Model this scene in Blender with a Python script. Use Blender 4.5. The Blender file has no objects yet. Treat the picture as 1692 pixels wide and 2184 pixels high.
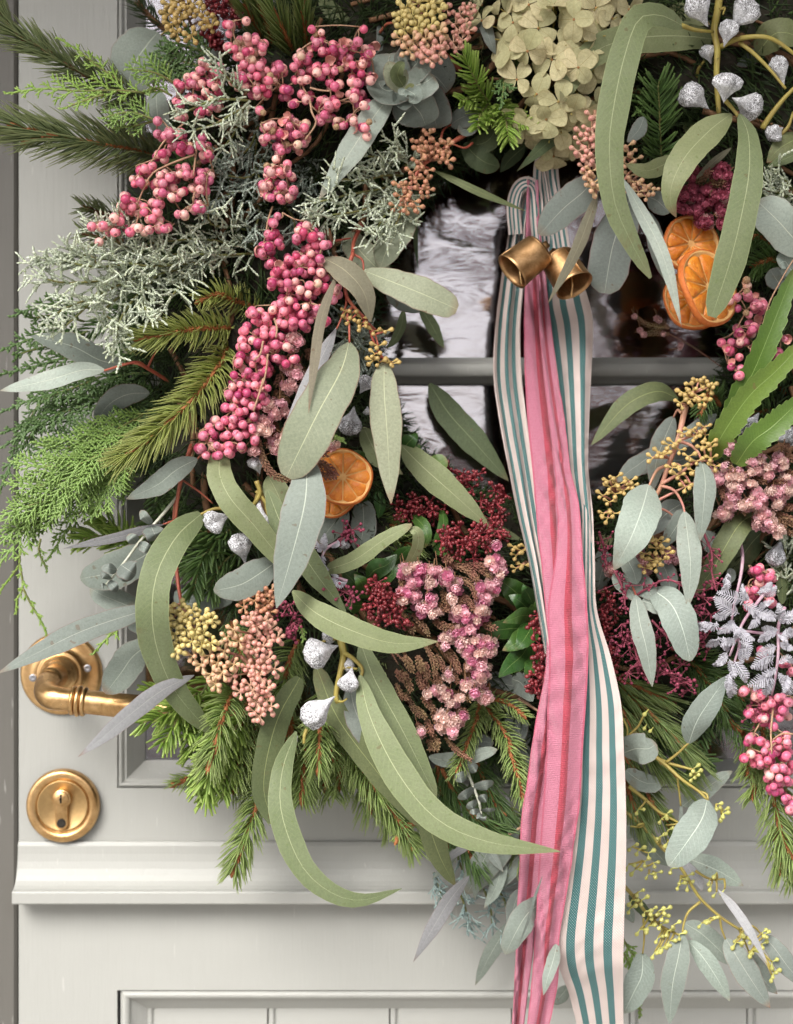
import bpy, math, random
import numpy as np
from mathutils import Vector, Matrix, Quaternion

random.seed(7)
RNG = np.random.default_rng(11)
sc = bpy.context.scene
COL = sc.collection

# ------------------------------------------------------------------ camera, sky, sun, exposure
S = 0.00067            # metres per picture pixel on the face of the door
D = 1.0                # metres from the lens to the door
cam_d = bpy.data.cameras.new("camera")
cam = bpy.data.objects.new("camera", cam_d)
COL.objects.link(cam)
cam.location = (0, -D, 0)
cam.rotation_euler = (math.radians(90), 0, 0)
cam_d.sensor_fit = 'VERTICAL'
cam_d.sensor_height = 24.0
cam_d.lens = 24.0 * D / (1024 * S)
cam_d.clip_start = 0.02
cam_d.clip_end = 500
cam_d.dof.use_dof = True
cam_d.dof.focus_distance = D - 0.105
cam_d.dof.aperture_fstop = 3.4
sc.camera = cam

SUN_EL, SUN_AZ = 42.0, -28.0       # elevation, and degrees left of straight behind the camera
world = bpy.data.worlds.new("World")
sc.world = world
world.use_nodes = True
wt = world.node_tree
bg = wt.nodes["Background"]
sky = wt.nodes.new("ShaderNodeTexSky")
sky.sky_type = 'NISHITA'
sky.sun_disc = False
sky.sun_elevation = math.radians(SUN_EL)
sky.sun_rotation = math.radians(180 - SUN_AZ)
sky.air_density = 1.0
sky.dust_density = 4.0
sky.ozone_density = 1.0
hs = wt.nodes.new("ShaderNodeHueSaturation")       # a clouded-over sky is greyer than a clear one
hs.inputs["Saturation"].default_value = 0.16
wt.links.new(sky.outputs[0], hs.inputs["Color"])
wt.links.new(hs.outputs[0], bg.inputs["Color"])
bg.inputs["Strength"].default_value = 0.15

sun_d = bpy.data.lights.new("sun", 'SUN')
sun_d.energy = 1.5
sun_d.angle = math.radians(35)
sun_d.color = (1.0, 0.95, 0.88)
sun = bpy.data.objects.new("sun", sun_d)
COL.objects.link(sun)
_az = math.radians(SUN_AZ)
_el = math.radians(SUN_EL)
to_sun = Vector((math.sin(_az) * math.cos(_el), -math.cos(_az) * math.cos(_el), math.sin(_el)))
sun.rotation_euler = to_sun.to_track_quat('Z', 'Y').to_euler()
sun.location = to_sun * 5

sc.view_settings.view_transform = 'Standard'
sc.view_settings.look = 'None'
sc.view_settings.gamma = 1.0
sc.view_settings.use_curve_mapping = False
sc.view_settings.exposure = 1.08
sc.render.engine = 'CYCLES'
sc.cycles.use_denoising = True
sc.cycles.max_bounces = 6
sc.cycles.diffuse_bounces = 3
sc.cycles.glossy_bounces = 3
sc.cycles.transmission_bounces = 4
sc.cycles.transparent_max_bounces = 6
sc.cycles.caustics_reflective = False
sc.cycles.caustics_refractive = False

# ------------------------------------------------------------------ measuring: photograph crops -> places
ORG = dict(a=(0, 0), b=(1000, 0), c=(2073, 0), d=(0, 1000), e=(1000, 1000), f=(2073, 1000),
           g=(0, 2000), h=(1000, 2000), i=(2073, 2000), j=(0, 2996), k=(1000, 2996), l=(2073, 2996))
CS = 1100 / 1692 / 4


def rp(c, x, y):
    if c == 'F':
        return x * 793 / 1692, y * 1024 / 2184
    o = ORG[c]
    return o[0] / 4 + x * CS, o[1] / 4 + y * CS


def unit(c):
    return 793 / 1692 if c == 'F' else CS


def at(c, x, y, h):
    """point h metres in front of the door, measured off crop c"""
    px, py = rp(c, x, y)
    k = S * (D - h) / D
    return Vector(((px - 396.5) * k, -h, (512 - py) * k))


def size(c, v, h=0.09):
    return v * unit(c) * S * (D - h) / D


def P(s):
    return [tuple(float(q) for q in t.split(',')) for t in s.split()]


def hlist(h, n):
    """heights given in cm (one number or a few) spread over n points, in metres"""
    if not isinstance(h, (tuple, list)):
        h = (h,)
    if len(h) == 1:
        return [h[0] / 100] * n
    return [float(v) / 100 for v in np.interp(np.linspace(0, 1, n), np.linspace(0, 1, len(h)), h)]


def path(c, s, h):
    p = P(s)
    return [at(c, x, y, hh) for (x, y), hh in zip(p, hlist(h, len(p)))]


def catmull(pts, n):
    pts = [Vector(p) for p in pts]
    if len(pts) == 1:
        return [pts[0]] * n
    seg = [(pts[i + 1] - pts[i]).length for i in range(len(pts) - 1)]
    cum = [0]
    for s_ in seg:
        cum.append(cum[-1] + max(s_, 1e-7))
    out = []
    for k in range(n):
        d = cum[-1] * k / (n - 1)
        i = 0
        while i < len(seg) - 1 and d > cum[i + 1]:
            i += 1
        t = (d - cum[i]) / (cum[i + 1] - cum[i])
        p1, p2 = pts[i], pts[i + 1]
        p0 = pts[i - 1] if i > 0 else p1 * 2 - p2
        p3 = pts[i + 2] if i + 2 < len(pts) else p2 * 2 - p1
        out.append(0.5 * ((2 * p1) + (p2 - p0) * t + (2 * p0 - 5 * p1 + 4 * p2 - p3) * t * t + (3 * p1 - p0 - 3 * p2 + p3) * t ** 3))
    return out


# ------------------------------------------------------------------ objects
def tag(o, label=None, cat=None, group=None, kind=None):
    if label:
        o['label'] = label
    if cat:
        o['category'] = cat
    if group:
        o['group'] = group
    if kind:
        o['kind'] = kind
    return o


def thing(name, label, cat, loc=(0, 0, 0), group=None):
    o = bpy.data.objects.new(name, None)
    o.empty_display_size = 0.01
    o.location = loc
    COL.objects.link(o)
    return tag(o, label, cat, group)


def wloc(o):
    v = Vector((0, 0, 0))
    while o is not None:
        v += o.location
        o = o.parent
    return v


class MB:
    """collects geometry in world coordinates, builds ONE mesh object"""

    def __init__(self):
        self.v, self.f, self.t, self.uv, self.n = [], [], [], [], 0
        self.mi = []

    def add(self, verts, faces, tint=None, uv=None, mi=0):
        verts = np.asarray(verts, float).reshape(-1, 3)
        self.v.append(verts)
        self.f.append([[i + self.n for i in f] for f in faces])
        self.mi.append([mi] * len(faces))
        self.t.append(np.full(len(verts), random.random()) if tint is None else np.broadcast_to(np.asarray(tint, float), (len(verts),)))
        self.uv.append(np.zeros((len(verts), 2)) if uv is None else np.asarray(uv, float))
        self.n += len(verts)

    def tube(self, pts, r0, r1=None, sides=6, n=None, cap=True, mi=0):
        r1 = r0 if r1 is None else r1
        if n:
            pts = catmull(pts, n)
        pts = [Vector(p) for p in pts]
        V, F = [], []
        m = len(pts)
        ref = Vector((0.13, -1, 0.21)).normalized()
        for i, p in enumerate(pts):
            T = (pts[min(i + 1, m - 1)] - pts[max(i - 1, 0)])
            T = T.normalized() if T.length > 1e-9 else Vector((0, 0, 1))
            a = T.cross(ref)
            a = a.normalized() if a.length > 1e-4 else T.orthogonal().normalized()
            b = T.cross(a)
            rr = r0 + (r1 - r0) * i / max(m - 1, 1)
            for k in range(sides):
                th = 2 * math.pi * k / sides
                V.append(p + a * (rr * math.cos(th)) + b * (rr * math.sin(th)))
        for i in range(m - 1):
            for k in range(sides):
                k2 = (k + 1) % sides
                F.append((i * sides + k, i * sides + k2, (i + 1) * sides + k2, (i + 1) * sides + k))
        if cap:
            F.append(tuple(range(sides))[::-1])
            F.append(tuple((m - 1) * sides + k for k in range(sides)))
        self.add([tuple(v) for v in V], F, mi=mi)

    def box(self, x0, x1, y0, y1, z0, z1, mi=0):
        V = [(x, y, z) for x in (x0, x1) for y in (y0, y1) for z in (z0, z1)]
        F = [(0, 1, 3, 2), (4, 6, 7, 5), (0, 4, 5, 1), (2, 3, 7, 6), (0, 2, 6, 4), (1, 5, 7, 3)]
        self.add(V, F, mi=mi)

    def lathe(self, prof, seg=32, M=Matrix(), mi=0, closed=False, cap=True):
        """prof: list of (radius, z)"""
        V, F = [], []
        n = len(prof)
        for r, z in prof:
            for k in range(seg):
                th = 2 * math.pi * k / seg
                V.append(tuple(M @ Vector((r * math.cos(th), r * math.sin(th), z))))
        rng = n if closed else n - 1
        for i in range(rng):
            i2 = (i + 1) % n
            for k in range(seg):
                k2 = (k + 1) % seg
                F.append((i * seg + k, i * seg + k2, i2 * seg + k2, i2 * seg + k))
        if not closed and cap:
            if prof[0][0] > 1e-6:
                F.append(tuple(range(seg))[::-1])
            if prof[-1][0] > 1e-6:
                F.append(tuple((n - 1) * seg + k for k in range(seg)))
        self.add(V, F, mi=mi)

    def prisms(self, P0, P1, P2, r0, r1, r2, sides=3, flat=1.0, tint=None):
        P0, P1, P2 = (np.asarray(q, float).reshape(-1, 3) for q in (P0, P1, P2))
        N = len(P0)
        if N == 0:
            return
        T = P2 - P0
        T /= np.linalg.norm(T, axis=1, keepdims=True) + 1e-12
        ref = np.tile(np.array([0.11, -1.0, 0.17]), (N, 1))
        A = np.cross(T, ref)
        A /= np.linalg.norm(A, axis=1, keepdims=True) + 1e-12
        B = np.cross(T, A)
        vs = []
        for Pq, r in ((P0, r0), (P1, r1), (P2, r2)):
            r = np.broadcast_to(np.asarray(r, float), (N,))[:, None]
            for k in range(sides):
                th = 2 * math.pi * k / sides + 0.5
                vs.append(Pq + A * r * math.cos(th) + B * r * flat * math.sin(th))
        V = np.stack(vs, 1).reshape(-1, 3)
        m = 3 * sides
        base = []
        for i in range(2):
            for k in range(sides):
                k2 = (k + 1) % sides
                base.append((i * sides + k, i * sides + k2, (i + 1) * sides + k2, (i + 1) * sides + k))
        base = np.array(base)
        F = (base[None] + (np.arange(N) * m)[:, None, None]).reshape(-1, 4)
        tt = RNG.random(N) if tint is None else np.broadcast_to(tint, (N,))
        uv = np.tile(np.repeat(np.array([[0, .5], [.5, .5], [1, .5]]), sides, 0), (N, 1))
        self.v.append(V)
        self.f.append((F + self.n).tolist())
        self.mi.append([0] * len(F))
        self.t.append(np.repeat(tt, m))
        self.uv.append(uv)
        self.n += len(V)

    def replicate(self, tv, tf, pos, quats, scl, tint=None):
        """copies of a small template (tv, tf); quats as 3x3 arrays"""
        tv = np.asarray(tv, float)
        N = len(pos)
        if N == 0:
            return
        pos = np.asarray(pos, float)
        R = np.asarray(quats, float)
        scl = np.broadcast_to(np.asarray(scl, float), (N,))
        V = np.einsum('nij,mj->nmi', R, tv) * scl[:, None, None] + pos[:, None, :]
        m = len(tv)
        for n_ in range(N):
            o = self.n + n_ * m
            self.f.append([[i + o for i in f] for f in tf])
            self.mi.append([0] * len(tf))
        self.v.append(V.reshape(-1, 3))
        tt = RNG.random(N) if tint is None else np.broadcast_to(tint, (N,))
        self.t.append(np.repeat(tt, m))
        self.uv.append(np.zeros((N * m, 2)))
        self.n += N * m

    def mesh(self, name, mats, off=Vector((0, 0, 0)), smooth=True):
        me = bpy.data.meshes.new(name)
        V = np.concatenate(self.v) - np.array(off)
        F = [f for fs in self.f for f in fs]
        me.vertices.add(len(V))
        me.vertices.foreach_set('co', V.ravel())
        lens = np.array([len(f) for f in F])
        loops = np.array([i for f in F for i in f])
        me.loops.add(len(loops))
        me.loops.foreach_set('vertex_index', loops)
        me.polygons.add(len(F))
        me.polygons.foreach_set('loop_start', np.concatenate([[0], np.cumsum(lens)[:-1]]))
        me.polygons.foreach_set('loop_total', lens)
        if not isinstance(mats, (list, tuple)):
            mats = [mats]
        for m in mats:
            me.materials.append(m)
        if len(mats) > 1:
            me.polygons.foreach_set('material_index', np.array([q for x in self.mi for q in x]))
        at_ = me.attributes.new('tint', 'FLOAT', 'POINT')
        at_.data.foreach_set('value', np.concatenate(self.t))
        uvl = me.uv_layers.new(name='UVMap')
        uvl.data.foreach_set('uv', np.concatenate(self.uv)[loops].ravel())
        me.polygons.foreach_set('use_smooth', np.full(len(F), smooth))
        me.update(calc_edges=True)
        me.validate()
        return me

    def build(self, name, mats, parent=None, smooth=True, label=None, kind=None):
        off = wloc(parent) if parent else Vector((0, 0, 0))
        me = self.mesh(name, mats, off, smooth)
        o = bpy.data.objects.new(name, me)
        COL.objects.link(o)
        if parent:
            o.parent = parent
        return tag(o, label=label, kind=kind)


def inst(name, me, parent, loc, quat=None, scale=1.0):
    """one more object on a shared mesh"""
    o = bpy.data.objects.new(name, me)
    COL.objects.link(o)
    o.parent = parent
    o.location = Vector(loc) - wloc(parent)
    if quat is not None:
        o.rotation_mode = 'QUATERNION'
        o.rotation_quaternion = quat
    o.scale = (scale,) * 3 if not isinstance(scale, (tuple, list)) else scale
    return o


# ------------------------------------------------------------------ materials
def nodes(name):
    m = bpy.data.materials.new(name)
    m.use_nodes = True
    nt = m.node_tree
    return m, nt, nt.nodes["Principled BSDF"], nt.nodes["Material Output"]


def rgb(c):
    return (c[0], c[1], c[2], 1)


def mixc(nt, fac, a, b, mode='MIX'):
    n = nt.nodes.new("ShaderNodeMix")
    n.data_type = 'RGBA'
    n.blend_type = mode
    for sock, val in ((n.inputs[0], fac), (n.inputs[6], a), (n.inputs[7], b)):
        if isinstance(val, (int, float)):
            sock.default_value = val
        elif isinstance(val, (tuple, list)):
            sock.default_value = rgb(val)
        else:
            nt.links.new(val, sock)
    return n.outputs[2]


def math_(nt, op, a, b=None, c=None, clamp=False):
    n = nt.nodes.new("ShaderNodeMath")
    n.operation = op
    n.use_clamp = clamp
    for k, val in enumerate((a, b, c)):
        if val is None:
            continue
        if isinstance(val, (int, float)):
            n.inputs[k].default_value = val
        else:
            nt.links.new(val, n.inputs[k])
    return n.outputs[0]


def noise(nt, scale, coord, detail=3, rough=.55, dist=0):
    n = nt.nodes.new("ShaderNodeTexNoise")
    n.inputs["Scale"].default_value = scale
    n.inputs["Detail"].default_value = detail
    n.inputs["Roughness"].default_value = rough
    n.inputs["Distortion"].default_value = dist
    nt.links.new(coord, n.inputs["Vector"])
    return n.outputs["Fac"]


def ramp(nt, fac, stops):
    n = nt.nodes.new("ShaderNodeValToRGB")
    while len(n.color_ramp.elements) < len(stops):
        n.color_ramp.elements.new(0.5)
    for e, (p, c) in zip(n.color_ramp.elements, stops):
        e.position = p
        e.color = rgb(c) if isinstance(c, (tuple, list)) else (c, c, c, 1)
    nt.links.new(fac, n.inputs[0])
    return n.outputs[0]


def coord(nt, which='Object'):
    n = nt.nodes.new("ShaderNodeTexCoord")
    return n.outputs[which]


def objrand(nt):
    return nt.nodes.new("ShaderNodeObjectInfo").outputs["Random"]


def tintattr(nt):
    n = nt.nodes.new("ShaderNodeAttribute")
    n.attribute_name = 'tint'
    return n.outputs["Fac"]


def bump(nt, bsdf, h, strength=.3, dist=.001):
    n = nt.nodes.new("ShaderNodeBump")
    n.inputs["Strength"].default_value = strength
    n.inputs["Distance"].default_value = dist
    nt.links.new(h, n.inputs["Height"])
    nt.links.new(n.outputs[0], bsdf.inputs["Normal"])


def simple(name, c1, c2=None, scale=150, rough=.5, spec=.4, metal=0, use='noise', bs=0, bscale=None, rand=0, rough2=None, detail=4, c3=None):
    """colour varies between c1 and c2 by noise ('noise'), by piece ('tint') or both ('both')"""
    m, nt, b, out = nodes(name)
    co = coord(nt)
    c2 = c2 or tuple(v * .75 for v in c1)
    nz = noise(nt, scale, co, detail)
    nzs = ramp(nt, nz, [(.32, 0), (.68, 1)])
    if use == 'noise':
        col = mixc(nt, nzs, c1, c2)
    else:
        col = mixc(nt, tintattr(nt), c1, c2)
        if use == 'both':
            col = mixc(nt, nzs, col, c3 or tuple(v * .6 for v in c1))
    if rand:
        v = math_(nt, 'MULTIPLY_ADD', objrand(nt), 2 * rand, 1 - rand)
        h = nt.nodes.new("ShaderNodeHueSaturation")
        nt.links.new(v, h.inputs["Value"])
        nt.links.new(col, h.inputs["Color"])
        col = h.outputs[0]
    nt.links.new(col, b.inputs["Base Color"])
    b.inputs["Roughness"].default_value = rough
    b.inputs["Specular IOR Level"].default_value = spec
    b.inputs["Metallic"].default_value = metal
    if rough2 is not None:
        nt.links.new(math_(nt, 'MULTIPLY_ADD', nz, rough2 - rough, rough), b.inputs["Roughness"])
    if bs:
        bump(nt, b, noise(nt, bscale or scale, co, 5), bs)
    return m


def leafmat(name, base, var, rib, edge=None, veins=.35, vf=26, rough=.55, spec=.3, ribw=.024, mott=.42, transl=.12, speck=None):
    m, nt, b, out = nodes(name)
    uvn = coord(nt, 'UV')
    sep = nt.nodes.new("ShaderNodeSeparateXYZ")
    nt.links.new(uvn, sep.inputs[0])
    u, v = sep.outputs[0], sep.outputs[1]
    av = math_(nt, 'MULTIPLY', math_(nt, 'ABSOLUTE', math_(nt, 'SUBTRACT', v, .5)), 2)       # 0 at the rib, 1 at the edge
    ob = coord(nt, 'Object')
    n1 = ramp(nt, noise(nt, 45, ob, 5, .6), [(.3, 0), (.7, 1)])
    n2 = ramp(nt, noise(nt, 650, ob, 4, .75), [(.36, 0), (.64, 1)])
    col = mixc(nt, math_(nt, 'MULTIPLY', n1, mott * 1.8, clamp=True), base, var)
    col = mixc(nt, math_(nt, 'MULTIPLY', n2, mott * 1.3, clamp=True), col, tuple(q * .62 for q in base))
    vo = nt.nodes.new("ShaderNodeTexVoronoi")           # the fine net between the veins
    vo.feature = 'DISTANCE_TO_EDGE'
    vo.inputs["Scale"].default_value = 620
    nt.links.new(ob, vo.inputs["Vector"])
    net = ramp(nt, vo.outputs["Distance"], [(.02, 1), (.12, 0)])
    col = mixc(nt, math_(nt, 'MULTIPLY', net, .07), col, rib)
    blot = ramp(nt, noise(nt, 38, ob, 4, .65, .5), [(.64, 0), (.72, 1)])
    col = mixc(nt, math_(nt, 'MULTIPLY', blot, .38), col, (.17, .13, .06))
    spots = ramp(nt, noise(nt, 210, ob, 1, .5), [(.735, 0), (.755, 1)])
    col = mixc(nt, math_(nt, 'MULTIPLY', spots, .5), col, (.13, .075, .035))
    # weathered brown tips, more on some leaves than on others
    tipf = math_(nt, 'MULTIPLY', math_(nt, 'SUBTRACT', math_(nt, 'ADD', u, math_(nt, 'MULTIPLY', n1, .06)), .93, clamp=True), 10, clamp=True)
    col = mixc(nt, math_(nt, 'MULTIPLY', tipf, math_(nt, 'MULTIPLY', objrand(nt), .8)), col, (.22, .13, .07))
    # per-leaf lightness and hue
    r = objrand(nt)
    h = nt.nodes.new("ShaderNodeHueSaturation")
    nt.links.new(math_(nt, 'MULTIPLY_ADD', r, .3, .85), h.inputs["Value"])
    nt.links.new(math_(nt, 'MULTIPLY_ADD', r, -.03, .515), h.inputs["Hue"])
    nt.links.new(col, h.inputs["Color"])
    col = h.outputs[0]
    # side veins: thin lines swept towards the tip
    ph = math_(nt, 'MULTIPLY_ADD', av, -2.6, math_(nt, 'MULTIPLY', u, vf))
    ph = math_(nt, 'ADD', ph, math_(nt, 'MULTIPLY', noise(nt, 60, ob, 2), 1.2))
    fr = math_(nt, 'FRACT', ph)
    line = math_(nt, 'SUBTRACT', 1, math_(nt, 'MULTIPLY', math_(nt, 'ABSOLUTE', math_(nt, 'SUBTRACT', fr, .5)), 9), clamp=True)
    line = math_(nt, 'MULTIPLY', line, math_(nt, 'SUBTRACT', 1.0, math_(nt, 'MULTIPLY', av, .7)))
    line = math_(nt, 'MULTIPLY', line, math_(nt, 'MULTIPLY', n1, 1.1, clamp=True))
    col = mixc(nt, math_(nt, 'MULTIPLY', line, veins), col, rib)
    # midrib narrows towards the tip
    wr = math_(nt, 'MULTIPLY_ADD', u, -ribw * .7, ribw)
    ribf = math_(nt, 'SUBTRACT', 1, math_(nt, 'DIVIDE', av, math_(nt, 'MULTIPLY', wr, 2)), clamp=True)
    ribf = math_(nt, 'MULTIPLY', ribf, 1.6, clamp=True)
    col = mixc(nt, ribf, col, rib)
    if edge:
        ef = math_(nt, 'MULTIPLY', math_(nt, 'SUBTRACT', av, .93, clamp=True), 12, clamp=True)
        col = mixc(nt, math_(nt, 'MULTIPLY', ef, .7), col, edge)
    if speck:
        sp = ramp(nt, noise(nt, 420, ob, 2, .5), [(.66, 0), (.72, 1)])
        col = mixc(nt, math_(nt, 'MULTIPLY', sp, .55), col, speck)
    nt.links.new(col, b.inputs["Base Color"])
    b.inputs["Roughness"].default_value = rough
    b.inputs["Specular IOR Level"].default_value = spec
    hgt = math_(nt, 'ADD', math_(nt, 'MULTIPLY', line, .3), math_(nt, 'MULTIPLY', ribf, .9))
    hgt = math_(nt, 'ADD', hgt, math_(nt, 'MULTIPLY', n2, .25))
    bump(nt, b, hgt, .35, .0006)
    if transl:
        tr = nt.nodes.new("ShaderNodeBsdfTranslucent")
        nt.links.new(col, tr.inputs[0])
        mx = nt.nodes.new("ShaderNodeMixShader")
        mx.inputs[0].default_value = transl
        nt.links.new(b.outputs[0], mx.inputs[1])
        nt.links.new(tr.outputs[0], mx.inputs[2])
        nt.links.new(mx.outputs[0], out.inputs[0])
    return m


RED_EDGE = (.22, .07, .06)
LM = dict(
    sage=leafmat('sage_leaf', (.275, .305, .205), (.325, .35, .25), (.5, .52, .34), RED_EDGE, .26),
    olive=leafmat('olive_leaf', (.225, .255, .135), (.15, .19, .075), (.37, .40, .23), (.3, .33, .16), .24, 40, speck=(.12, .16, .05)),
    pale=leafmat('pale_leaf', (.40, .45, .39), (.34, .41, .36), (.62, .66, .55), (.33, .3, .26), .3),
    blue=leafmat('blue_leaf', (.265, .305, .262), (.215, .255, .225), (.46, .50, .42), (.3, .22, .2), .2),
    white=leafmat('white_veined_leaf', (.32, .37, .32), (.26, .32, .28), (.58, .64, .56), None, .4, 16),
    grey=leafmat('grey_leaf', (.22, .25, .225), (.18, .21, .19), (.4, .42, .36), RED_EDGE, .14),
    dark=leafmat('dark_leaf', (.075, .10, .045), (.1, .13, .06), (.2, .24, .12), None, .15),
    brown=leafmat('brown_leaf', (.24, .22, .155), (.2, .19, .13), (.36, .33, .22), (.3, .2, .13), .08),
    lilac=leafmat('lilac_leaf', (.31, .31, .32), (.26, .265, .27), (.42, .42, .41), (.25, .12, .12), .08),
    gloss=leafmat('glossy_leaf', (.035, .095, .018), (.05, .12, .025), (.22, .32, .1), (.14, .24, .06), .22, 14, rough=.28, spec=.5, transl=.06),
    bright=leafmat('bright_leaf', (.11, .19, .03), (.07, .14, .02), (.22, .32, .08), (.25, .34, .1), .25, 34, rough=.35, spec=.45),
    moss=leafmat('moss_leaf', (.13, .155, .07), (.165, .18, .08), (.3, .33, .14), None, .1),
)
M_red_stem = simple('red_stem', (.36, .07, .05), (.45, .14, .08), 90, .45)
M_gold_stem = simple('golden_stem', (.36, .30, .07), (.28, .21, .06), 90, .5)
M_brown_stem = simple('brown_stem', (.20, .10, .045), (.12, .06, .03), 300, .7, bs=.3)
M_rust_stem = simple('rust_stem', (.42, .16, .055), (.26, .09, .03), 500, .65, bs=.5)
M_pink_stem = simple('pink_stem', (.5, .2, .17), (.45, .26, .15), 80, .5)
M_white_stem = simple('whitened_stem', (.6, .6, .5), (.42, .44, .34), 300, .6)
M_tan_stem = simple('tan_stem', (.46, .30, .19), (.34, .19, .12), 400, .7)


def needle_mat(name, c1, c2, tip=None, rough=.4):
    m, nt, b, out = nodes(name)
    uvn = coord(nt, 'UV')
    sep = nt.nodes.new("ShaderNodeSeparateXYZ")
    nt.links.new(uvn, sep.inputs[0])
    col = mixc(nt, tintattr(nt), c1, c2)
    if tip:
        f = math_(nt, 'POWER', sep.outputs[0], 2.5)
        col = mixc(nt, math_(nt, 'MULTIPLY', f, .7), col, tip)
    nt.links.new(col, b.inputs["Base Color"])
    b.inputs["Roughness"].default_value = rough
    b.inputs["Specular IOR Level"].default_value = .35
    tr = nt.nodes.new("ShaderNodeBsdfTranslucent")
    nt.links.new(col, tr.inputs[0])
    mx = nt.nodes.new("ShaderNodeMixShader")
    mx.inputs[0].default_value = .15
    nt.links.new(b.outputs[0], mx.inputs[1])
    nt.links.new(tr.outputs[0], mx.inputs[2])
    nt.links.new(mx.outputs[0], out.inputs[0])
    return m


NM = dict(
    pine=needle_mat('pine_needle', (.16, .21, .09), (.26, .32, .15), (.36, .39, .17)),
    spruce=needle_mat('spruce_needle', (.25, .31, .06), (.37, .42, .12), (.48, .50, .2)),
    fir=needle_mat('fir_needle', (.14, .255, .03), (.24, .37, .06), (.40, .50, .14)),
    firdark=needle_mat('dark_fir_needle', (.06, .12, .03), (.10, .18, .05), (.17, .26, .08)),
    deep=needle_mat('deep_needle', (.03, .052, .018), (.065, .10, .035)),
    mid=needle_mat('mid_spruce_needle', (.15, .24, .05), (.27, .36, .11), (.42, .49, .2)),
    long=needle_mat('long_pine_needle', (.10, .16, .035), (.18, .26, .07), (.3, .36, .14)),
    cedar=needle_mat('cedar_scale', (.14, .25, .045), (.25, .38, .10), (.38, .50, .18)),
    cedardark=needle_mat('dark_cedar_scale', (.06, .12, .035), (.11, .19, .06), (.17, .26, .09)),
    cedarlime=needle_mat('lime_cedar_scale', (.2, .34, .05), (.28, .42, .09), (.4, .52, .16)),
)


def frost_mat(name, a, b_, w):
    m, nt, b, out = nodes(name)
    ob = coord(nt)
    n1 = ramp(nt, noise(nt, 1500, ob, 2, .6), [(.38, 0), (.58, 1)])
    col = mixc(nt, tintattr(nt), a, b_)
    col = mixc(nt, math_(nt, 'MULTIPLY', n1, .8), col, w)
    nt.links.new(col, b.inputs["Base Color"])
    b.inputs["Roughness"].default_value = .6
    bump(nt, b, n1, .4, .0004)
    return m


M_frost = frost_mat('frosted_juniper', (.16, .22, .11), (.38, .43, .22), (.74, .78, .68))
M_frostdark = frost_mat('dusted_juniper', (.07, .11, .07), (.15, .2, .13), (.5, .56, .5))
M_green_twig = simple('green_twig', (.16, .2, .06), (.2, .16, .06), 300, .6)


# ------------------------------------------------------------------ builders
def profile(kind, t):
    a, b = dict(lance=(.62, .85), oval=(.5, .5), blunt=(.55, .32), willow=(.8, 1.0), sickle=(.45, .75), ribbon=(.3, .45), spat=(.9, .4), round=(.5, .48))[kind]
    tm = a / (a + b)
    return (t ** a) * ((1 - t) ** b) / ((tm ** a) * ((1 - tm) ** b))


def leaf_geo(mb, C, hw, prof, roll=0., roll2=None, cup=.12, wav=.05, keel=.10, n=22, m=7, teeth=0, seed=None):
    """a blade swept along the points C, half width hw metres as seen"""
    pts = catmull(C, n)
    r0 = math.radians(roll)
    r1 = math.radians(roll if roll2 is None else roll2)
    ph = random.random() * 6.28
    fr = random.uniform(5, 9)
    V, UV, F = [], [], []
    for i, p in enumerate(pts):
        t = i / (n - 1)
        T = (pts[min(i + 1, n - 1)] - pts[max(i - 1, 0)]).normalized()
        n0 = Vector((0, -1, 0))
        side = T.cross(n0)
        side = side.normalized() if side.length > .05 else Vector((1, 0, 0))
        nn = side.cross(T).normalized()
        if nn.y > 0:
            nn = -nn
        r = r0 + (r1 - r0) * t
        s2 = side * math.cos(r) + nn * math.sin(r)
        n2 = nn * math.cos(r) - side * math.sin(r)
        w = hw * profile(prof, min(max(t, .004), .997)) / max(abs(math.cos(r)), .45)
        w *= 1 + .03 * math.sin(t * 17 + ph) + .02 * math.sin(t * 41 + 2 * ph)
        for k in range(m):
            v = -1 + 2 * k / (m - 1)
            ww = w
            if teeth and abs(v) > .95:
                ww = w * (1.0 + .22 * (((t * teeth) % 1.0) - .5))
            off = -cup * w * v * v + keel * w * abs(v) + wav * w * math.sin(t * fr + ph + (1.5 if v > 0 else 0)) * abs(v)
            V.append(p + s2 * (v * ww) + n2 * off)
            UV.append((t, (v + 1) / 2))
    for i in range(n - 1):
        for k in range(m - 1):
            F.append((i * m + k, (i + 1) * m + k, (i + 1) * m + k + 1, i * m + k + 1))
    mb.add([tuple(v) for v in V], F, uv=UV)


def leaf(parent, c, s, w, prof, h, matk, roll=None, roll2=None, label=None, name='leaf', **kw):
    C = path(c, s, h)
    hm = -sum(p.y for p in C) / len(C)
    mb = MB()
    if roll is None:
        roll = random.uniform(-22, 22)
        roll2 = roll + random.uniform(-15, 15)
    leaf_geo(mb, C, size(c, w, hm) / 2, prof, roll, roll2, **kw)
    return mb.build(name, LM[matk], parent, label=label)


def sprig(label, leaves=(), stems=(), stem_mat=None, name='eucalyptus_sprig', cat='eucalyptus sprig', group=None):
    """leaves: (crop, points, width, profile, heights, material[, roll[, roll2]]); stems: (crop, points, heights, radius mm)"""
    first = (stems or leaves)[0]
    base = path(first[0], first[1], first[2] if stems else first[4])[0]
    o = thing(name, label, cat, base, group)
    if stems:
        mb = MB()
        for st in stems:
            pts = path(st[0], st[1], st[2])
            mb.tube(pts, st[3] / 1000, st[3] * .6 / 1000, 6, n=max(8, 4 * len(pts)))
        mb.build('stem', stem_mat or M_red_stem, o)
    for L in leaves:
        leaf(o, *L)
    return o


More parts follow.
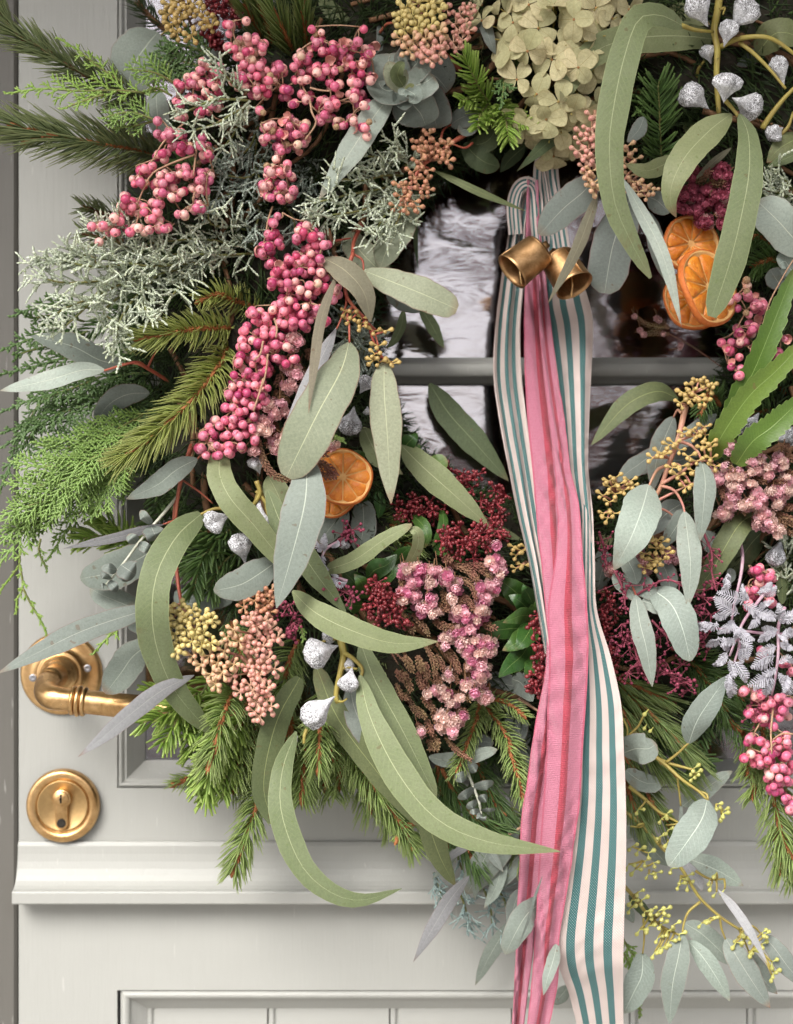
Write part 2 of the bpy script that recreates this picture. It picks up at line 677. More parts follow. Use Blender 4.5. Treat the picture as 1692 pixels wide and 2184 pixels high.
# ---- conifers
def frame(pts, i):
    T = (pts[min(i + 1, len(pts) - 1)] - pts[max(i - 1, 0)]).normalized()
    N1 = T.cross(Vector((0, -1, 0)))
    N1 = N1.normalized() if N1.length > .05 else Vector((1, 0, 0))
    N2 = N1.cross(T)
    if N2.y > 0:
        N2 = -N2
    return T, N1, N2


def needles_on(mb, pts3, L, dens=1.0, kind='spruce', a0=62, a1=35, spread=1.0):
    length = sum((pts3[i + 1] - pts3[i]).length for i in range(len(pts3) - 1))
    r = dict(spruce=.00066, fir=.00105, pine=.00060, long=.00065)[kind]
    step = dict(spruce=.0025, fir=.0026, pine=.0022, long=.0030)[kind] / dens
    n = max(6, int(length / step))
    pts = catmull(pts3, n)
    P0, P1, P2, R = [], [], [], []
    per = dict(spruce=5, fir=4, pine=5, long=5)[kind]
    for i, p in enumerate(pts):
        t = i / (n - 1)
        T, N1, N2 = frame(pts, i)
        al = math.radians(a0 + (a1 - a0) * t)
        for q in range(per):
            if kind == 'fir':
                phi = random.choice((0, math.pi, 0, math.pi, math.pi / 2)) + random.gauss(0, .5)
            else:
                phi = random.uniform(0, 2 * math.pi)
            rad = N1 * math.cos(phi) + N2 * (math.sin(phi) * .55)
            if kind != 'fir' and rad.dot(N2) < -.3:
                rad = rad - N2 * rad.dot(N2) * 1.3
            rad.normalize()
            a = al * random.uniform(.8, 1.15)
            d = (T * math.cos(a) + rad * math.sin(a)).normalized()
            ll = 1.08 * L * random.uniform(.72, 1.05) * (1 - .25 * max(0, t - .8) / .2) * (.75 + .25 * min(1, t / .12))
            curl = T * random.uniform(.15, .5) + Vector((0, 0, -.06))
            m1 = p + d * ll * .5
            m2 = m1 + (d + curl).normalized() * ll * .5
            P0.append(p)
            P1.append(m1)
            P2.append(m2)
            R.append(r * random.uniform(.8, 1.15))
    R = np.array(R)
    mb.prisms(P0, P1, P2, R * .7, R, R * (.6 if kind == 'fir' else .25), 4 if kind == 'fir' else 3, .45 if kind == 'fir' else 1.0)


def conifer(label, branches, matk, kind='spruce', name=None, cat=None, stem=None, buds=True, group=None, a0=62, a1=35, sw=1.0):
    """branches: (crop, points, heights, needle length in crop px[, density])"""
    name = name or {'spruce': 'spruce_branch', 'fir': 'fir_branch', 'pine': 'pine_branch', 'long': 'pine_branch'}[kind]
    cat = cat or name.replace('_', ' ')
    base = path(*branches[0][:3])[0]
    o = thing(name, label, cat, base, group)
    mb = MB()
    tips = []
    for b in branches:
        ms = MB()
        pts = path(*b[:3])
        needles_on(mb, pts, size(b[0], b[3]), b[4] if len(b) > 4 else 1.0, kind, a0, a1)
        sp = catmull(pts, 14)
        if kind == 'fir':
            sw = .55
        ms.tube(sp, .0014 * sw, .0009 * sw, 6)
        # little scale ridges that make the twig rough
        n = 46 if kind != 'fir' else 3
        rp_ = catmull(pts, n)
        Q0, Q1, Q2 = [], [], []
        for i in range(n):
            T, N1, N2 = frame(rp_, i)
            for q in range(3):
                ph = random.random() * 6.28
                rad = N1 * math.cos(ph) + N2 * math.sin(ph)
                p = rp_[i] + rad * .0011 * sw
                Q0.append(p)
                Q1.append(p + T * .0012 + rad * .0004)
                Q2.append(p + T * .0026 + rad * .0007)
        ms.prisms(Q0, Q1, Q2, .0003, .0006, .0002, 3)
        tips.append((sp[-1], (sp[-1] - sp[-3]).normalized()))
        ms.build('twig', stem or (M_green_twig if kind == 'fir' else M_rust_stem), o)
    nd = mb.build('needles', NM[matk], o, kind='stuff')
    if buds:
        for p, d in tips:
            bb = MB()
            q = d.to_track_quat('Z', 'Y').to_matrix().to_4x4()
            bb.lathe([(0, -.001), (.0016, 0), (.0021, .0018), (.0013, .004), (0, .0056)], 8, Matrix.Translation(p) @ q)
            bb.build('bud', M_rust_stem, o)
    return o


def scale_chain(acc, p0, d, length, r, droop=0.0):
    """a scaly twig: overlapping little spindles"""
    st = .0017
    n = max(1, int(length / st))
    p = Vector(p0)
    d = Vector(d)
    for k in range(n):
        t = k / n
        acc.append((p, p + d * st * .75, p + d * st * 1.5, r * (1 - .45 * t)))
        p = p + d * st
        d = (d + Vector((random.gauss(0, .05), random.gauss(0, .04), random.gauss(0, .05) - droop))).normalized()
    return p


def cedar_on(acc, pts3, L, dens=1.0, droop=0.0, sub=True, ang=38):
    length = sum((pts3[i + 1] - pts3[i]).length for i in range(len(pts3) - 1))
    n = max(8, int(length / .0033 * dens))
    pts = catmull(pts3, n)
    for i in range(n - 1):
        d = pts[i + 1] - pts[i]
        acc.append((pts[i], pts[i] + d * .7, pts[i] + d * 1.4, .00085))
    tilt = random.uniform(-.25, .25)
    for i in range(1, n):
        t = i / (n - 1)
        T, N1, N2 = frame(pts, i)
        sgn = 1 if i % 2 else -1
        prof = (1 - t) ** .65 * min(1, .35 + t * 3.2)
        ll = 1.55 * L * prof * random.uniform(.7, 1.1)
        a = math.radians(random.gauss(ang, 5))
        d = (T * math.cos(a) + (N1 * sgn + N2 * (tilt * sgn + random.gauss(.05, .15))).normalized() * math.sin(a)).normalized()
        if ll < .004:
            scale_chain(acc, pts[i], d, ll, .0007)
            continue
        m = max(2, int(ll / .0019))
        p = Vector(pts[i])
        dd = Vector(d)
        for k in range(m):
            q = p + dd * .0019
            acc.append((p, p + dd * .0015, p + dd * .0030, .00085 * (1 - .3 * k / m)))
            if sub and k > 0:
                s2 = 1 if k % 2 else -1
                T2 = dd
                M1 = T2.cross(Vector((0, -1, 0))).normalized()
                a2 = math.radians(random.gauss(40, 6))
                d2 = (T2 * math.cos(a2) + (M1 * s2 + Vector((0, random.gauss(0, .2), 0))).normalized() * math.sin(a2)).normalized()
                scale_chain(acc, p, d2, min(ll * .42, .0072) * (1 - .6 * k / m) + .0018, .00072, droop)
            p = q
            dd = (dd + T * .035 + Vector((random.gauss(0, .02), random.gauss(0, .02), -droop))).normalized()


def acc_mesh(mb, acc, flat=.7, sides=4):
    P0 = np.array([a[0] for a in acc])
    P1 = np.array([a[1] for a in acc])
    P2 = np.array([a[2] for a in acc])
    R = np.array([a[3] for a in acc])
    mb.prisms(P0, P1, P2, R * .55, R, R * .2, sides, flat)


def cedar(label, fronds, matk, name='cedar_frond', cat='cedar frond', stem=None, droop=.01, group=None, thick=1.25):
    """fronds: (crop, points, heights, side branch length crop px[, density])"""
    base = path(*fronds[0][:3])[0]
    o = thing(name, label, cat, base, group)
    acc, ms = [], MB()
    for f in fronds:
        pts = path(*f[:3])
        cedar_on(acc, pts, size(f[0], f[3]), f[4] if len(f) > 4 else 1.0, droop)
        k = max(2, int(len(pts) * .7) + 1)
        ms.tube(pts[:k], .0008, .0005, 5, n=10)
    mb = MB()
    if matk == 'cedardark':
        thick = 1.5
    acc_mesh(mb, [(a, b, c, r * thick) for a, b, c, r in acc])
    mb.build('scale_leaves', NM[matk], o, kind='stuff')
    ms.build('twig', stem or M_green_twig, o, kind='stuff' if len(fronds) > 1 else None)
    return o


def juniper_on(acc, p, d, length, lvl, r):
    st = .0027
    n = max(2, int(length / st))
    p = Vector(p)
    d = Vector(d).normalized()
    bendv = Vector((random.gauss(0, 1), random.gauss(0, .5), random.gauss(0, 1))) * .05
    for k in range(n):
        q = p + d * st
        acc.append((p, (p + q) * .5, q + d * .0006, r * (1 - .3 * k / n)))
        if lvl > 0 and k > 0 and random.random() < (.95 if lvl == 2 else .66):
            a = math.radians(random.uniform(35, 65))
            perp = d.orthogonal().normalized()
            perp.rotate(Quaternion(d, random.random() * 6.28))
            perp.y *= .7
            nd = (d * math.cos(a) + perp * math.sin(a)).normalized()
            ll = length * random.uniform(.3, .5) * (1 - .45 * k / n) if lvl == 2 else random.uniform(.007, .014)
            juniper_on(acc, p, nd, ll, lvl - 1, r * .86)
        p = q
        d = (d + bendv + Vector((random.gauss(0, .06), random.gauss(0, .05), random.gauss(0, .06)))).normalized()


def juniper(label, shoots, mat_=None, name='juniper_sprig', cat='juniper sprig', r=.00118, group=None, ls=.8):
    """shoots: (crop, points, heights)"""
    base = path(*shoots[0][:3])[0]
    o = thing(name, label, cat, base, group)
    acc, ms = [], MB()
    for s_ in shoots:
        pts = path(*s_[:3])
        ms.tube(pts, .0009, .0006, 5, n=10)
        length = sum((pts[i + 1] - pts[i]).length for i in range(len(pts) - 1))
        n = max(5, int(length / .0056))
        q = catmull(pts, n)
        for i in range(n):
            T, N1, N2 = frame(q, i)
            for _ in range(2):
                ph = random.random() * 6.28
                rad = N1 * math.cos(ph) + N2 * (math.sin(ph) * .8 + .2)
                d = T * .8 + rad * random.uniform(.5, 1.0)
                juniper_on(acc, q[i], d, random.uniform(.013, .025) * ls, 1, r)
        juniper_on(acc, q[-1], (q[-1] - q[-2]), .014, 1, r)
    mb = MB()
    acc_mesh(mb, acc, 1.0, 4)
    mb.build('scale_leaves', mat_ or M_frost, o, kind='stuff')
    ms.build('twig', M_green_twig, o, kind='stuff')
    return o


# ---- pink pepper berries
def berry_mesh(name, c, c2):
    m, nt, b, out = nodes(name)
    ob = coord(nt)
    sep = nt.nodes.new("ShaderNodeSeparateXYZ")
    nt.links.new(ob, sep.inputs[0])
    add = nt.nodes.new("ShaderNodeVectorMath")
    add.operation = 'ADD'
    nt.links.new(ob, add.inputs[0])
    cmb = nt.nodes.new("ShaderNodeCombineXYZ")
    nt.links.new(math_(nt, 'MULTIPLY', objrand(nt), 9.0), cmb.inputs[0])
    nt.links.new(cmb.outputs[0], add.inputs[1])
    nz = ramp(nt, noise(nt, 260, add.outputs[0], 3, .6), [(.35, 0), (.7, 1)])
    col = mixc(nt, math_(nt, 'MULTIPLY', nz, .75), c, c2)
    h = nt.nodes.new("ShaderNodeHueSaturation")
    nt.links.new(math_(nt, 'MULTIPLY_ADD', objrand(nt), .4, .78), h.inputs["Value"])
    nt.links.new(math_(nt, 'MULTIPLY_ADD', objrand(nt), .02, .49), h.inputs["Hue"])
    nt.links.new(col, h.inputs["Color"])
    dot = ramp(nt, sep.outputs[2], [(.00262, 0), (.0027, 1)])
    ring = math_(nt, 'GREATER_THAN', sep.outputs[2], .00264)
    fleck = ramp(nt, noise(nt, 900, add.outputs[0], 1), [(.66, 0), (.7, 1)])
    col = mixc(nt, math_(nt, 'MULTIPLY', fleck, .35), h.outputs[0], tuple(min(1, q * 1.25 + .1) for q in c2))
    col = mixc(nt, math_(nt, 'MULTIPLY', ring, .75), col, (.22, .035, .05))
    nt.links.new(col, b.inputs["Base Color"])
    b.inputs["Roughness"].default_value = .33
    b.inputs["Specular IOR Level"].default_value = .45
    b.inputs["Subsurface Weight"].default_value = .12
    b.inputs["Subsurface Radius"].default_value = (.004, .0015, .001)
    b.inputs["Subsurface Scale"].default_value = .6
    mb = MB()
    R = .00285
    prof = [(0, -R * .98)]
    for k in range(1, 10):
        th = math.pi * k / 10
        prof.append((R * math.sin(th), -R * .98 * math.cos(th)))
    prof[-1] = (R * .24, R * .965)
    prof.append((R * .08, R * .945))
    prof.append((0, R * .91))
    mb.lathe(prof, 14)
    return mb.mesh(name, m)


BERRY = [berry_mesh('pink_berry', (.66, .155, .25), (.80, .37, .40)),
         berry_mesh('rose_berry', (.57, .095, .20), (.70, .23, .31)),
         berry_mesh('blush_berry', (.76, .36, .35), (.84, .56, .48)),
         berry_mesh('deep_berry', (.44, .045, .13), (.56, .10, .2)),
         berry_mesh('cream_berry', (.76, .55, .38), (.74, .40, .36))]


def berries(label, groups, weights=(5, 3, 2, 1, .25), hb=8.5, bulge=1.4, stems=(), group='pink pepper berry clusters', husks=0):
    """groups: (crop, "cx,cy,rx,ry ...")"""
    pos = []
    cells = {}
    dmin = .0052

    def ok(p):
        k = (int(p.x / .006), int(p.y / .006), int(p.z / .006))
        for a in (-1, 0, 1):
            for b in (-1, 0, 1):
                for c in (-1, 0, 1):
                    for q in cells.get((k[0] + a, k[1] + b, k[2] + c), ()):
                        if (q - p).length < dmin:
                            return False
        cells.setdefault(k, []).append(p)
        return True

    for crop, s in groups:
        for cx, cy, rx, ry in P(s):
            area = max(1.0, (rx * ry) / 1100)
            ex, ey = max(rx - 26, 4), max(ry - 26, 4)
            if rx < 46 and ry < 46:
                p = at(crop, cx, cy, (hb + bulge * .6) / 100)
                if ok(p):
                    pos.append(p)
                    continue
            for k in range(int(70 * area)):
                a = random.random() * 6.283
                q = math.sqrt(random.random())
                x, y = cx + ex * q * math.cos(a), cy + ey * q * math.sin(a)
                hh = hb / 100 + bulge / 100 * math.sqrt(max(0, 1 - q * q)) - random.choice((0, 0, .002, .004, .007))
                p = at(crop, x, y, hh)
                if ok(p):
                    pos.append(p)
    cen = sum(pos, Vector()) / len(pos)
    o = thing('pepper_berry_cluster', label, 'berry cluster', (cen.x, -(hb - 1.2) / 100, cen.z), group)
    wsum = [0]
    for p in pos:
        me = random.choices(BERRY, weights)[0]
        d = Vector((random.gauss(0, .8), -1, random.gauss(-.2, .8))).normalized()
        inst('berry', me, o, p, d.to_track_quat('Z', 'Y'), random.choice((random.uniform(.92, 1.1), random.uniform(.78, 1.05))))
    # stalks: each berry hangs off a forked stem behind it
    mb = MB()
    for c, s, h in stems:
        mb.tube(path(c, s, h), .0007, .0005, 5, n=14)
    nodes_ = []
    for p in pos:
        if not nodes_ or min((q - p).length for q in nodes_) > .012:
            nodes_.append(p + Vector((random.gauss(0, .002), .0045, .003)))
    for a in range(1, len(nodes_)):
        b = min(nodes_[:a], key=lambda q: (q - nodes_[a]).length)
        if (b - nodes_[a]).length < .03:
            mid = (b + nodes_[a]) / 2 + Vector((random.gauss(0, .0015), -.0015, random.gauss(0, .0015)))
            mb.tube([b, mid, nodes_[a]], .00055, .00045, 4, n=6)
    for p in pos:
        b = min(nodes_, key=lambda q: (q - p).length)
        mb.tube([b, (b + p) / 2 + Vector((random.gauss(0, .001), -.001, .001)), p], .00035, .0003, 4, n=4)
    mb.build('stalks', M_tan_stem, o, kind='stuff')
    # torn papery skins and dry seeds left where berries have dropped
    for k in range(husks):
        p = random.choice(pos) + Vector((random.gauss(0, .002), -.0028, random.gauss(0, .002)))
        d = Vector((random.gauss(0, .6), -1, random.gauss(0, .6))).normalized()
        if k % 3 == 2:
            inst('dry_seed', SEED, o, p, d.to_track_quat('Z', 'Y'), random.uniform(.8, 1.1))
        else:
            inst('husk', HUSK, o, p, d.to_track_quat('Z', 'Y'), random.uniform(.9, 1.25))
    return o


def _husk():
    mb = MB()
    V, F = [], []
    R = .0027
    for i in range(5):
        th = math.pi * (.5 + .12 * i)
        for k in range(12):
            a = 2 * math.pi * k / 12
            rr = R * (1 + .12 * math.sin(3 * a) * (i == 0))
            V.append((rr * abs(math.sin(th)) * math.cos(a), rr * abs(math.sin(th)) * math.sin(a), R * math.cos(th) + (.0006 * math.sin(5 * a) if i == 0 else 0)))
    for i in range(4):
        for k in range(12):
            F.append((i * 12 + k, i * 12 + (k + 1) % 12, (i + 1) * 12 + (k + 1) % 12, (i + 1) * 12 + k))
    mb.add(V, F)
    return mb.mesh('husk', simple('berry_husk', (.75, .42, .36), (.6, .26, .22), 500, .5, rand=.15))


def _seed():
    mb = MB()
    R = .0022
    mb.lathe([(0, -R)] + [(R * math.sin(math.pi * k / 7) * (1 + .1 * (k % 2)), -R * math.cos(math.pi * k / 7)) for k in range(1, 7)] + [(0, R)], 10)
    return mb.mesh('dry_seed', simple('dry_seed', (.5, .34, .2), (.22, .12, .06), 900, .8, bs=.6))


HUSK, SEED = _husk(), _seed()


# ---- eucalyptus seed buds: a stalk that swells to a bulb with a small nib
def bud_mesh(name, c, c2, tip):
    m, nt, b, out = nodes(name)
    ob = coord(nt)
    sep = nt.nodes.new("ShaderNodeSeparateXYZ")
    nt.links.new(ob, sep.inputs[0])
    nz = ramp(nt, noise(nt, 3.5, ob, 3), [(.3, 0), (.7, 1)])
    col = mixc(nt, math_(nt, 'MULTIPLY', nz, .8), c, c2)
    f = ramp(nt, sep.outputs[2], [(.62, 0), (.9, 1)])
    col = mixc(nt, math_(nt, 'MULTIPLY', f, .65), col, tip)
    h = nt.nodes.new("ShaderNodeHueSaturation")
    nt.links.new(math_(nt, 'MULTIPLY_ADD', objrand(nt), .35, .82), h.inputs["Value"])
    nt.links.new(col, h.inputs["Color"])
    nt.links.new(h.outputs[0], b.inputs["Base Color"])
    b.inputs["Roughness"].default_value = .42
    b.inputs["Specular IOR Level"].default_value = .4
    mb = MB()
    mb.lathe([(.055, 0), (.06, .25), (.085, .4), (.17, .54), (.235, .68), (.25, .76), (.235, .81), (.2, .88), (.10, .96), (.04, 1.0), (0, 1.0)], 10)
    return mb.mesh(name, m)


BUD = dict(
    yellow=bud_mesh('yellow_bud', (.56, .47, .17), (.60, .50, .24), (.50, .38, .14)),
    peach=bud_mesh('peach_bud', (.58, .44, .23), (.60, .38, .25), (.55, .27, .18)),
    pink=bud_mesh('pink_bud', (.60, .41, .28), (.60, .32, .25), (.55, .19, .18)),
    rust=bud_mesh('rust_bud', (.47, .28, .15), (.43, .22, .12), (.40, .15, .1)),
    gold=bud_mesh('gold_bud', (.47, .36, .12), (.5, .34, .14), (.42, .28, .10)),
    lime=bud_mesh('lime_bud', (.44, .43, .13), (.38, .40, .10), (.46, .42, .14)),
)


def umbels(o, c, s, h, L, n, keys, stem=None, wide=1.0, stalk_mat=None):
    """bunches of seed buds, n to a bunch, at the listed places; stem = points the bunches grow from"""
    keys = keys if isinstance(keys, (list, tuple)) else [keys]
    cs = P(s)
    hs_ = hlist(h, len(cs))
    mb = MB()
    sp = catmull(stem, 30) if stem else None
    for i, ((x, y), hh) in enumerate(zip(cs, hs_)):
        B = at(c, x, y, hh)
        Lm = size(c, L, hh)
        if sp:
            root = min(sp, key=lambda q: (q - B).length)
            out = (B - root)
            out = out.normalized() if out.length > 1e-5 else Vector((0, -1, 0))
            mid = (root + B) / 2 + Vector((0, -.0015, 0))
            mb.tube([root, mid, B], .0008, .0006, 5, n=6)
        else:
            out = Vector((0, 0, 0))
        ax = (Vector((0, -.8, 0)) + out * .7).normalized()
        me = BUD[keys[min(int(i * len(keys) / len(cs)), len(keys) - 1)]]
        for k in range(n):
            u = 1 - (k + .5) / n * 1.25 * wide
            ph = k * 2.39996 + random.random() * .5
            perp = ax.orthogonal().normalized()
            perp.rotate(Quaternion(ax, ph))
            th = math.acos(max(-1, min(1, u)))
            d = (ax * math.cos(th) + perp * math.sin(th)).normalized()
            inst('seed_bud', me, o, B - d * Lm * .06, d.to_track_quat('Z', 'Y'), Lm * random.uniform(.85, 1.12))
    if mb.n:
        mb.build('bud_stalks', stalk_mat or M_pink_stem, o, kind='stuff')


# ---- whitened gum nuts
def _gumnut(seed):
    rnd = random.Random(seed)
    mb = MB()
    V, F = [], []
    prof = [(.02, -1.25), (.10, -1.1), (.28, -.72), (.55, -.38), (.80, -.1), (.95, .15), (.98, .35), (.93, .52), (.84, .66), (.68, .80), (.46, .92), (.2, .99), (0, 1.0)]
    seg = 28
    for i, (r, z) in enumerate(prof):
        for k in range(seg):
            a = 2 * math.pi * k / seg
            ridge = 1 + .16 * math.cos(4 * a + seed) * (1 if i > 1 else .5) + .06 * math.cos(3 * a + 2 * seed) + .03 * math.cos(9 * a + 2 * seed) + rnd.gauss(0, .06) * (i > 3)
            V.append((r * ridge * math.cos(a), r * ridge * math.sin(a), z + rnd.gauss(0, .04)))
    for i in range(len(prof) - 1):
        for k in range(seg):
            F.append((i * seg + k, i * seg + (k + 1) % seg, (i + 1) * seg + (k + 1) % seg, (i + 1) * seg + k))
    mb.add(V, F)
    return mb


def _nutmat(name, white, dark, th):
    """chalky white bloom; dark squiggles where it has worn off the warty cap"""
    m, nt, b, out = nodes(name)
    ob = coord(nt)
    sep = nt.nodes.new("ShaderNodeSeparateXYZ")
    nt.links.new(ob, sep.inputs[0])
    n1 = noise(nt, 5.4, ob, 3, .6, 1.0)
    sq = math_(nt, 'ABSOLUTE', math_(nt, 'SUBTRACT', n1, .5))
    capf = ramp(nt, sep.outputs[2], [(.0, .5), (.3, 1)])
    f = math_(nt, 'MULTIPLY', ramp(nt, sq, [(th, 1), (th + .022, 0)]), capf)
    n2 = ramp(nt, noise(nt, 2.2, ob, 2), [(.35, 0), (.65, 1)])
    w = mixc(nt, n2, white, tuple(q * .9 for q in white))
    nt.links.new(mixc(nt, math_(nt, 'MULTIPLY', f, .88), w, dark), b.inputs["Base Color"])
    b.inputs["Roughness"].default_value = .6
    bump(nt, b, math_(nt, 'SUBTRACT', 1, f), .6, .10)
    return m


NUTM = [_nutmat('whitewash_nut', (.90, .90, .94), (.06, .055, .055), .038),
        _nutmat('silvered_nut', (.72, .73, .78), (.05, .045, .04), .05)]
NUT = [_gumnut(s_).mesh('gum_nut', NUTM[0]) for s_ in (1, 2, 3)] + [_gumnut(s_).mesh('gum_nut', NUTM[1]) for s_ in (4, 5)]


def nuts(o, c, items):
    """items: (x, y, radius crop px, height cm, direction the stalk end points (x, y on the picture), long, silver)"""
    for it in items:
        x, y, r, h, dx, dy = it[:6]
        lon = it[6] if len(it) > 6 else 1.0
        me = random.choice(NUT[3:] if len(it) > 7 and it[7] else NUT[:3])
        p = at(c, x, y, h / 100)
        R = size(c, r, h / 100) * .95
        d = Vector((-dx, -.28, dy)).normalized()      # the open end faces away from the stalk and out
        inst('gum_nut', me, o, p, d.to_track_quat('Z', 'Y') @ Quaternion((0, 0, 1), random.random() * 6.28), (R, R, R * lon))


# ---- skimmia panicles, mimosa beads, wattle
def _ico(n=1):
    import bmesh
    bm = bmesh.new()
    bmesh.ops.create_icosphere(bm, subdivisions=n, radius=1)
    bm.verts.index_update()
    v = [tuple(q.co) for q in bm.verts]
    f = [tuple(q.index for q in p.verts) for p in bm.faces]
    bm.free()
    return v, f


ICO1, ICO2 = _ico(1), _ico(2)
M_skim = simple('skimmia_bud', (.24, .03, .036), (.11, .012, .016), 40, .35, .5, use='tint')
M_skim_stem = simple('skimmia_stem', (.30, .04, .05), (.18, .02, .03), 200, .5)
M_bead = simple('mimosa_bead', (.36, .07, .12), (.24, .03, .07), 900, .7, use='both')
M_bead_stem = simple('mimosa_stem', (.33, .07, .11), (.22, .05, .07), 200, .6)


def rot_to(d):
    return np.array(Vector(d).normalized().to_track_quat('Z', 'Y').to_matrix())


def bud_mass(label, groups, hb, bulge, r, spacing, mat_, stem_mat, name, cat, long=1.35, beads=False, extra_stems=(), group=None):
    """a bushy head of many small buds on forked stalks"""
    o = None
    mb, ms = MB(), MB()
    for c, s in groups:
        for cx, cy, rx, ry in P(s):
            if o is None:
                o = thing(name, label, cat, at(c, cx, cy, (hb - 1) / 100), group)
            n = int(3.14 * rx * ry * CS * CS * (S * .9) ** 2 / spacing ** 2)
            root = at(c, cx, cy, (hb - 1.5) / 100)
            pos, R, hubs = [], [], []
            nh = max(4, n // 5)
            for k in range(nh):
                a, q = k * 2.39996, math.sqrt((k + .5) / nh)
                hubs.append(at(c, cx + rx * q * .85 * math.cos(a) + random.gauss(0, rx * .06), cy + ry * q * .85 * math.sin(a) + random.gauss(0, ry * .06),
                               (hb + bulge * math.sqrt(max(0, 1 - q * q)) - .35 + random.gauss(0, .12)) / 100))
            for hpt in hubs:
                ms.tube([root, root.lerp(hpt, .55) + Vector((random.gauss(0, .001), 0, random.gauss(0, .001))), hpt], .0008, .0006, 4, n=5)
                for k in range(9 if not beads else 6):
                    d = Vector((random.gauss(0, 1), -abs(random.gauss(.5, .6)), random.gauss(0, 1))).normalized()
                    ll = random.uniform(.003, .006) * (1.25 if beads else 1)
                    p = hpt + d * ll
                    ms.tube([hpt, p], .0004 if beads else .0005, .0003, 3, cap=False)
                    pos.append(p)
                    R.append(rot_to(d))
            tv = [(x, y, z * long) for x, y, z in ICO1[0]]
            mb.replicate(tv, ICO1[1], pos, R, RNG.uniform(.75, 1.15, len(pos)) * r)
    for c, s, h in extra_stems:
        pts = catmull(path(c, s, h), 16)
        ms.tube(pts, .0009, .0005, 5)
        pos = []
        for p in pts[3:]:
            for _ in range(2):
                q = p + Vector((random.gauss(0, .004), -abs(random.gauss(0, .003)), random.gauss(0, .004)))
                ms.tube([p, q], .0003, .0003, 3, cap=False)
                pos.append(q)
        mb.replicate(ICO1[0], ICO1[1], pos, [np.eye(3)] * len(pos), r * .85)
    mb.build('beads' if beads else 'buds', mat_, o, kind='stuff')
    ms.build('stalks', stem_mat, o, kind='stuff')
    return o


M_wattle = simple('wattle_leaflet', (.50, .49, .53), (.38, .37, .42), 60, .65, use='tint')
M_wattle_stem = simple('wattle_stem', (.42, .22, .30), (.5, .38, .42), 300, .7)


def wattle(label, stems, pinnae, group=None):
    """stems: (crop, points, heights); pinnae: (crop, "x0,y0 x1,y1", height cm)"""
    o = thing('wattle_sprig', label, 'wattle sprig', path(*stems[0])[0], group)
    ms = MB()
    for st in stems:
        ms.tube(path(*st), .0012, .0007, 5, n=14)
    for c, s, h in pinnae:
        p = path(c, s, (h, h + random.uniform(-.8, .8)))
        mid = (p[0] + p[1]) / 2 + Vector((random.gauss(0, .0015), -.003, random.gauss(0, .0015)))
        ax = catmull([p[0], mid, p[1]], 15)
        P0, P1, P2 = [], [], []
        p[1] = p[0] + (p[1] - p[0]) * 1.18
        ll = (p[1] - p[0]).length * random.uniform(.21, .26)
        for i in range(1, 15):
            t = i / 14
            T, N1, N2 = frame(ax, i)
            w = ll * min(1, .45 + 2.6 * t) * (1 - .75 * max(0, t - .55) / .45)
            for sg in (1, -1):
                d = (T * .55 + N1 * sg * .85 + N2 * random.uniform(-.25, .35)).normalized()
                P0.append(ax[i])
                P1.append(ax[i] + d * w * .55)
                P2.append(ax[i] + d * w)
        mb = MB()
        mb.prisms(P0, P1, P2, .0003, .00044, .00022, 4, .35)
        mb.tube(ax, .00035, .0002, 4)
        mb.build('feather_leaf', M_wattle, o)
    ms.build('stem', M_wattle_stem, o)
    return o


# ---- dried pink heather flowers on brown scaly stems
def _blossom(name, c1, c2, seed):
    """a crumpled little bell: three rings of ruffled petals round a core"""
    rnd = random.Random(seed)
    mb = MB()
    V, F = [], []
    for ring_, (r0, r1, z0, z1, n_) in enumerate(((.22, .46, -.1, .88, 4), (.34, .78, -.4, .62, 6), (.40, 1.02, -.6, .22, 7))):
        for k in range(n_):
            a = 2 * math.pi * (k + rnd.uniform(-.25, .25)) / n_ + ring_ * .5
            rows = 5
            b0 = len(V)
            zt = z1 + rnd.uniform(-.18, .12)
            for i in range(rows):
                t = i / (rows - 1)
                rr = r0 + (r1 - r0) * math.sin(t * math.pi * .5) ** .8
                z = z0 + (zt - z0) * t
                w = .50 * math.sin(math.pi * (.12 + .70 * t)) * (.8 if ring_ == 0 else 1)
                for v in (-1, -.5, 0, .5, 1):
                    aa = a + v * w * .8 / max(rr, .42)
                    q = rr * (1.10 if v == 0 else .98 + rnd.uniform(-.05, .05)) + (.07 * t if abs(v) == .5 else 0)
                    V.append((q * math.cos(aa), q * math.sin(aa), z - abs(v) * .12 * t + rnd.uniform(-.03, .03)))
            for i in range(rows - 1):
                for v in range(4):
                    F.append((b0 + i * 5 + v, b0 + i * 5 + v + 1, b0 + (i + 1) * 5 + v + 1, b0 + (i + 1) * 5 + v))
    mb.add(V, F)
    mb.add([(x * .42, y * .42, z * .6 - .1) for x, y, z in ICO1[0]], ICO1[1])
    m = simple(name, c1, c2, 2.4, .6, .25, rand=.18)
    nt = m.node_tree
    pb, out = nt.nodes["Principled BSDF"], nt.nodes["Material Output"]
    tr = nt.nodes.new("ShaderNodeBsdfTranslucent")
    tr.inputs[0].default_value = rgb(c1)
    mx = nt.nodes.new("ShaderNodeMixShader")
    mx.inputs[0].default_value = .35
    nt.links.new(pb.outputs[0], mx.inputs[1])
    nt.links.new(tr.outputs[0], mx.inputs[2])
    nt.links.new(mx.outputs[0], out.inputs[0])
    return mb.mesh('blossom', m)


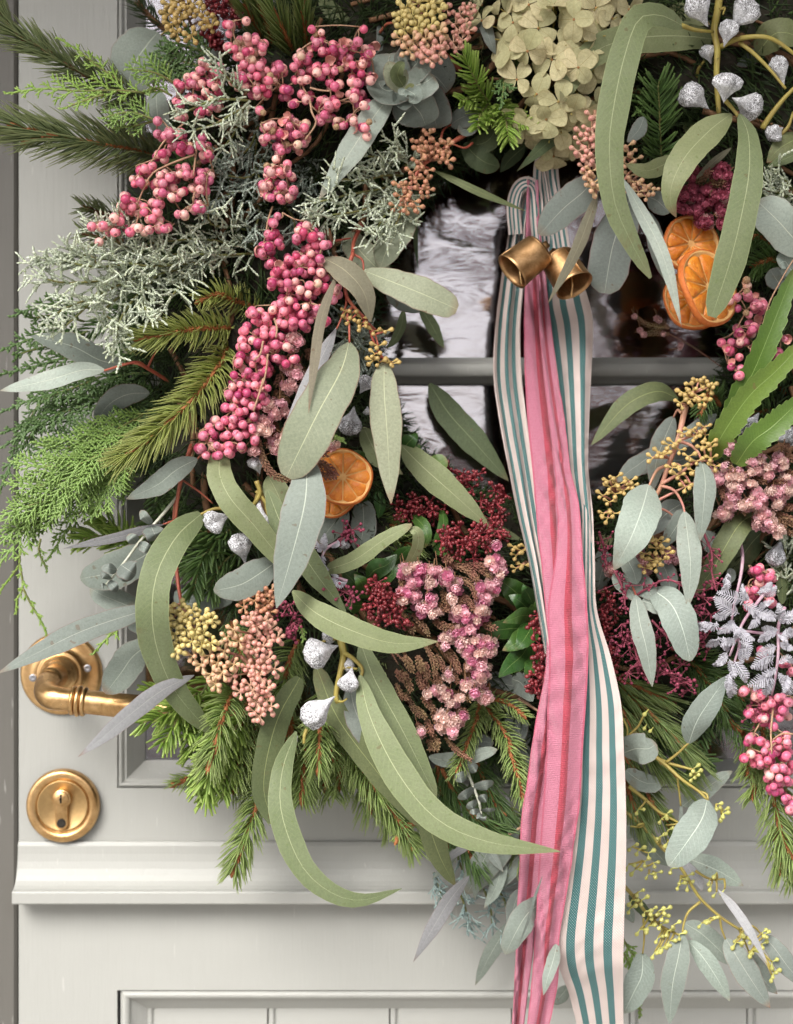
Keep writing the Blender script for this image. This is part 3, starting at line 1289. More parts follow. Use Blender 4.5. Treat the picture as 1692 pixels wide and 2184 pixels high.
BLOSSOM = [_blossom('pink_blossom', (.88, .50, .58), (.92, .68, .70), 1), _blossom('pale_blossom', (.90, .68, .64), (.86, .68, .58), 2),
           _blossom('magenta_blossom', (.76, .27, .44), (.82, .45, .55), 3), _blossom('wine_blossom', (.42, .09, .15), (.52, .17, .23), 4),
           _blossom('dusty_blossom', (.72, .43, .44), (.78, .54, .50), 5)]
M_scaly = simple('scaly_heather', (.26, .19, .085), (.085, .05, .025), 60, .8, use='both', c3=(.22, .085, .065))


def scaly(mb, pts3, w):
    """stem wrapped in small overlapping leaves, like a braid"""
    length = sum((pts3[i + 1] - pts3[i]).length for i in range(len(pts3) - 1))
    w *= random.uniform(.62, .9)
    n = max(10, int(length / .00036))
    pts = catmull(pts3, n)
    P0, P1, P2 = [], [], []
    base_t = random.uniform(0, .5)
    for i in range(n):
        T, N1, N2 = frame(pts, i)
        ph = i * 2.39996 + random.gauss(0, .15)
        rad = N1 * math.cos(ph) + N2 * math.sin(ph)
        t = i / n
        ww = w * (.75 + .5 * math.sin(math.pi * min(1, t * 1.1)) * (1 if t < .9 else .7))
        p = pts[i] + rad * ww * .12
        P0.append(p)
        P1.append(p + T * ww * .18 + rad * ww * .28)
        P2.append(p + T * ww * .42 + rad * ww * .30)
    mb.prisms(P0, P1, P2, w * .08, w * .125, w * .03, 4, .55, tint=np.clip(base_t + RNG.random(n) * .6, 0, 1))
    mb.tube(pts[::6], w * .2, w * .14, 5)


def heather(label, flowers, stems, h, key=(0, 1, 2), weights=(4, 3, 2), r=26, group=None, bulge=1.2):
    """flowers: (crop, "cx,cy,rx,ry ..."), stems: (crop, points, heights, width crop px)"""
    c0, s0 = (flowers or stems)[0][:2]
    x0, y0 = P(s0)[0][:2]
    o = thing('heather_sprig', label, 'heather sprig', at(c0, x0, y0, (h - 1.5) / 100), group)
    ms = MB()
    for st in stems:
        scaly(ms, path(*st[:3]), size(st[0], st[3]))
    pos = []
    R = size(c0, r) * .98
    for c, s in flowers:
        for cx, cy, rx, ry in P(s):
            rx, ry = rx * 1.25, ry * 1.25
            for k in range(int(40 * max(1, rx * ry / (r * r * 2)))):
                a, q = random.random() * 6.283, math.sqrt(random.random())
                ex, ey = max(rx - r, 3), max(ry - r, 3)
                p = at(c, cx + ex * q * math.cos(a), cy + ey * q * math.sin(a), (h + bulge * math.sqrt(1 - q * q) + random.gauss(0, .1)) / 100)
                if all((p - q2).length > R * 1.28 for q2 in pos):
                    pos.append(p)
    for p in pos:
        d = Vector((random.gauss(0, .6), -1, random.gauss(.1, .6))).normalized()
        inst('blossom', BLOSSOM[random.choices(key, weights)[0]], o, p, d.to_track_quat('Z', 'Y'), R * random.uniform(.85, 1.2))
    tw = MB()
    base = at(c0, x0, y0, (h - 1.5) / 100)
    for p in pos:
        q = p + Vector((random.gauss(0, .003), .006, random.gauss(.004, .004)))
        tw.tube([q, p], .0004, .0003, 3, cap=False)
    if tw.n:
        tw.build('twigs', M_brown_stem, o, kind='stuff')
    if ms.n:
        ms.build('scaly_stems', M_scaly, o, kind='stuff')
    return o


# ------------------------------------------------------------------ the door and what surrounds it
def X(x, h=0.0):
    return (x * 793 / 1692 - 396.5) * S * (D - h) / D


def Z(y, h=0.0):
    return (512 - y * 1024 / 2184) * S * (D - h) / D


def paint(name, c, dark=.9, rough=.42):
    m, nt, b, out = nodes(name)
    ob = coord(nt)
    mp = nt.nodes.new("ShaderNodeMapping")
    mp.inputs["Scale"].default_value = (110, 110, 9)
    nt.links.new(ob, mp.inputs[0])
    n0 = noise(nt, 5, ob, 4)
    n1 = noise(nt, 3, mp.outputs[0], 4, .6)
    col = mixc(nt, ramp(nt, n0, [(.3, 0), (.7, 1)]), c, tuple(q * dark for q in c))
    f = ramp(nt, noise(nt, 4, mp.outputs[0], 2, .5), [(.70, 0), (.74, 1)])
    col = mixc(nt, math_(nt, 'MULTIPLY', f, .28), col, (.62, .61, .58))
    nt.links.new(col, b.inputs["Base Color"])
    nt.links.new(math_(nt, 'MULTIPLY_ADD', n1, .15, rough - .07), b.inputs["Roughness"])
    b.inputs["Specular IOR Level"].default_value = .4
    bump(nt, b, n1, .22, .0012)
    return m


M_paint = paint('grey_door_paint', (.38, .38, .355))
M_frame = paint('frame_paint', (.125, .118, .105), .85, .5)


def glassmat():
    m, nt, b, out = nodes('old_glass')
    nt.nodes.remove(b)
    ob = coord(nt)
    mp = nt.nodes.new("ShaderNodeMapping")
    mp.inputs["Scale"].default_value = (4, 4, 10)
    nt.links.new(ob, mp.inputs[0])
    mp2 = nt.nodes.new("ShaderNodeMapping")
    mp2.inputs["Scale"].default_value = (16, 16, 52)
    nt.links.new(ob, mp2.inputs[0])
    hgt = math_(nt, 'ADD', noise(nt, 1.6, mp.outputs[0], 2, .5, .6), math_(nt, 'MULTIPLY', noise(nt, 1.6, mp2.outputs[0], 3, .55, .5), .20))
    bp = nt.nodes.new("ShaderNodeBump")
    bp.inputs["Strength"].default_value = .38
    bp.inputs["Distance"].default_value = .0035
    nt.links.new(hgt, bp.inputs["Height"])
    gl = nt.nodes.new("ShaderNodeBsdfGlossy")
    gl.inputs["Roughness"].default_value = .07
    gl.inputs["Color"].default_value = (.95, .93, 1, 1)
    nt.links.new(bp.outputs[0], gl.inputs["Normal"])
    tr = nt.nodes.new("ShaderNodeBsdfTransparent")
    tr.inputs[0].default_value = (.8, .76, .74, 1)
    fr = nt.nodes.new("ShaderNodeFresnel")
    fr.inputs["IOR"].default_value = 1.5
    mx = nt.nodes.new("ShaderNodeMixShader")
    # two panes of glass, four faces: each bounces back its share
    nt.links.new(math_(nt, 'MULTIPLY_ADD', fr.outputs[0], 4.0, .07, clamp=True), mx.inputs[0])
    nt.links.new(tr.outputs[0], mx.inputs[1])
    nt.links.new(gl.outputs[0], mx.inputs[2])
    nt.links.new(mx.outputs[0], out.inputs[0])
    return m


M_glass = glassmat()
door = thing('door', 'pale grey painted panelled door with two glass panes and brass furniture', 'door', (X(1050), 0, Z(2600)))
ZT, ZB = Z(-700), Z(2900)
XR = X(2080)


def dbox(name, x0, x1, y0, y1, z0, z1, mat_=None, bev=.0012):
    mb = MB()
    mb.box(x0, x1, y0, y1, z0, z1)
    o = mb.build(name, mat_ or M_paint, door, smooth=False)
    if bev:
        bv = o.modifiers.new('bevel', 'BEVEL')
        bv.width = bev
        bv.segments = 2
    return o


dbox('stile', X(40), X(250), 0, .044, ZB, ZT, bev=0)
dbox('stile', X(1870), XR, 0, .044, ZB, ZT)
dbox('middle_rail', X(250), X(1870), 0, .044, Z(2112), Z(1681), bev=0)
dbox('top_rail', X(250), X(1870), .0002, .044, Z(-480), ZT, bev=.0006)
dbox('bottom_rail', X(250), X(1870), .0002, .044, ZB, Z(2800), bev=.0006)


def moulding(name, x0, x1, z0, z1, prof, parent=door):
    """prof: (distance in from the edge, height) swept round a rectangle with mitred corners"""
    mb = MB()
    V, F = [], []
    n = len(prof)
    for cx, cz, sx, sz in ((x0, z0, 1, 1), (x1, z0, -1, 1), (x1, z1, -1, -1), (x0, z1, 1, -1)):
        for d, h in prof:
            V.append((cx + sx * d, -h, cz + sz * d))
    for k in range(4):
        k2 = (k + 1) % 4
        for i in range(n - 1):
            F.append((k * n + i, k2 * n + i, k2 * n + i + 1, k * n + i + 1))
    mb.add(V, F)
    return mb.build(name, M_paint, parent, smooth=False)


moulding('glazing_moulding', X(250), X(1870), Z(1681), Z(-480),
         [(0, -.0022), (.0008, -.0022), (.0012, -.0004), (.0016, .0008), (.0026, .0014), (.0036, .0008), (.0042, -.0006), (.0050, -.0012), (.0062, -.0012), (.0066, -.0022), (.0160, -.0165), (.0162, -.024)])
moulding('panel_moulding', X(256), X(1866), Z(2800), Z(2111),
         [(0, -.0022), (.0009, -.0022), (.0013, -.0006), (.0020, .0004), (.0034, .0010), (.0048, .0006), (.0060, -.0004), (.0066, -.0020), (.0070, -.0034), (.0165, -.0115), (.0168, -.02)])

pane = MB()
pane.box(X(275), X(1840), .018, .0195, Z(790), Z(-450))
pane.build('glass_pane', M_glass, door, smooth=False)
pane = MB()
pane.box(X(275), X(1840), .018, .0195, Z(1655), Z(790) - .0005)
pane.build('glass_pane', M_glass, door, smooth=False)
gb = MB()
prof = [(.0090, .0172), (.0090, .010), (.0080, .0082), (.0060, .0060), (.0052, .0035), (.0045, .0018), (.0030, .0006), (0, .0001), (-.0030, .0006), (-.0045, .0018), (-.0052, .0035), (-.0060, .0060), (-.0080, .0082), (-.0090, .010), (-.0090, .0172)]
zc = Z(788)
V = [(x, y, zc + dz) for x in (X(262), X(1850)) for dz, y in prof]
n_ = len(prof)
gb.add(V, [(k, k + 1, n_ + k + 1, n_ + k) for k in range(n_ - 1)])
gb.build('glazing_bar', M_paint, door)

dm = MB()
prof = [(Z(1793), .0), (Z(1794), .0022), (Z(1799), .0030), (Z(1802), .0034)]
for k in range(9):
    th = math.pi / 2 * k / 8
    prof.append((Z(1802) + (Z(1886) - Z(1802)) * math.sin(th), .0034 + .0136 * (1 - math.cos(th))))
prof += [(Z(1887), .0182), (Z(1890), .0188), (Z(1911), .0190), (Z(1914), .0182), (Z(1914), 0)]
n_ = len(prof)
x0, x1 = X(41), X(2075)
V = [(x, -h, z) for x in (x0, x1) for z, h in prof]
F = [(k, k + 1, n_ + k + 1, n_ + k) for k in range(n_ - 1)] + [tuple(range(n_)), tuple(n_ + k for k in range(n_))[::-1]]
dm.add(V, F)
dm.build('drip_moulding', M_paint, door, smooth=False)

edges = [305, 568, 831, 1094, 1349, 1602, 1820]
for a, b in zip(edges[:-1], edges[1:]):
    mb = MB()
    w = .0045
    xa, xb = X(a), X(b)
    prof = [(xa + .0006, .0145), (xa + .0006, .0122), (xa + .0016, .0112), (xa + .0036, .0112), (xa + .0046, .0122), (xa + .0050, .0130), (xa + .0058, .0130), (xa + .0062, .0112), (xb - .0006, .0112), (xb - .0002, .0118), (xb - .0002, .0145)]
    V = [(x, y, z) for z in (Z(2800), Z(2120)) for x, y in prof]
    n_ = len(prof)
    mb.add(V, [(k, k + 1, n_ + k + 1, n_ + k) for k in range(n_ - 1)])
    mb.build('panel_board', M_paint, door, smooth=False)
mb = MB()
mb.box(X(300), X(1830), .0146, .03, Z(2800), Z(2115))
mb.build('panel_backing', M_frame, door, smooth=False)

# --- brass furniture
def brass(name, c, c2, rough):
    m, nt, b, out = nodes(name)
    ob = coord(nt)
    n1 = ramp(nt, noise(nt, 70, ob, 6, .7, .6), [(.36, 0), (.62, 1)])
    n2 = noise(nt, 500, ob, 5, .7)
    nt.links.new(mixc(nt, n1, c, c2), b.inputs["Base Color"])
    b.inputs["Metallic"].default_value = 1
    nt.links.new(math_(nt, 'MULTIPLY_ADD', n2, .42, rough - .21), b.inputs["Roughness"])
    bump(nt, b, n2, .16, .0004)
    return m


M_brass = brass('aged_brass', (.72, .47, .23), (.46, .27, .11), .34)
M_bell = brass('hammered_bell_brass', (.58, .36, .18), (.30, .165, .07), .46)
M_bolt = simple('steel_screw', (.45, .45, .48), (.3, .3, .32), 800, .35, metal=1)
M_black = simple('dark_slot', (.02, .015, .01), rough=.8)
TOCAM = Matrix.Rotation(math.radians(90), 4, 'X')      # local z -> towards the camera (-y)

hc = Vector((X(132), 0, Z(1436)))
hd = thing('door_handle', None, None, (0, 0, 0))
hd.parent = door
hd.location = hc - door.location
M0 = Matrix.Translation(hc) @ TOCAM
mb = MB()
mb.lathe([(.0272, -.0002), (.0276, .0012), (.0272, .0026), (.0262, .0036), (.0246, .0042), (.0230, .0040), (.0205, .0042), (.0160, .0046), (.0158, .0062), (.0150, .0074), (.0140, .0078), (.0131, .0074), (.0127, .0086),
          (.0124, .0102), (.0114, .0116), (.0104, .0120), (.0100, .0132), (.0095, .0150), (.0082, .0160), (.0078, .0180), (.0076, .030), (.0072, .036), (0, .037)], 48, M0)
mb.build('rose', M_brass, hd)
for ang in (12, 128, 188):
    p = hc + Vector((.0185 * math.cos(math.radians(ang)), -.0042, .0185 * math.sin(math.radians(ang))))
    mb = MB()
    mb.lathe([(.0027, -.0002), (.0027, .0004), (.0022, .0008), (.0010, .0004), (0, .0004)], 12, Matrix.Translation(p) @ TOCAM)
    mb.build('screw', M_bolt, hd)
mb = MB()
pts = [hc + Vector(v) for v in ((0, -.028, -.0004), (-.0005, -.038, -.0030), (.0006, -.0475, -.0065), (.0052, -.0545, -.0090), (.012, -.0565, -.0102), (.022, -.0570, -.0112), (.05, -.0570, -.0142), (.085, -.0565, -.0178), (.125, -.0555, -.0216))]
c_ = catmull(pts, 40)
V, F = [], []
sd = 20
for i, p in enumerate(c_):
    T = (c_[min(i + 1, 39)] - c_[max(i - 1, 0)]).normalized()
    A = T.cross(Vector((0, 0, 1))).normalized()
    B = A.cross(T)
    t = i / 39
    r = .0078 if t < .25 else .0073 + .0010 * min(1, (t - .25) / .5)
    for k in range(sd):
        th = 2 * math.pi * k / sd
        V.append(tuple(p + A * r * math.cos(th) + B * r * math.sin(th)))
for i in range(39):
    for k in range(sd):
        F.append((i * sd + k, i * sd + (k + 1) % sd, (i + 1) * sd + (k + 1) % sd, (i + 1) * sd + k))
F.append(tuple(39 * sd + k for k in range(sd)))
mb.add(V, F)
axis = (pts[6] - pts[5]).normalized()
for off, rr in ((.0000, .0094), (.0034, .0100), (.0068, .0094)):
    q = pts[5] + axis * (off - .002)
    mb.lathe([(.0070, -.0016), (rr * .93, -.0014), (rr, -.0006), (rr, .0006), (rr * .93, .0014), (.0070, .0016)], 24, Matrix.Translation(q) @ axis.to_track_quat('Z', 'Y').to_matrix().to_4x4())
mb.build('lever', M_brass, hd)

lc = Vector((X(137), 0, Z(1716)))
lk = thing('door_lock', None, None)
lk.parent = door
lk.location = lc - door.location
M0 = Matrix.Translation(lc) @ TOCAM
mb = MB()
mb.lathe([(.0242, -.0002), (.0246, .0016), (.0244, .0048), (.0236, .0066), (.0222, .0074), (.0200, .0074), (.0184, .0068), (.0176, .0054), (.0170, .0050)], 56, M0, cap=False)
mb.build('escutcheon_ring', M_brass, lk)
M_brassd = brass('dull_brass', (.55, .37, .17), (.42, .27, .12), .42)
mb = MB()
mb.lathe([(.0172, .0030), (.0172, .0052), (.0166, .0058), (.0158, .0052), (0, .0050)], 48, M0)
mb.build('escutcheon_plate', M_brassd, lk)
mb = MB()
pr, w, ln = .0064, .0042, .0200
V = []
out_ = []
for k in range(25):
    th = math.radians(-50 + 280 * k / 24)
    out_.append((pr * math.cos(th), pr * math.sin(th) + .0052))
for k in range(9):
    th = math.pi + math.pi * k / 8
    out_.append((w * math.cos(th), w * math.sin(th) - .0110))
n_ = len(out_)
V = [(lc.x + x, -h, lc.z + z) for h in (.0045, .0078) for x, z in out_] + [(lc.x + x * .9, -.0084, lc.z + .0005 + (z - .0005) * .95) for x, z in out_]
F = [(k, (k + 1) % n_, n_ + (k + 1) % n_, n_ + k) for k in range(n_)] + [(n_ + k, n_ + (k + 1) % n_, 2 * n_ + (k + 1) % n_, 2 * n_ + k) for k in range(n_)] + [tuple(2 * n_ + k for k in range(n_))]
mb.add(V, F)
mb.build('lock_cylinder', M_brass, lk)
mb = MB()
mb.lathe([(.0050, .0080), (.0050, .0098), (.0046, .0102), (0, .0102)], 28, Matrix.Translation(Vector((0, 0, .0056))) @ M0)
mb.build('lock_plug', M_brass, lk)
mb = MB()
mb.box(lc.x - .0006, lc.x + .0006, -.0104, -.0100, lc.z + .0028, lc.z + .0088)
mb.box(lc.x - .0010, lc.x + .0003, -.0104, -.01005, lc.z + .0046, lc.z + .0062)
mb.build('key_slot', M_black, lk)
mb = MB()
mb.lathe([(.0030, .0084), (.0030, .0088), (.0020, .0086), (0, .0086)], 16, Matrix.Translation(Vector((0, 0, -.0108))) @ M0)
mb.build('cylinder_screw', M_black, lk)

# frame, porch, room behind, paving and the planting that the glass mirrors
mb = MB()
mb.box(-1.6, X(34), .002, .1, -1.25, 1.1)
mb.box(XR + .003, 1.6, .002, .1, -1.25, 1.1)
mb.box(X(34), XR + .003, .050, .1, ZT + .003, 1.1)
mb.box(X(34), XR + .003, .050, .1, -1.25, ZB - .003)
mb.box(X(34), X(34) + .02, .046, .1, ZB, ZT)
o = mb.build('door_frame', M_frame, smooth=False)
tag(o, kind='structure')
bv = o.modifiers.new('bevel', 'BEVEL')
bv.width = .002
mb = MB()
mb.box(-.6, .9, .9, .92, -1.0, 1.0)
mb.box(-.62, -.6, .1, .92, -1.0, 1.0)
mb.box(.9, .92, .1, .92, -1.0, 1.0)
mb.box(-.62, .92, .1, .92, -1.02, -1.0)
mb.box(-.62, .92, .1, .92, 1.0, 1.02)
tag(mb.build('hallway_wall', simple('maroon_wall', (.30, .06, .045), (.18, .035, .03), 3, .8), smooth=False), kind='structure')
mb = MB()
mb.box(-2.2, 2.2, -.60, .1, .72, .80)
tag(mb.build('porch_ceiling', simple('porch_paint', (.22, .17, .12), rough=.8), smooth=False), kind='structure')
mb = MB()
mb.box(-60, 60, -60, 0.05, -1.30, -1.25)
tag(mb.build('ground', simple('paving_stone', (.40, .385, .355), (.30, .29, .27), 3, .8), smooth=False), kind='structure')


def hedge():
    """a dark copper hedge with a ragged gap, seen only as a reflection"""
    mb = MB()
    n = 7200
    xs = RNG.uniform(-7, 8, n)
    zs = RNG.uniform(-1.25, 4.9, n)
    ys = RNG.uniform(-9.6, -9.0, n)
    gap = ((xs - .28) / .46) ** 2 + ((zs - 1.12) / .85) ** 2 + .35 * np.sin(xs * 17 + zs * 5) + .3 * np.sin(zs * 9 - xs * 4)
    gap2 = ((xs - 1.9) / .3) ** 2 + ((zs - .55) / .35) ** 2 + .4 * np.sin(xs * 23)
    top = zs < 4.5 + .35 * np.sin(xs * 1.7) + .2 * np.sin(xs * 5)
    k = (gap > 1) & (gap2 > 1) & top
    pos = np.stack([xs, ys, zs], 1)[k]
    q = []
    for _ in range(len(pos)):
        q.append(np.array(Quaternion((random.gauss(0, 1), random.gauss(0, 1), random.gauss(0, 1), random.gauss(0, 1))).normalized().to_matrix()))
    tv = [(-1, 0, 0), (0, .6, .15), (1, 0, 0), (0, -.6, .15), (0, 0, .35)]
    mb.replicate(tv, [(0, 1, 4), (1, 2, 4), (2, 3, 4), (3, 0, 4)], pos, q, RNG.uniform(.10, .19, len(pos)))
    o = mb.build('copper_hedge', simple('copper_leaf', (.27, .06, .05), (.12, .04, .03), 2, .6, use='tint'))
    tag(o, kind='stuff')


hedge()


# ------------------------------------------------------------------ ribbons, bells, fruit and flower heads
def ribbon(name, label, cat, rows, mat_, folds=(.0025, 2.0), parts=None, group=None, wr=.0006):
    """rows: (y, x left, x right, height cm) down the picture, full-picture units"""
    Lp = [at('F', r[1], r[0], r[3] / 100) for r in rows]
    Rp = [at('F', r[2], r[0], r[3] / 100) for r in rows]
    n, m = 150, 41
    Ls, Rs = catmull(Lp, n), catmull(Rp, n)
    o = thing(name, label, cat, (Lp[0] + Rp[0]) / 2, group)
    cum = [0]
    for i in range(1, n):
        cum.append(cum[-1] + ((Ls[i] + Rs[i]) / 2 - (Ls[i - 1] + Rs[i - 1]) / 2).length)
    ph = [random.random() * 6.28 for _ in range(6)]
    mb = MB()
    V, UV, F = [], [], []
    for i in range(n):
        t = i / (n - 1)
        w = (Rs[i] - Ls[i]).length
        A = folds[0] * (1.25 - .75 * min(1, w / .036))
        for k in range(m):
            v = k / (m - 1)
            p = Ls[i].lerp(Rs[i], v)
            off = A * math.sin(2 * math.pi * folds[1] * v + ph[0] + 1.2 * math.sin(t * 5 + ph[1])) * (1 if folds[1] > 1 else 1)
            off += wr * (math.sin(cum[i] * 420 + v * 9 + ph[2] + 2 * math.sin(v * 5 + t * 13)) * .5 + math.sin(cum[i] * 190 - v * 14 + ph[3]) * .7) * (math.sin(t * 23 + v * 3 + ph[4]) * .5 + .5)
            V.append((p.x, p.y - off, p.z))
            UV.append((v, cum[i]))
    for i in range(n - 1):
        for k in range(m - 1):
            F.append((i * m + k, i * m + k + 1, (i + 1) * m + k + 1, (i + 1) * m + k))
    if parts:
        for nm, v0, v1, mt in parts:
            k0, k1 = int(v0 * (m - 1)), int(v1 * (m - 1))
            sub = MB()
            vv = [V[i * m + k] for i in range(n) for k in range(k0, k1 + 1)]
            uu = [UV[i * m + k] for i in range(n) for k in range(k0, k1 + 1)]
            mm = k1 - k0 + 1
            ff = [(i * mm + k, i * mm + k + 1, (i + 1) * mm + k + 1, (i + 1) * mm + k) for i in range(n - 1) for k in range(mm - 1)]
            if nm == 'velvet_stripe':
                vv = [(x, y - .0006 * math.sin(math.pi * ((j % mm) / (mm - 1))), z) for j, (x, y, z) in enumerate(vv)]
            sub.add(vv, ff, uv=uu)
            sub.build(nm, mt, o)
    else:
        mb.add(V, F, uv=UV)
        mb.build('band', mat_, o)
    return o


def stripemat():
    m, nt, b, out = nodes('striped_cotton_ribbon')
    uv = coord(nt, 'UV')
    sep = nt.nodes.new("ShaderNodeSeparateXYZ")
    nt.links.new(uv, sep.inputs[0])
    u, v = sep.outputs[0], sep.outputs[1]
    ob = coord(nt)
    f = None
    for cx in (.205, .485, .765):
        g = math_(nt, 'LESS_THAN', math_(nt, 'ABSOLUTE', math_(nt, 'SUBTRACT', u, cx)), .066)
        f = g if f is None else math_(nt, 'MAXIMUM', f, g)
    # basket weave: dots of pale weft showing through the teal warp
    su = math_(nt, 'SINE', math_(nt, 'MULTIPLY', u, 2 * math.pi * 25))
    sv = math_(nt, 'SINE', math_(nt, 'MULTIPLY', v, 2 * math.pi / .0017))
    wv = math_(nt, 'MULTIPLY', su, sv)
    dots = ramp(nt, wv, [(.45, 0), (.8, 1)])
    teal = mixc(nt, math_(nt, 'MULTIPLY', dots, .8), (.028, .115, .115), (.42, .46, .44))
    nz = ramp(nt, noise(nt, 60, ob, 3), [(.3, 0), (.7, 1)])
    base = mixc(nt, nz, (.49, .395, .365), (.56, .47, .435))
    base = mixc(nt, math_(nt, 'MULTIPLY', ramp(nt, wv, [(.0, 0), (.8, 1)]), .45), base, (.70, .63, .59))
    nt.links.new(mixc(nt, f, base, teal), b.inputs["Base Color"])
    b.inputs["Roughness"].default_value = .75
    b.inputs["Specular IOR Level"].default_value = .2
    b.inputs["Sheen Weight"].default_value = .15
    bump(nt, b, wv, .35, .0003)
    return m


def taffeta(name, c, c2, rib):
    m, nt, b, out = nodes(name)
    uv = coord(nt, 'UV')
    sep = nt.nodes.new("ShaderNodeSeparateXYZ")
    nt.links.new(uv, sep.inputs[0])
    u, v = sep.outputs[0], sep.outputs[1]
    ob = coord(nt)
    w = math_(nt, 'MULTIPLY_ADD', noise(nt, 120, ob, 2), 7.0, math_(nt, 'MULTIPLY', v, 2 * math.pi / rib))
    sv = math_(nt, 'SINE', w)
    mp = nt.nodes.new("ShaderNodeMapping")
    mp.inputs["Scale"].default_value = (60, 400, 1)
    nt.links.new(uv, mp.inputs[0])
    cr = noise(nt, 1.0, mp.outputs[0], 4, .65, .6)
    f = ramp(nt, cr, [(.35, 0), (.68, 1)])
    col = mixc(nt, math_(nt, 'MULTIPLY', f, .6), c, c2)
    col = mixc(nt, math_(nt, 'MULTIPLY_ADD', sv, .10, .10), col, tuple(min(1, q * 1.3 + .06) for q in c))
    nt.links.new(col, b.inputs["Base Color"])
    b.inputs["Roughness"].default_value = .48
    b.inputs["Specular IOR Level"].default_value = .4
    b.inputs["Sheen Weight"].default_value = .25
    hh = math_(nt, 'ADD', math_(nt, 'MULTIPLY', sv, .25), math_(nt, 'MULTIPLY', cr, 2.2))
    bump(nt, b, hh, .6, .0008)
    return m


M_stripe = stripemat()
M_taff = taffeta('pink_taffeta', (.46, .155, .225), (.35, .095, .15), .0011)
M_velvet = taffeta('red_velvet', (.40, .045, .075), (.27, .025, .045), .0013)
M_velvet.node_tree.nodes["Principled BSDF"].inputs["Roughness"].default_value = .8
M_edge = taffeta('picot_edge', (.44, .09, .15), (.34, .06, .10), .0012)
PP = [('picot_edge', 0, .05, M_edge), ('pleated_band', .05, .40, M_taff), ('velvet_stripe', .40, .60, M_velvet), ('pleated_band', .60, .95, M_taff), ('picot_edge', .95, 1, M_edge)]

ribbon('striped_ribbon', 'teal striped pale pink ribbon strand hanging left of the pink ribbon below the bells', 'ribbon',
       [(378, 1118, 1142, 5.2), (410, 1100, 1136, 5.0), (450, 1090, 1128, 4.6), (500, 1084, 1122, 4.2), (600, 1068, 1118, 3.8), (700, 1056, 1110, 3.4), (800, 1052, 1112, 3.6), (900, 1065, 1124, 5.0),
        (1000, 1084, 1138, 6.4), (1100, 1104, 1152, 8.7), (1200, 1128, 1168, 11.0), (1300, 1146, 1184, 12.0), (1400, 1163, 1194, 12.2), (1480, 1168, 1200, 12.2)], M_stripe, (.0036, 2.1), group='striped ribbon strands')
ribbon('striped_ribbon', 'teal striped pale pink ribbon strand hanging behind the right bell', 'ribbon',
       [(360, 1152, 1176, 4.8), (420, 1158, 1190, 4.8), (520, 1165, 1215, 4.4), (640, 1150, 1256, 4.2), (700, 1160, 1266, 4.0), (800, 1178, 1262, 4.4), (900, 1192, 1258, 5.6),
        (1000, 1204, 1256, 7.6), (1100, 1222, 1262, 9.8), (1200, 1238, 1266, 11.0), (1280, 1244, 1262, 11.4)], M_stripe, (.0032, 1.6), group='striped ribbon strands')
ribbon('striped_ribbon', 'widest teal striped pale pink ribbon tail hanging to the bottom right of the pink tails', 'ribbon',
       [(960, 1236, 1252, 5.4), (1040, 1240, 1260, 8.0), (1100, 1242, 1266, 10.0), (1200, 1240, 1270, 11.6), (1300, 1238, 1274, 12.4), (1400, 1238, 1303, 12.6), (1500, 1234, 1325, 12.6), (1600, 1230, 1331, 12.5), (1700, 1226, 1335, 12.3),
        (1800, 1216, 1336, 12.0), (1900, 1202, 1334, 11.6), (2000, 1188, 1331, 11.4), (2060, 1192, 1330, 10.9), (2120, 1214, 1330, 10.0), (2200, 1234, 1331, 9.2)], M_stripe, (.0014, .8), group='striped ribbon strands')
ribbon('pink_ribbon', 'widest pink ribbon with red velvet centre stripe, lying in front of the others', 'ribbon',
       [(560, 1146, 1160, 4.9), (700, 1150, 1176, 4.9), (800, 1160, 1189, 5.2), (900, 1172, 1205, 6.4), (1000, 1184, 1217, 8.6), (1067, 1188, 1234, 10.3), (1130, 1190, 1240, 11.6),
        (1200, 1184, 1245, 12.9), (1300, 1169, 1254, 13.4), (1400, 1172, 1256, 13.6), (1500, 1169, 1251, 13.5), (1600, 1166, 1244, 13.3), (1700, 1160, 1239, 13.1), (1800, 1153, 1226, 12.7), (1900, 1147, 1211, 12.3),
        (2000, 1141, 1194, 11.9), (2100, 1134, 1190, 11.3), (2200, 1123, 1168, 10.7)], None, (.0020, 1.1), PP, group='pink ribbon tails', wr=.0017)
ribbon('pink_ribbon', 'pink ribbon starting highest between the bells, slipping out left at the bottom', 'ribbon',
       [(385, 1124, 1148, 5.5), (450, 1122, 1149, 5.2), (600, 1120, 1162, 4.5), (700, 1118, 1174, 4.2), (800, 1120, 1186, 4.5), (900, 1126, 1202, 5.6), (1000, 1136, 1212, 7.7), (1067, 1142, 1214, 9.3), (1130, 1147, 1214, 10.7), (1200, 1155, 1214, 12.0),
        (1300, 1164, 1212, 12.5), (1380, 1167, 1208, 12.6), (1450, 1161, 1203, 12.6), (1550, 1141, 1193, 12.5), (1650, 1127, 1182, 12.3), (1750, 1112, 1170, 12.0), (1850, 1108, 1160, 11.6), (1950, 1102, 1148, 11.2), (2050, 1099, 1134, 10.7), (2200, 1091, 1116, 10.2)],
       None, (.0022, 1.2), PP, group='pink ribbon tails', wr=.0017)
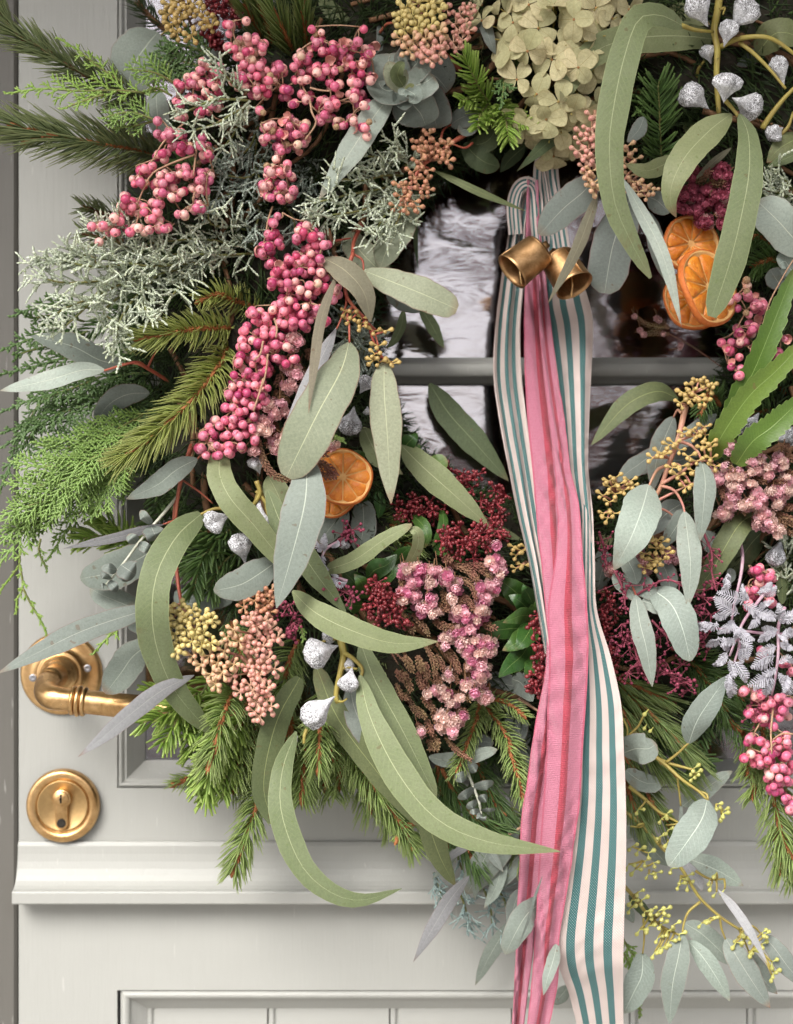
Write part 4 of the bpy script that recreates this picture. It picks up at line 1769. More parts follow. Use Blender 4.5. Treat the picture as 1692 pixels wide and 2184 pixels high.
# loops of ribbon tied over the ring
def loop(name, label, c, s, h, wmm, mt, group):
    pts = catmull(path(c, s, h), 40)
    o = thing(name, label, 'ribbon', pts[0], group)
    mb = MB()
    V, F, UV = [], [], []
    cum = 0
    for i, p in enumerate(pts):
        T, N1, N2 = frame(pts, i)
        if i:
            cum += (p - pts[i - 1]).length
        for k in range(7):
            v = k / 6
            q = p + N1 * ((v - .5) * wmm / 1000) + N2 * (.0012 * math.sin(v * 9 + i * .12))
            V.append(tuple(q))
            UV.append((v, cum))
    for i in range(39):
        for k in range(6):
            F.append((i * 7 + k, i * 7 + k + 1, (i + 1) * 7 + k + 1, (i + 1) * 7 + k))
    mb.add(V, F, uv=UV)
    mb.build('band', mt, o)


loop('striped_ribbon', 'bunched striped ribbon loop folded over the ring at left above the bells', 'F', '1100,500 1096,440 1106,404 1124,392 1140,408 1146,470 1150,520', (4.6, 5.6, 5.0), 9, M_stripe, 'striped ribbon strands')
loop('striped_ribbon', 'bunched striped ribbon loop rising highest behind the right bell', 'F', '1200,540 1186,450 1176,390 1172,352 1162,340 1156,372 1160,450 1166,520', (4.6, 5.2, 4.4), 11, M_stripe, 'striped ribbon strands')


def bell(label, top, mouth, h0, h1, R):
    A, B = at('F', *top, h0), at('F', *mouth, h1)
    d = (B - A).normalized()
    L = (B - A).length
    o = thing('bell', label, 'bell', A, 'brass bells on the ribbon')
    M0 = Matrix.Translation(A) @ d.to_track_quat('Z', 'Y').to_matrix().to_4x4()
    mb = MB()
    mb.lathe([(0, -.0008), (R * .6, -.0006), (R * .84, .0004), (R * .9, .0018), (R * .91, .004), (R * .93, L * .5), (R * .97, L * .92), (R * 1.01, L), (R * .97, L + .0002), (R * .92, L * .9), (R * .87, L * .5), (R * .84, .004), (R * .6, .0014), (0, .001)], 40, M0)
    body = mb.build('bell_cup', M_bell, o)
    mb = MB()          # the riveted seam down the side
    for k in range(1):
        a = 1.9
        mb.tube([tuple(M0 @ Vector((R * q * math.cos(a), R * q * math.sin(a), z))) for q, z in ((.9, .003), (.94, L * .5), (1.0, L * .97))], .0007, .0007, 5)
    mb.lathe([(R * .885, .0012), (R * .915, .0018), (R * .885, .0024)], 40, M0, closed=True)
    mb.build('seam', M_bell, o)
    mb = MB()
    pts = [M0 @ Vector((.0045 * math.cos(q), 0, -.0055 * math.sin(q) - .0002)) for q in np.linspace(0, math.pi, 13)]
    V, F = [], []
    ax = (M0.to_3x3() @ Vector((0, 1, 0))).normalized()
    for p in pts:
        for dx, dz in ((-.002, 0), (.002, 0), (.002, .0008), (-.002, .0008)):
            V.append(tuple(p + ax * dx - d * dz))
    for i in range(12):
        for k in range(4):
            F.append((i * 4 + k, i * 4 + (k + 1) % 4, (i + 1) * 4 + (k + 1) % 4, (i + 1) * 4 + k))
    mb.add(V, F)
    mb.build('hanging_loop', M_bell, o)
    mb = MB()
    mb.tube([tuple(M0 @ Vector((0, 0, .002))), tuple(M0 @ Vector((.002, 0, L * .7))), tuple(M0 @ Vector((.002, 0, L * .7)) + Vector((0, 0, -.012)))], .0009, .0010, 6, n=8)
    mb.build('clapper', M_brass, o)
    return o


bell('brass bell tilted with its mouth to the lower left', (1152, 532), (1092, 580), .083, .088, .0122)
bell('brass bell tilted with its mouth to the lower right', (1188, 550), (1226, 610), .074, .084, .0122)


def orange_mats():
    m, nt, b, out = nodes('orange_pulp')
    ob = coord(nt)
    n1 = ramp(nt, noise(nt, 160, ob, 4, .6, 1.0), [(.3, 0), (.72, 1)])
    col = mixc(nt, n1, (.56, .14, .008), (.76, .30, .035))
    n2 = ramp(nt, noise(nt, 700, ob, 2), [(.62, 0), (.72, 1)])
    col = mixc(nt, math_(nt, 'MULTIPLY', n2, .35), col, (.8, .5, .14))
    nt.links.new(mixc(nt, math_(nt, 'MULTIPLY', objrand(nt), .25), col, (.38, .08, .006)), b.inputs["Base Color"])
    b.inputs["Roughness"].default_value = .3
    b.inputs["Subsurface Weight"].default_value = .3
    b.inputs["Subsurface Radius"].default_value = (.006, .002, .0005)
    bump(nt, b, noise(nt, 420, ob, 4, .6, 1), .6, .0012)
    return m


M_pulp = orange_mats()
M_rind = simple('orange_rind', (.56, .16, .03), (.44, .10, .016), 500, .5, bs=.7, bscale=900)
M_pith = simple('dried_pith', (.70, .44, .18), (.58, .29, .09), 260, .7, bs=.3)


def slice_(o, c, x, y, h, R, n, spin=0., name='orange_slice'):
    """dried slice: rind, pith and ten juice segments. n = which way its face looks"""
    p = at(c, x, y, h / 100)
    R = size(c, R, h / 100)
    M0 = Matrix.Translation(p) @ Vector(n).normalized().to_track_quat('Z', 'Y').to_matrix().to_4x4() @ Matrix.Rotation(spin, 4, 'Z')
    t = .0024
    inv = M0.inverted()
    s1, s2 = random.random() * 6, random.random() * 6

    def warp(mb):
        """dried fruit buckles: bend the flat disc and its outline a little"""
        for q in range(len(mb.v)):
            a = mb.v[q]
            L_ = a @ np.array(inv.to_3x3()).T + np.array(inv.translation)
            th, rr = np.arctan2(L_[:, 1], L_[:, 0]), np.hypot(L_[:, 0], L_[:, 1]) / R
            k = 1 + rr * (.030 * np.sin(2 * th + s1) + .018 * np.sin(5 * th + s2))
            L_[:, 0] *= k
            L_[:, 1] *= k
            L_[:, 2] += R * rr ** 2 * (.07 * np.sin(2 * th + s2) + .03 * np.sin(3 * th + s1))
            mb.v[q] = L_ @ np.array(M0.to_3x3()).T + np.array(M0.translation)
        return mb
    mb = MB()
    mb.lathe([(R * .945, -t), (R * .985, -t * .9), (R * 1.01, -t * .3), (R * 1.01, t * .3), (R * .985, t * .95), (R * .945, t * 1.05)], 64, M0, cap=False)
    warp(mb).build('rind', M_rind, o)
    mb = MB()
    mb.lathe([(.0001, t * .35), (R * .88, t * .40), (R * .90, t * .8), (R * .95, t * 1.04), (R * .95, -t), (.0001, -t * .6)], 64, M0)
    warp(mb).build('pith', M_pith, o)
    ns = 10
    for k in range(ns):
        a0, a1 = 2 * math.pi * k / ns + random.uniform(.012, .03), 2 * math.pi * (k + 1) / ns - random.uniform(.012, .03)
        am = (a0 + a1) / 2 + random.gauss(0, .02)
        ring_ = []
        for q in range(9):
            a = a0 + (a1 - a0) * q / 8
            rr = R * .885 * (1 - .05 * abs(q - 4) ** 2 / 16 * 1.6)
            ring_.append((rr * math.cos(a), rr * math.sin(a)))
        tipp = (R * .10 * math.cos(am), R * .10 * math.sin(am))
        cen = (R * .52 * math.cos(am), R * .52 * math.sin(am))
        V = [tuple(M0 @ Vector((x_, y_, t * .40))) for x_, y_ in ring_ + [tipp]]
        V += [tuple(M0 @ Vector((cen[0] + (x_ - cen[0]) * .9, cen[1] + (y_ - cen[1]) * .9, t * random.uniform(.72, .86)))) for x_, y_ in ring_ + [tipp]]
        V.append(tuple(M0 @ Vector((cen[0], cen[1], t * .62))))
        F = [(q, (q + 1) % 10, 10 + (q + 1) % 10, 10 + q) for q in range(10)] + [(10 + q, 10 + (q + 1) % 10, 20) for q in range(10)]
        mb = MB()
        mb.add(V, F)
        warp(mb).build('segment', M_pulp, o)


def orange(label, c, x, y, h, R, n, spin=0):
    o = thing('dried_orange_slice', label, 'orange slice', at(c, x, y, h / 100), 'dried orange slices')
    slice_(o, c, x, y, h, R, n, spin)


orange('dried orange slice on top of the left pair under the big eucalyptus leaf', 'e', 572, 1397, 9.6, 180, (.05, -1, .12), .3)
orange('dried orange slice lower and behind in the left pair', 'e', 500, 1500, 8.4, 155, (-.1, -1, .1), .9)
orange('dried orange slice at the top of the right three below dusky pink flowers', 'c', 1060, 1500, 8.6, 182, (.25, -1, .05), .2)
orange('dried orange slice turned sideways in front of the right three', 'f', 1165, 232, 10.0, 238, (.66, -1, .25), .5)
orange('dried orange slice lowest behind the other two on the right', 'f', 1080, 300, 7.8, 190, (-.12, -1, .1), .1)


def hydrangea():
    o = thing('hydrangea_head', 'dried lime cream hydrangea head at the top of the wreath', 'hydrangea head', at('F', 1190, 110, .05))
    mt = leafmat('hydrangea_petal', (.62, .57, .32), (.68, .63, .39), (.36, .28, .12), (.36, .25, .10), .5, 9, .6, .25, .02, .4, .2)
    pet = []
    for sd_ in range(3):
        random.seed(100 + sd_)
        mb = MB()
        L = .0126
        C = [Vector((0, 0, 0)), Vector((0, -.0012, L * .5)), Vector((0, -.0002, L))]
        leaf_geo(mb, C, L * .44, 'spat' if sd_ else 'oval', 0, 0, cup=-.18, wav=.06, keel=-.06, n=11, m=7)
        pet.append(mb.mesh('petal', mt))
    cm = MB()
    cm.replicate(ICO1[0], ICO1[1], [(0, 0, 0)], [np.eye(3)], .0009)
    core = cm.mesh('floret', simple('floret_eye', (.52, .28, .12), (.4, .2, .08), 400, .6))
    cen = at('F', 1187, 95, .055)
    RX, RZ, RY = .050, .062, .048
    random.seed(5)
    pts = []
    N = 96
    for k in range(N):
        u = 1 - 2 * (k + .5) / (N * 1.75)
        ph = k * 2.39996
        sr = math.sqrt(max(0, 1 - u * u))
        d = Vector((sr * math.cos(ph), -u, sr * math.sin(ph)))
        if d.z < -.2 and abs(d.x) > .75:
            continue
        nar = 1 - .35 * max(0, -d.z)
        p = cen + Vector((d.x * RX * nar, d.y * RY, d.z * RZ + (-.012 if d.z < -.5 else 0)))
        pts.append((p, d))
    for p, d in pts:
        d = (d + Vector((random.gauss(0, .25), -.25, random.gauss(0, .25)))).normalized()
        p = p + d * random.uniform(-.009, .004)
        q = d.to_track_quat('-Y', 'Z')
        fl = inst('floret', core, o, p)
        a0 = random.random() * 1.57
        for k in range(4):
            r = q @ Quaternion((0, -1, 0), a0 + k * math.pi / 2 + random.gauss(0, .12)) @ Quaternion((1, 0, 0), random.gauss(-.15, .30))
            pp = bpy.data.objects.new('petal', random.choice(pet))
            COL.objects.link(pp)
            pp.parent = fl
            pp.rotation_mode = 'QUATERNION'
            pp.rotation_quaternion = r
            pp.location = r @ Vector((0, 0, .0006))
            s_ = random.uniform(.78, 1.12)
            pp.scale = (s_, s_, s_)
    mb = MB()
    for p, d in pts:
        mb.tube([cen + Vector((0, .03, 0)), cen + (p - cen) * .6 + Vector((0, .005, 0)), p], .0006, .0004, 4, n=5)
    mb.build('flower_stalks', M_gold_stem, o)
    random.seed(21)


hydrangea()


# ------------------------------------------------------------------ the wreath: ring, dark filling, then everything tied into it
def ring_base():
    cx, cz = X(1172), Z(700)
    Rm, rw, rh = .197, .068, .052
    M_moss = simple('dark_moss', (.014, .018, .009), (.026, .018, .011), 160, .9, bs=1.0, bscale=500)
    o = thing('wreath_base', 'dark mossy twig ring that the whole wreath is tied to', 'wreath ring', (cx - Rm, -.02, cz))
    mb = MB()
    V, F = [], []
    nu, nv = 150, 22
    for i in range(nu):
        a = 2 * math.pi * i / nu
        for k in range(nv):
            b = 2 * math.pi * k / nv
            r = 1 + .10 * math.sin(7 * a + 3 * b) + .07 * math.sin(17 * a - 2 * b) + random.gauss(0, .05)
            rad = Rm + rw * r * math.cos(b)
            V.append((cx + rad * math.cos(a), -.020 - rh * .8 * r * max(-.3, math.sin(b)), cz + rad * math.sin(a) * 1.02))
    for i in range(nu):
        for k in range(nv):
            F.append((i * nv + k, i * nv + (k + 1) % nv, ((i + 1) % nu) * nv + (k + 1) % nv, ((i + 1) % nu) * nv + k))
    mb.add(V, F)
    mb.build('moss', M_moss, o)
    tw = MB()
    for k in range(70):
        a = random.random() * 6.28
        rr = Rm + random.uniform(-.06, .06)
        pts = []
        for q in range(5):
            aa = a + q * .09
            pts.append(Vector((cx + (rr + .01 * math.sin(q + a)) * math.cos(aa), -.05 - .018 * math.sin(math.pi * (rr - Rm + .075) / .15), cz + (rr + .01 * math.sin(q + a)) * math.sin(aa))))
        tw.tube(pts, random.uniform(.0010, .0024), None, 5, n=9)
    tw.build('twigs', M_brown_stem, o, kind='stuff')
    # the dark mass of cut needles packed round the ring
    nb = MB()
    P0, P1, P2 = [], [], []
    n = 22000
    for k in range(n):
        a = random.random() * 6.283
        b = random.uniform(-.15, math.pi + .15)
        rad = Rm + (rw + .008) * math.cos(b)
        y = -.016 - rh * .85 * math.sin(b)
        p = Vector((cx + rad * math.cos(a), y, cz + rad * math.sin(a) * 1.02))
        rd = Vector((math.cos(a) * math.cos(b), -math.sin(b) * .8, math.sin(a) * math.cos(b)))
        tg = Vector((-math.sin(a), 0, math.cos(a)))
        d = (rd * random.uniform(.2, 1) + tg * random.gauss(0, .8) + Vector((random.gauss(0, .3), -.15, random.gauss(0, .3)))).normalized()
        L = random.uniform(.012, .026) * (.6 if math.cos(b) < -.6 else 1)
        P0.append(p)
        P1.append(p + d * L * .5)
        P2.append(p + d * L + Vector((0, 0, -.0015)))
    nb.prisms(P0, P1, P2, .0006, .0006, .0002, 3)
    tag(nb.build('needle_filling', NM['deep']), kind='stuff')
    # short fir ends pushed in all round, too deep and too many to tell apart
    fb = MB()
    for k in range(190):
        a = k * 2.39996
        rad = Rm + random.uniform(-.05, .082)
        p = Vector((cx + rad * math.cos(a), -random.uniform(.034, .056) * (1 - .35 * abs(rad - Rm - .01) / .08), cz + rad * math.sin(a) * 1.02))
        th = a + random.gauss(.9, 1.0)
        if rad < Rm - .02:
            th = a + math.pi / 2 + random.gauss(0, .25)
        d = Vector((math.cos(th), random.uniform(-.35, .05), math.sin(th))).normalized()
        needles_on(fb, [p, p + d * .02 + Vector((0, -.002, 0)), p + d * .042], random.uniform(.011, .015), .8, random.choice(('fir', 'spruce', 'spruce')), 55, 30)
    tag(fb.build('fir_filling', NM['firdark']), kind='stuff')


ring_base()

# ---- evergreens, left side
conifer('dark pine branch reaching furthest to the upper left corner', [('a', '900,640 720,560 480,440 260,300 110,220 10,80', (5, 7.5, 9), 225, 1.6)], 'pine', 'pine', group='pine branches', name='pine_branch', buds=False, stem=M_brown_stem, a0=52, a1=26, sw=.8)
conifer('dark pine branch with rusty buds at its tip below the uppermost left branch', [('a', '1000,970 820,920 600,880 340,835 90,775', (5, 8, 9.5), 300, 1.7), ('a', '340,835 230,850 170,870', (9, 9.3), 140, .8)], 'pine', 'pine', group='pine branches', name='pine_branch', a0=50, a1=26, sw=.8)
conifer('short dark pine tips peeping out behind the lowest left berries', [('a', '820,1340 640,1310 520,1280', (4, 5.5), 150), ('a', '760,1480 620,1470 520,1440', (4, 5), 150)], 'pine', 'pine', group='pine branches', name='pine_branch', buds=False, stem=M_brown_stem)
conifer('shadowed pine tip in the dark behind the golden buds at the top left', [('a', '1040,200 930,110 850,20', (3, 3.5), 130)], 'deep', 'pine', group='pine branches', name='pine_branch', buds=False, stem=M_brown_stem)
cedar('lime green cedar spray lying across the two upper left pine branches', [('a', '900,570 700,555 500,560 280,545 40,575', (8.5, 9.5, 10), 130, .8), ('a', '640,580 520,620 380,670', (9.4, 9.8), 70)], 'cedarlime')
cedar('bright cedar spray fanning out right of the big round leaf', [('a', '1080,520 960,450 780,425', (8, 9.5), 150), ('a', '1060,590 960,540 900,560', (8, 9), 110), ('a', '960,740 800,690 620,730', (8, 9), 150), ('a', '960,740 850,770 700,790', (7.5, 8.5), 100)], 'cedar', group=None)
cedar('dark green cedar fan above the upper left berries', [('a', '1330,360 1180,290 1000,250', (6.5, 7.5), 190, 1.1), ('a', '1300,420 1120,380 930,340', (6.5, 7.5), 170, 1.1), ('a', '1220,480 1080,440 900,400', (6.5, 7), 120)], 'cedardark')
cedar('pale lime cedar tip poking up between the two upper left pine branches', [('a', '760,510 620,420 480,310 360,235', (7.5, 8.5), 80, .8)], 'cedarlime')

conifer('olive green spruce branch pointing left with two rusty buds at its tip', [('d', '1420,480 1260,482 1100,500 960,530 860,545', (7, 9.5, 10), 170, 1.5)], 'spruce', 'spruce', group='olive green spruce branches', a0=70, a1=30)
conifer('longest olive green spruce branch sweeping down to the lower left', [('d', '1400,600 1340,720 1220,880 1060,1040 900,1180 740,1290', (7, 9.8, 10.2), 215, 1.6)], 'spruce', 'spruce', group='olive green spruce branches', a0=66, a1=32)
conifer('small olive green spruce tip with round bud under the frosted juniper', [('d', '1600,360 1500,330 1420,300 1340,275 1240,310', (6, 8.5), 130, 1.3)], 'spruce', 'spruce', group='olive green spruce branches', a0=80, a1=45)

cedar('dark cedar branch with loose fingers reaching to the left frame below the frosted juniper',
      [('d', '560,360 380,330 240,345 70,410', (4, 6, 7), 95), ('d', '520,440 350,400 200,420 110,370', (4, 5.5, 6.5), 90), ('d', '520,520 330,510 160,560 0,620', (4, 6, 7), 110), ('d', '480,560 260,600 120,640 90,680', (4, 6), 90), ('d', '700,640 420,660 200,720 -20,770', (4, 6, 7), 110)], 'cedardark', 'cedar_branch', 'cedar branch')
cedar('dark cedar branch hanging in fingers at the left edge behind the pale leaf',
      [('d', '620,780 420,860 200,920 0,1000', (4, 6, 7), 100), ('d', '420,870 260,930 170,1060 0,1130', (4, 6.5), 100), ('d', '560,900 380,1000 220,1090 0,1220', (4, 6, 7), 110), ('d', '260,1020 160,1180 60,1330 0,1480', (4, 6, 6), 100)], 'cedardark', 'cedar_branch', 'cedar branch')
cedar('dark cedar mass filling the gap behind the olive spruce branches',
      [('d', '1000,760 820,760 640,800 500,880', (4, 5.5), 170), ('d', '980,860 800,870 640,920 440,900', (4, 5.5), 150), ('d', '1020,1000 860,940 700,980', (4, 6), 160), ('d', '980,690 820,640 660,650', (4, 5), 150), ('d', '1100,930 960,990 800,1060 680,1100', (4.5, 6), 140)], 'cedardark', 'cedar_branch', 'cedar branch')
cedar('broad bright green cedar branch sweeping down to the lower left corner of the wreath',
      [('d', '900,1000 760,1080 600,1160 400,1220 200,1180', (5, 7.5, 8.5), 210, 1.2), ('d', '880,1080 700,1200 480,1320 260,1330 60,1300', (6, 8.5, 9), 230, 1.25), ('d', '800,1200 620,1300 420,1420 220,1450 30,1430', (6, 8.5, 9.2), 220, 1.25),
       ('d', '780,1230 600,1380 380,1500 160,1580 0,1640', (6, 8.5, 9), 230, 1.25), ('d', '700,1260 560,1440 380,1570 180,1650 40,1700', (5.5, 8, 8.5), 190, 1.2), ('d', '820,1190 720,1330 640,1500 560,1660', (5.5, 7.5, 8), 200, 1.2), ('d', '900,1260 800,1330 760,1480 760,1560', (5, 7), 120)], 'cedar', 'cedar_branch', 'cedar branch')
cedar('drooping bright cedar branch over the left door frame above the handle',
      [('g', '420,0 260,60 120,160 0,270', (7, 8, 8.5), 150, 1.1), ('g', '300,30 200,130 100,260 0,390', (7, 8, 8.5), 130, 1.1), ('g', '480,-20 330,60 230,170 190,290', (6, 7.5), 120), ('g', '560,0 480,90 420,170 290,370', (5, 6.5), 110), ('g', '250,240 240,320 290,430', (5, 6), 50)], 'cedar', 'cedar_branch', 'cedar branch')
cedar('thin dangling yellow green cedar strand hanging down to the handle rose',
      [('g', '130,180 122,300 118,400 60,480 0,560', (5, 4.5, 4), 55, .7), ('g', '125,400 140,540 105,610 100,690', (4.5, 4), 45, .7), ('g', '140,540 190,640 250,740 285,820', (4.5, 4), 60, .7)], 'cedarlime', 'cedar_strand', 'cedar strand')
cedar('little bright cedar tip beside the brass handle rose', [('g', '790,740 700,810 640,870 575,945', (7.5, 8.5), 55, .9)], 'cedarlime', 'cedar_tip', 'cedar tip')

conifer('bright flat needled fir sprig behind the thin silver eucalyptus leaf', [('g', '860,330 720,240 600,220 510,240', (5, 6), 150, 1.2), ('g', '860,300 740,180 640,120 580,110', (5, 6), 130)], 'fir', 'fir', group='fir sprigs', buds=False)
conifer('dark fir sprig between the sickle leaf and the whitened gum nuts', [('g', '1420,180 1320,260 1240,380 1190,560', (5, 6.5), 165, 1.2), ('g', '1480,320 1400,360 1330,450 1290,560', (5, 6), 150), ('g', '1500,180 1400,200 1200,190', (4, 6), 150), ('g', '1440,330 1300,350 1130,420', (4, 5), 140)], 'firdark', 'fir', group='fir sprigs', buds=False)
conifer('bright green fir sprig crossing the end of the brass lever', [('g', '1220,1180 1120,1260 1000,1330 880,1370', (7, 8), 150, 1.2), ('g', '1180,1240 1090,1360 1010,1480', (7, 8), 140, 1.2), ('g', '1150,1150 1020,1160 910,1180', (6, 7), 110), ('g', '1220,1270 1160,1380 1150,1480', (7, 7.5), 110)], 'fir', 'fir', group='fir sprigs', buds=False)
conifer('bright green fir tuft hanging lowest at the left under the rusty twig', [('j', '1400,-160 1330,0 1290,160 1270,300', (8, 8.6, 8), 150, 1.5), ('j', '1380,-60 1260,60 1220,200 1210,260', (7.6, 8), 110, 1.2), ('j', '1400,20 1390,160 1370,280', (7.6, 8), 110, 1.2)], 'fir', 'fir', group='fir sprigs', buds=False)
conifer('star shaped dark fir tip under the long sickle leaf at the top right', [('c', '880,980 872,820 868,660 860,520', (5, 7.5), 190, 1.15)], 'firdark', 'fir', group='fir sprigs', buds=False)
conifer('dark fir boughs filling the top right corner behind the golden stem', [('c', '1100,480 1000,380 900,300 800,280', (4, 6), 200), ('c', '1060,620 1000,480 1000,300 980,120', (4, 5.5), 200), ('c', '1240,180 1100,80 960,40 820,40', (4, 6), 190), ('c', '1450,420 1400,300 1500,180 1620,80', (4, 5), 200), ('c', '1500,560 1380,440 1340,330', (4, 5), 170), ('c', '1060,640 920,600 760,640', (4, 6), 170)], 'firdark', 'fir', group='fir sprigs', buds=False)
conifer('bright star shaped fir tip beside the silver dollar leaf rosette', [('b', '1480,640 1420,560 1380,480 1320,360', (6, 9), 140, 1.1), ('b', '1450,610 1380,600 1300,620', (6, 8), 110), ('b', '1470,640 1420,700 1400,780', (6, 8), 110)], 'fir', 'fir', group='fir sprigs', buds=False)
conifer('bright fir tip below the hydrangea head', [('b', '1540,640 1570,720 1590,860', (6, 8.5), 130, 1.1), ('b', '1540,650 1620,720 1700,760', (6, 8), 110), ('b', '1540,650 1500,720 1460,740', (6, 8), 90)], 'fir', 'fir', group='fir sprigs', buds=False)
conifer('long needled pine tuft at the top between the two upper berry clusters', [('b', '290,380 230,240 160,100 80,-60', (5, 8, 9), 330, 1.0), ('b', '350,370 340,200 330,60 320,-60', (5, 8, 9), 280, 1.0), ('b', '150,380 60,200 -40,20', (4, 8), 300, .9), ('a', '1680,300 1640,150 1580,0', (5, 8), 260, .9)], 'long', 'long', name='pine_tuft', cat='pine tuft', buds=False, a0=22, a1=12)
cedar('small blue green cedar tip touching the hydrangea', [('b', '1560,460 1560,540 1545,660', (7.5, 9), 75), ('b', '1650,330 1620,400 1590,460', (6, 7), 60)], 'cedardark', 'cedar_tip', 'cedar tip')

# ---- frosted juniper
juniper('frosted juniper sprig lying on the upper left berry cluster', [('a', '1540,620 1420,610 1300,620 1160,680', (9, 10.8)), ('a', '1540,650 1430,700 1330,760 1200,800', (9, 10.8)), ('a', '1480,560 1420,500 1360,430', (9, 10.4)), ('a', '1500,660 1440,820 1380,900', (8, 8.6))], ls=.55)
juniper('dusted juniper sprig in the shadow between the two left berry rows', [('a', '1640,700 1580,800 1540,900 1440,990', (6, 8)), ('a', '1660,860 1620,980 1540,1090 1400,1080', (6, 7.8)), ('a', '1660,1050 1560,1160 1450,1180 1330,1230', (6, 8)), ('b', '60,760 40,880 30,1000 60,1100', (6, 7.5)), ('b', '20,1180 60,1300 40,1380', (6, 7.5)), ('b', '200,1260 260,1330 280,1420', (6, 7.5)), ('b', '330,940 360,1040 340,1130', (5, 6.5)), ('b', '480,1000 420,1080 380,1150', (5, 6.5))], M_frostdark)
juniper('large frosted juniper branch under the lowest left berries',
        [('a', '1600,1430 1440,1400 1300,1380 1280,1310', (6, 8.5)), ('a', '1640,1500 1460,1500 1240,1470 1080,1480 900,1500', (6, 9)), ('a', '1560,1560 1340,1570 1120,1560 900,1580 700,1480 610,1420', (6.5, 9, 9.2)), ('a', '1400,1620 1160,1620 920,1640 700,1600 480,1580', (6.5, 9.5, 10.5)),
         ('a', '900,1470 840,1430 760,1400', (8, 9.8)), ('d', '1300,60 1100,120 960,160 880,280', (7, 9.5)), ('d', '1180,60 1120,200 1060,280', (7, 9))])
juniper('palest frosted juniper tip spreading over the door at the far left',
        [('d', '900,60 700,100 540,100 400,70 250,75', (9, 11, 11.5)), ('d', '860,120 680,180 500,200 380,200 290,180', (9, 11, 11.6)), ('d', '880,160 720,220 580,290 440,340 350,390', (9, 11.2, 11.6)), ('d', '860,200 720,300 640,380 690,430', (9, 11)), ('d', '880,240 800,330 740,430 710,560', (9, 11)), ('d', '620,240 520,360 400,470', (10.6, 11.4)), ('d', '900,200 880,300 900,380', (9, 10.4)), ('d', '600,100 560,40 470,30', (10.6, 11))], r=.0013, ls=.75)
juniper('frosted juniper sprig hanging into the top left of the wreath opening', [('b', '940,1080 820,1080 700,1110 560,1100', (6, 9)), ('b', '900,1140 760,1170 600,1200 430,1240', (6, 9.4)), ('b', '880,1160 780,1260 660,1300 440,1330', (6, 9.2)), ('b', '920,1160 880,1260 820,1340 760,1440', (6, 8.8)), ('b', '960,1180 940,1280 890,1400', (6, 8.5)), ('b', '860,1060 830,980 720,960', (6, 8)), ('b', '960,1040 960,960 900,900', (6, 7.5))])
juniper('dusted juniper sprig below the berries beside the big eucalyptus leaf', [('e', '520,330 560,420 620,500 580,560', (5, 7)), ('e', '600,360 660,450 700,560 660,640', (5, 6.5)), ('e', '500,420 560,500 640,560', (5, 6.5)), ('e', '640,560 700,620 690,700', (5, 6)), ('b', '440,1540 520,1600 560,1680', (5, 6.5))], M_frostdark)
juniper('small pale juniper sprig at the right edge above the grey leaf', [('c', '1692,1180 1650,1120 1600,1080', (6, 8)), ('c', '1692,1220 1640,1200 1590,1180', (6, 8)), ('i', '1692,400 1650,360 1640,300', (6, 7)), ('i', '1692,600 1660,540 1650,480', (6, 7))])
juniper('blue frosted juniper tips dangling below the wreath left of the ribbon', [('k', '1250,560 1290,700 1330,800', (4, 5)), ('k', '1280,860 1320,960 1340,1050', (4, 4)), ('k', '1440,860 1480,980 1490,1080', (3.5, 3.5)), ('k', '1500,840 1560,920 1580,1000', (3.5, 4)), ('k', '1130,760 1170,860 1180,940', (4, 4))], simple('blue_juniper', (.22, .30, .29), (.32, .40, .38), 300, .6, use='tint'), r=.0009, ls=.6)

# ---- pink pepper berries
berries('pink berry cluster highest at the left beside the dark red skimmia', [('a', '1410,150,45,50 1430,280,60,60 1530,250,80,60 1500,330,100,60 1560,420,110,90 1490,500,100,70 1600,560,90,60 1620,300,40,60 1410,210,40,40 1515,130,35,35'), ('b', '30,530,50,50 30,450,60,80 20,260,50,80')], hb=8.5, weights=(5, 1.5, 5, .6, 1))
berries('pink berry cluster half hidden by the frosted juniper sprig at the upper left', [('a', '1250,420,60,50 1200,500,90,60 1110,530,60,50 1090,640,50,50 1190,620,70,60 1300,540,90,80 1340,440,60,60 1110,720,50,40 1250,690,60,50 1320,640,60,60 1360,760,40,40 1245,380,34,30')], hb=7.8, weights=(5, 3, 3, 1.5, .2))
berries('loose pink berry cluster left of the dark juniper with brown stalks across it',
        [('a', '970,745,32,32 1050,830,110,50 1120,910,90,60 1000,960,60,60 1250,880,60,60 1270,960,50,50 900,1040,70,60 860,1110,70,60 1000,1110,110,70 1130,1060,80,60 1250,1090,80,60 1050,1190,120,60 1230,1170,80,60 1220,1280,60,60 1120,1320,50,50 960,1250,60,40')],
        hb=9.0, stems=[('a', '1130,760 1010,870 930,1000', (9.6, 9.8)), ('a', '1200,950 1020,1020 920,1090 830,1290', (9.8, 10.2, 9.8)), ('a', '1210,900 1200,990 1190,1080', (9.4, 10))])
berries('lowest berry cluster at the far left with frosted juniper over it', [('a', '565,1395,34,34 640,1390,50,50 720,1350,60,50 800,1270,80,60 870,1290,60,60 950,1330,70,60 1000,1400,60,50 920,1400,60,50 840,1420,90,50 700,1430,50,40 770,1220,40,40 610,1490,40,30')], hb=9.6)
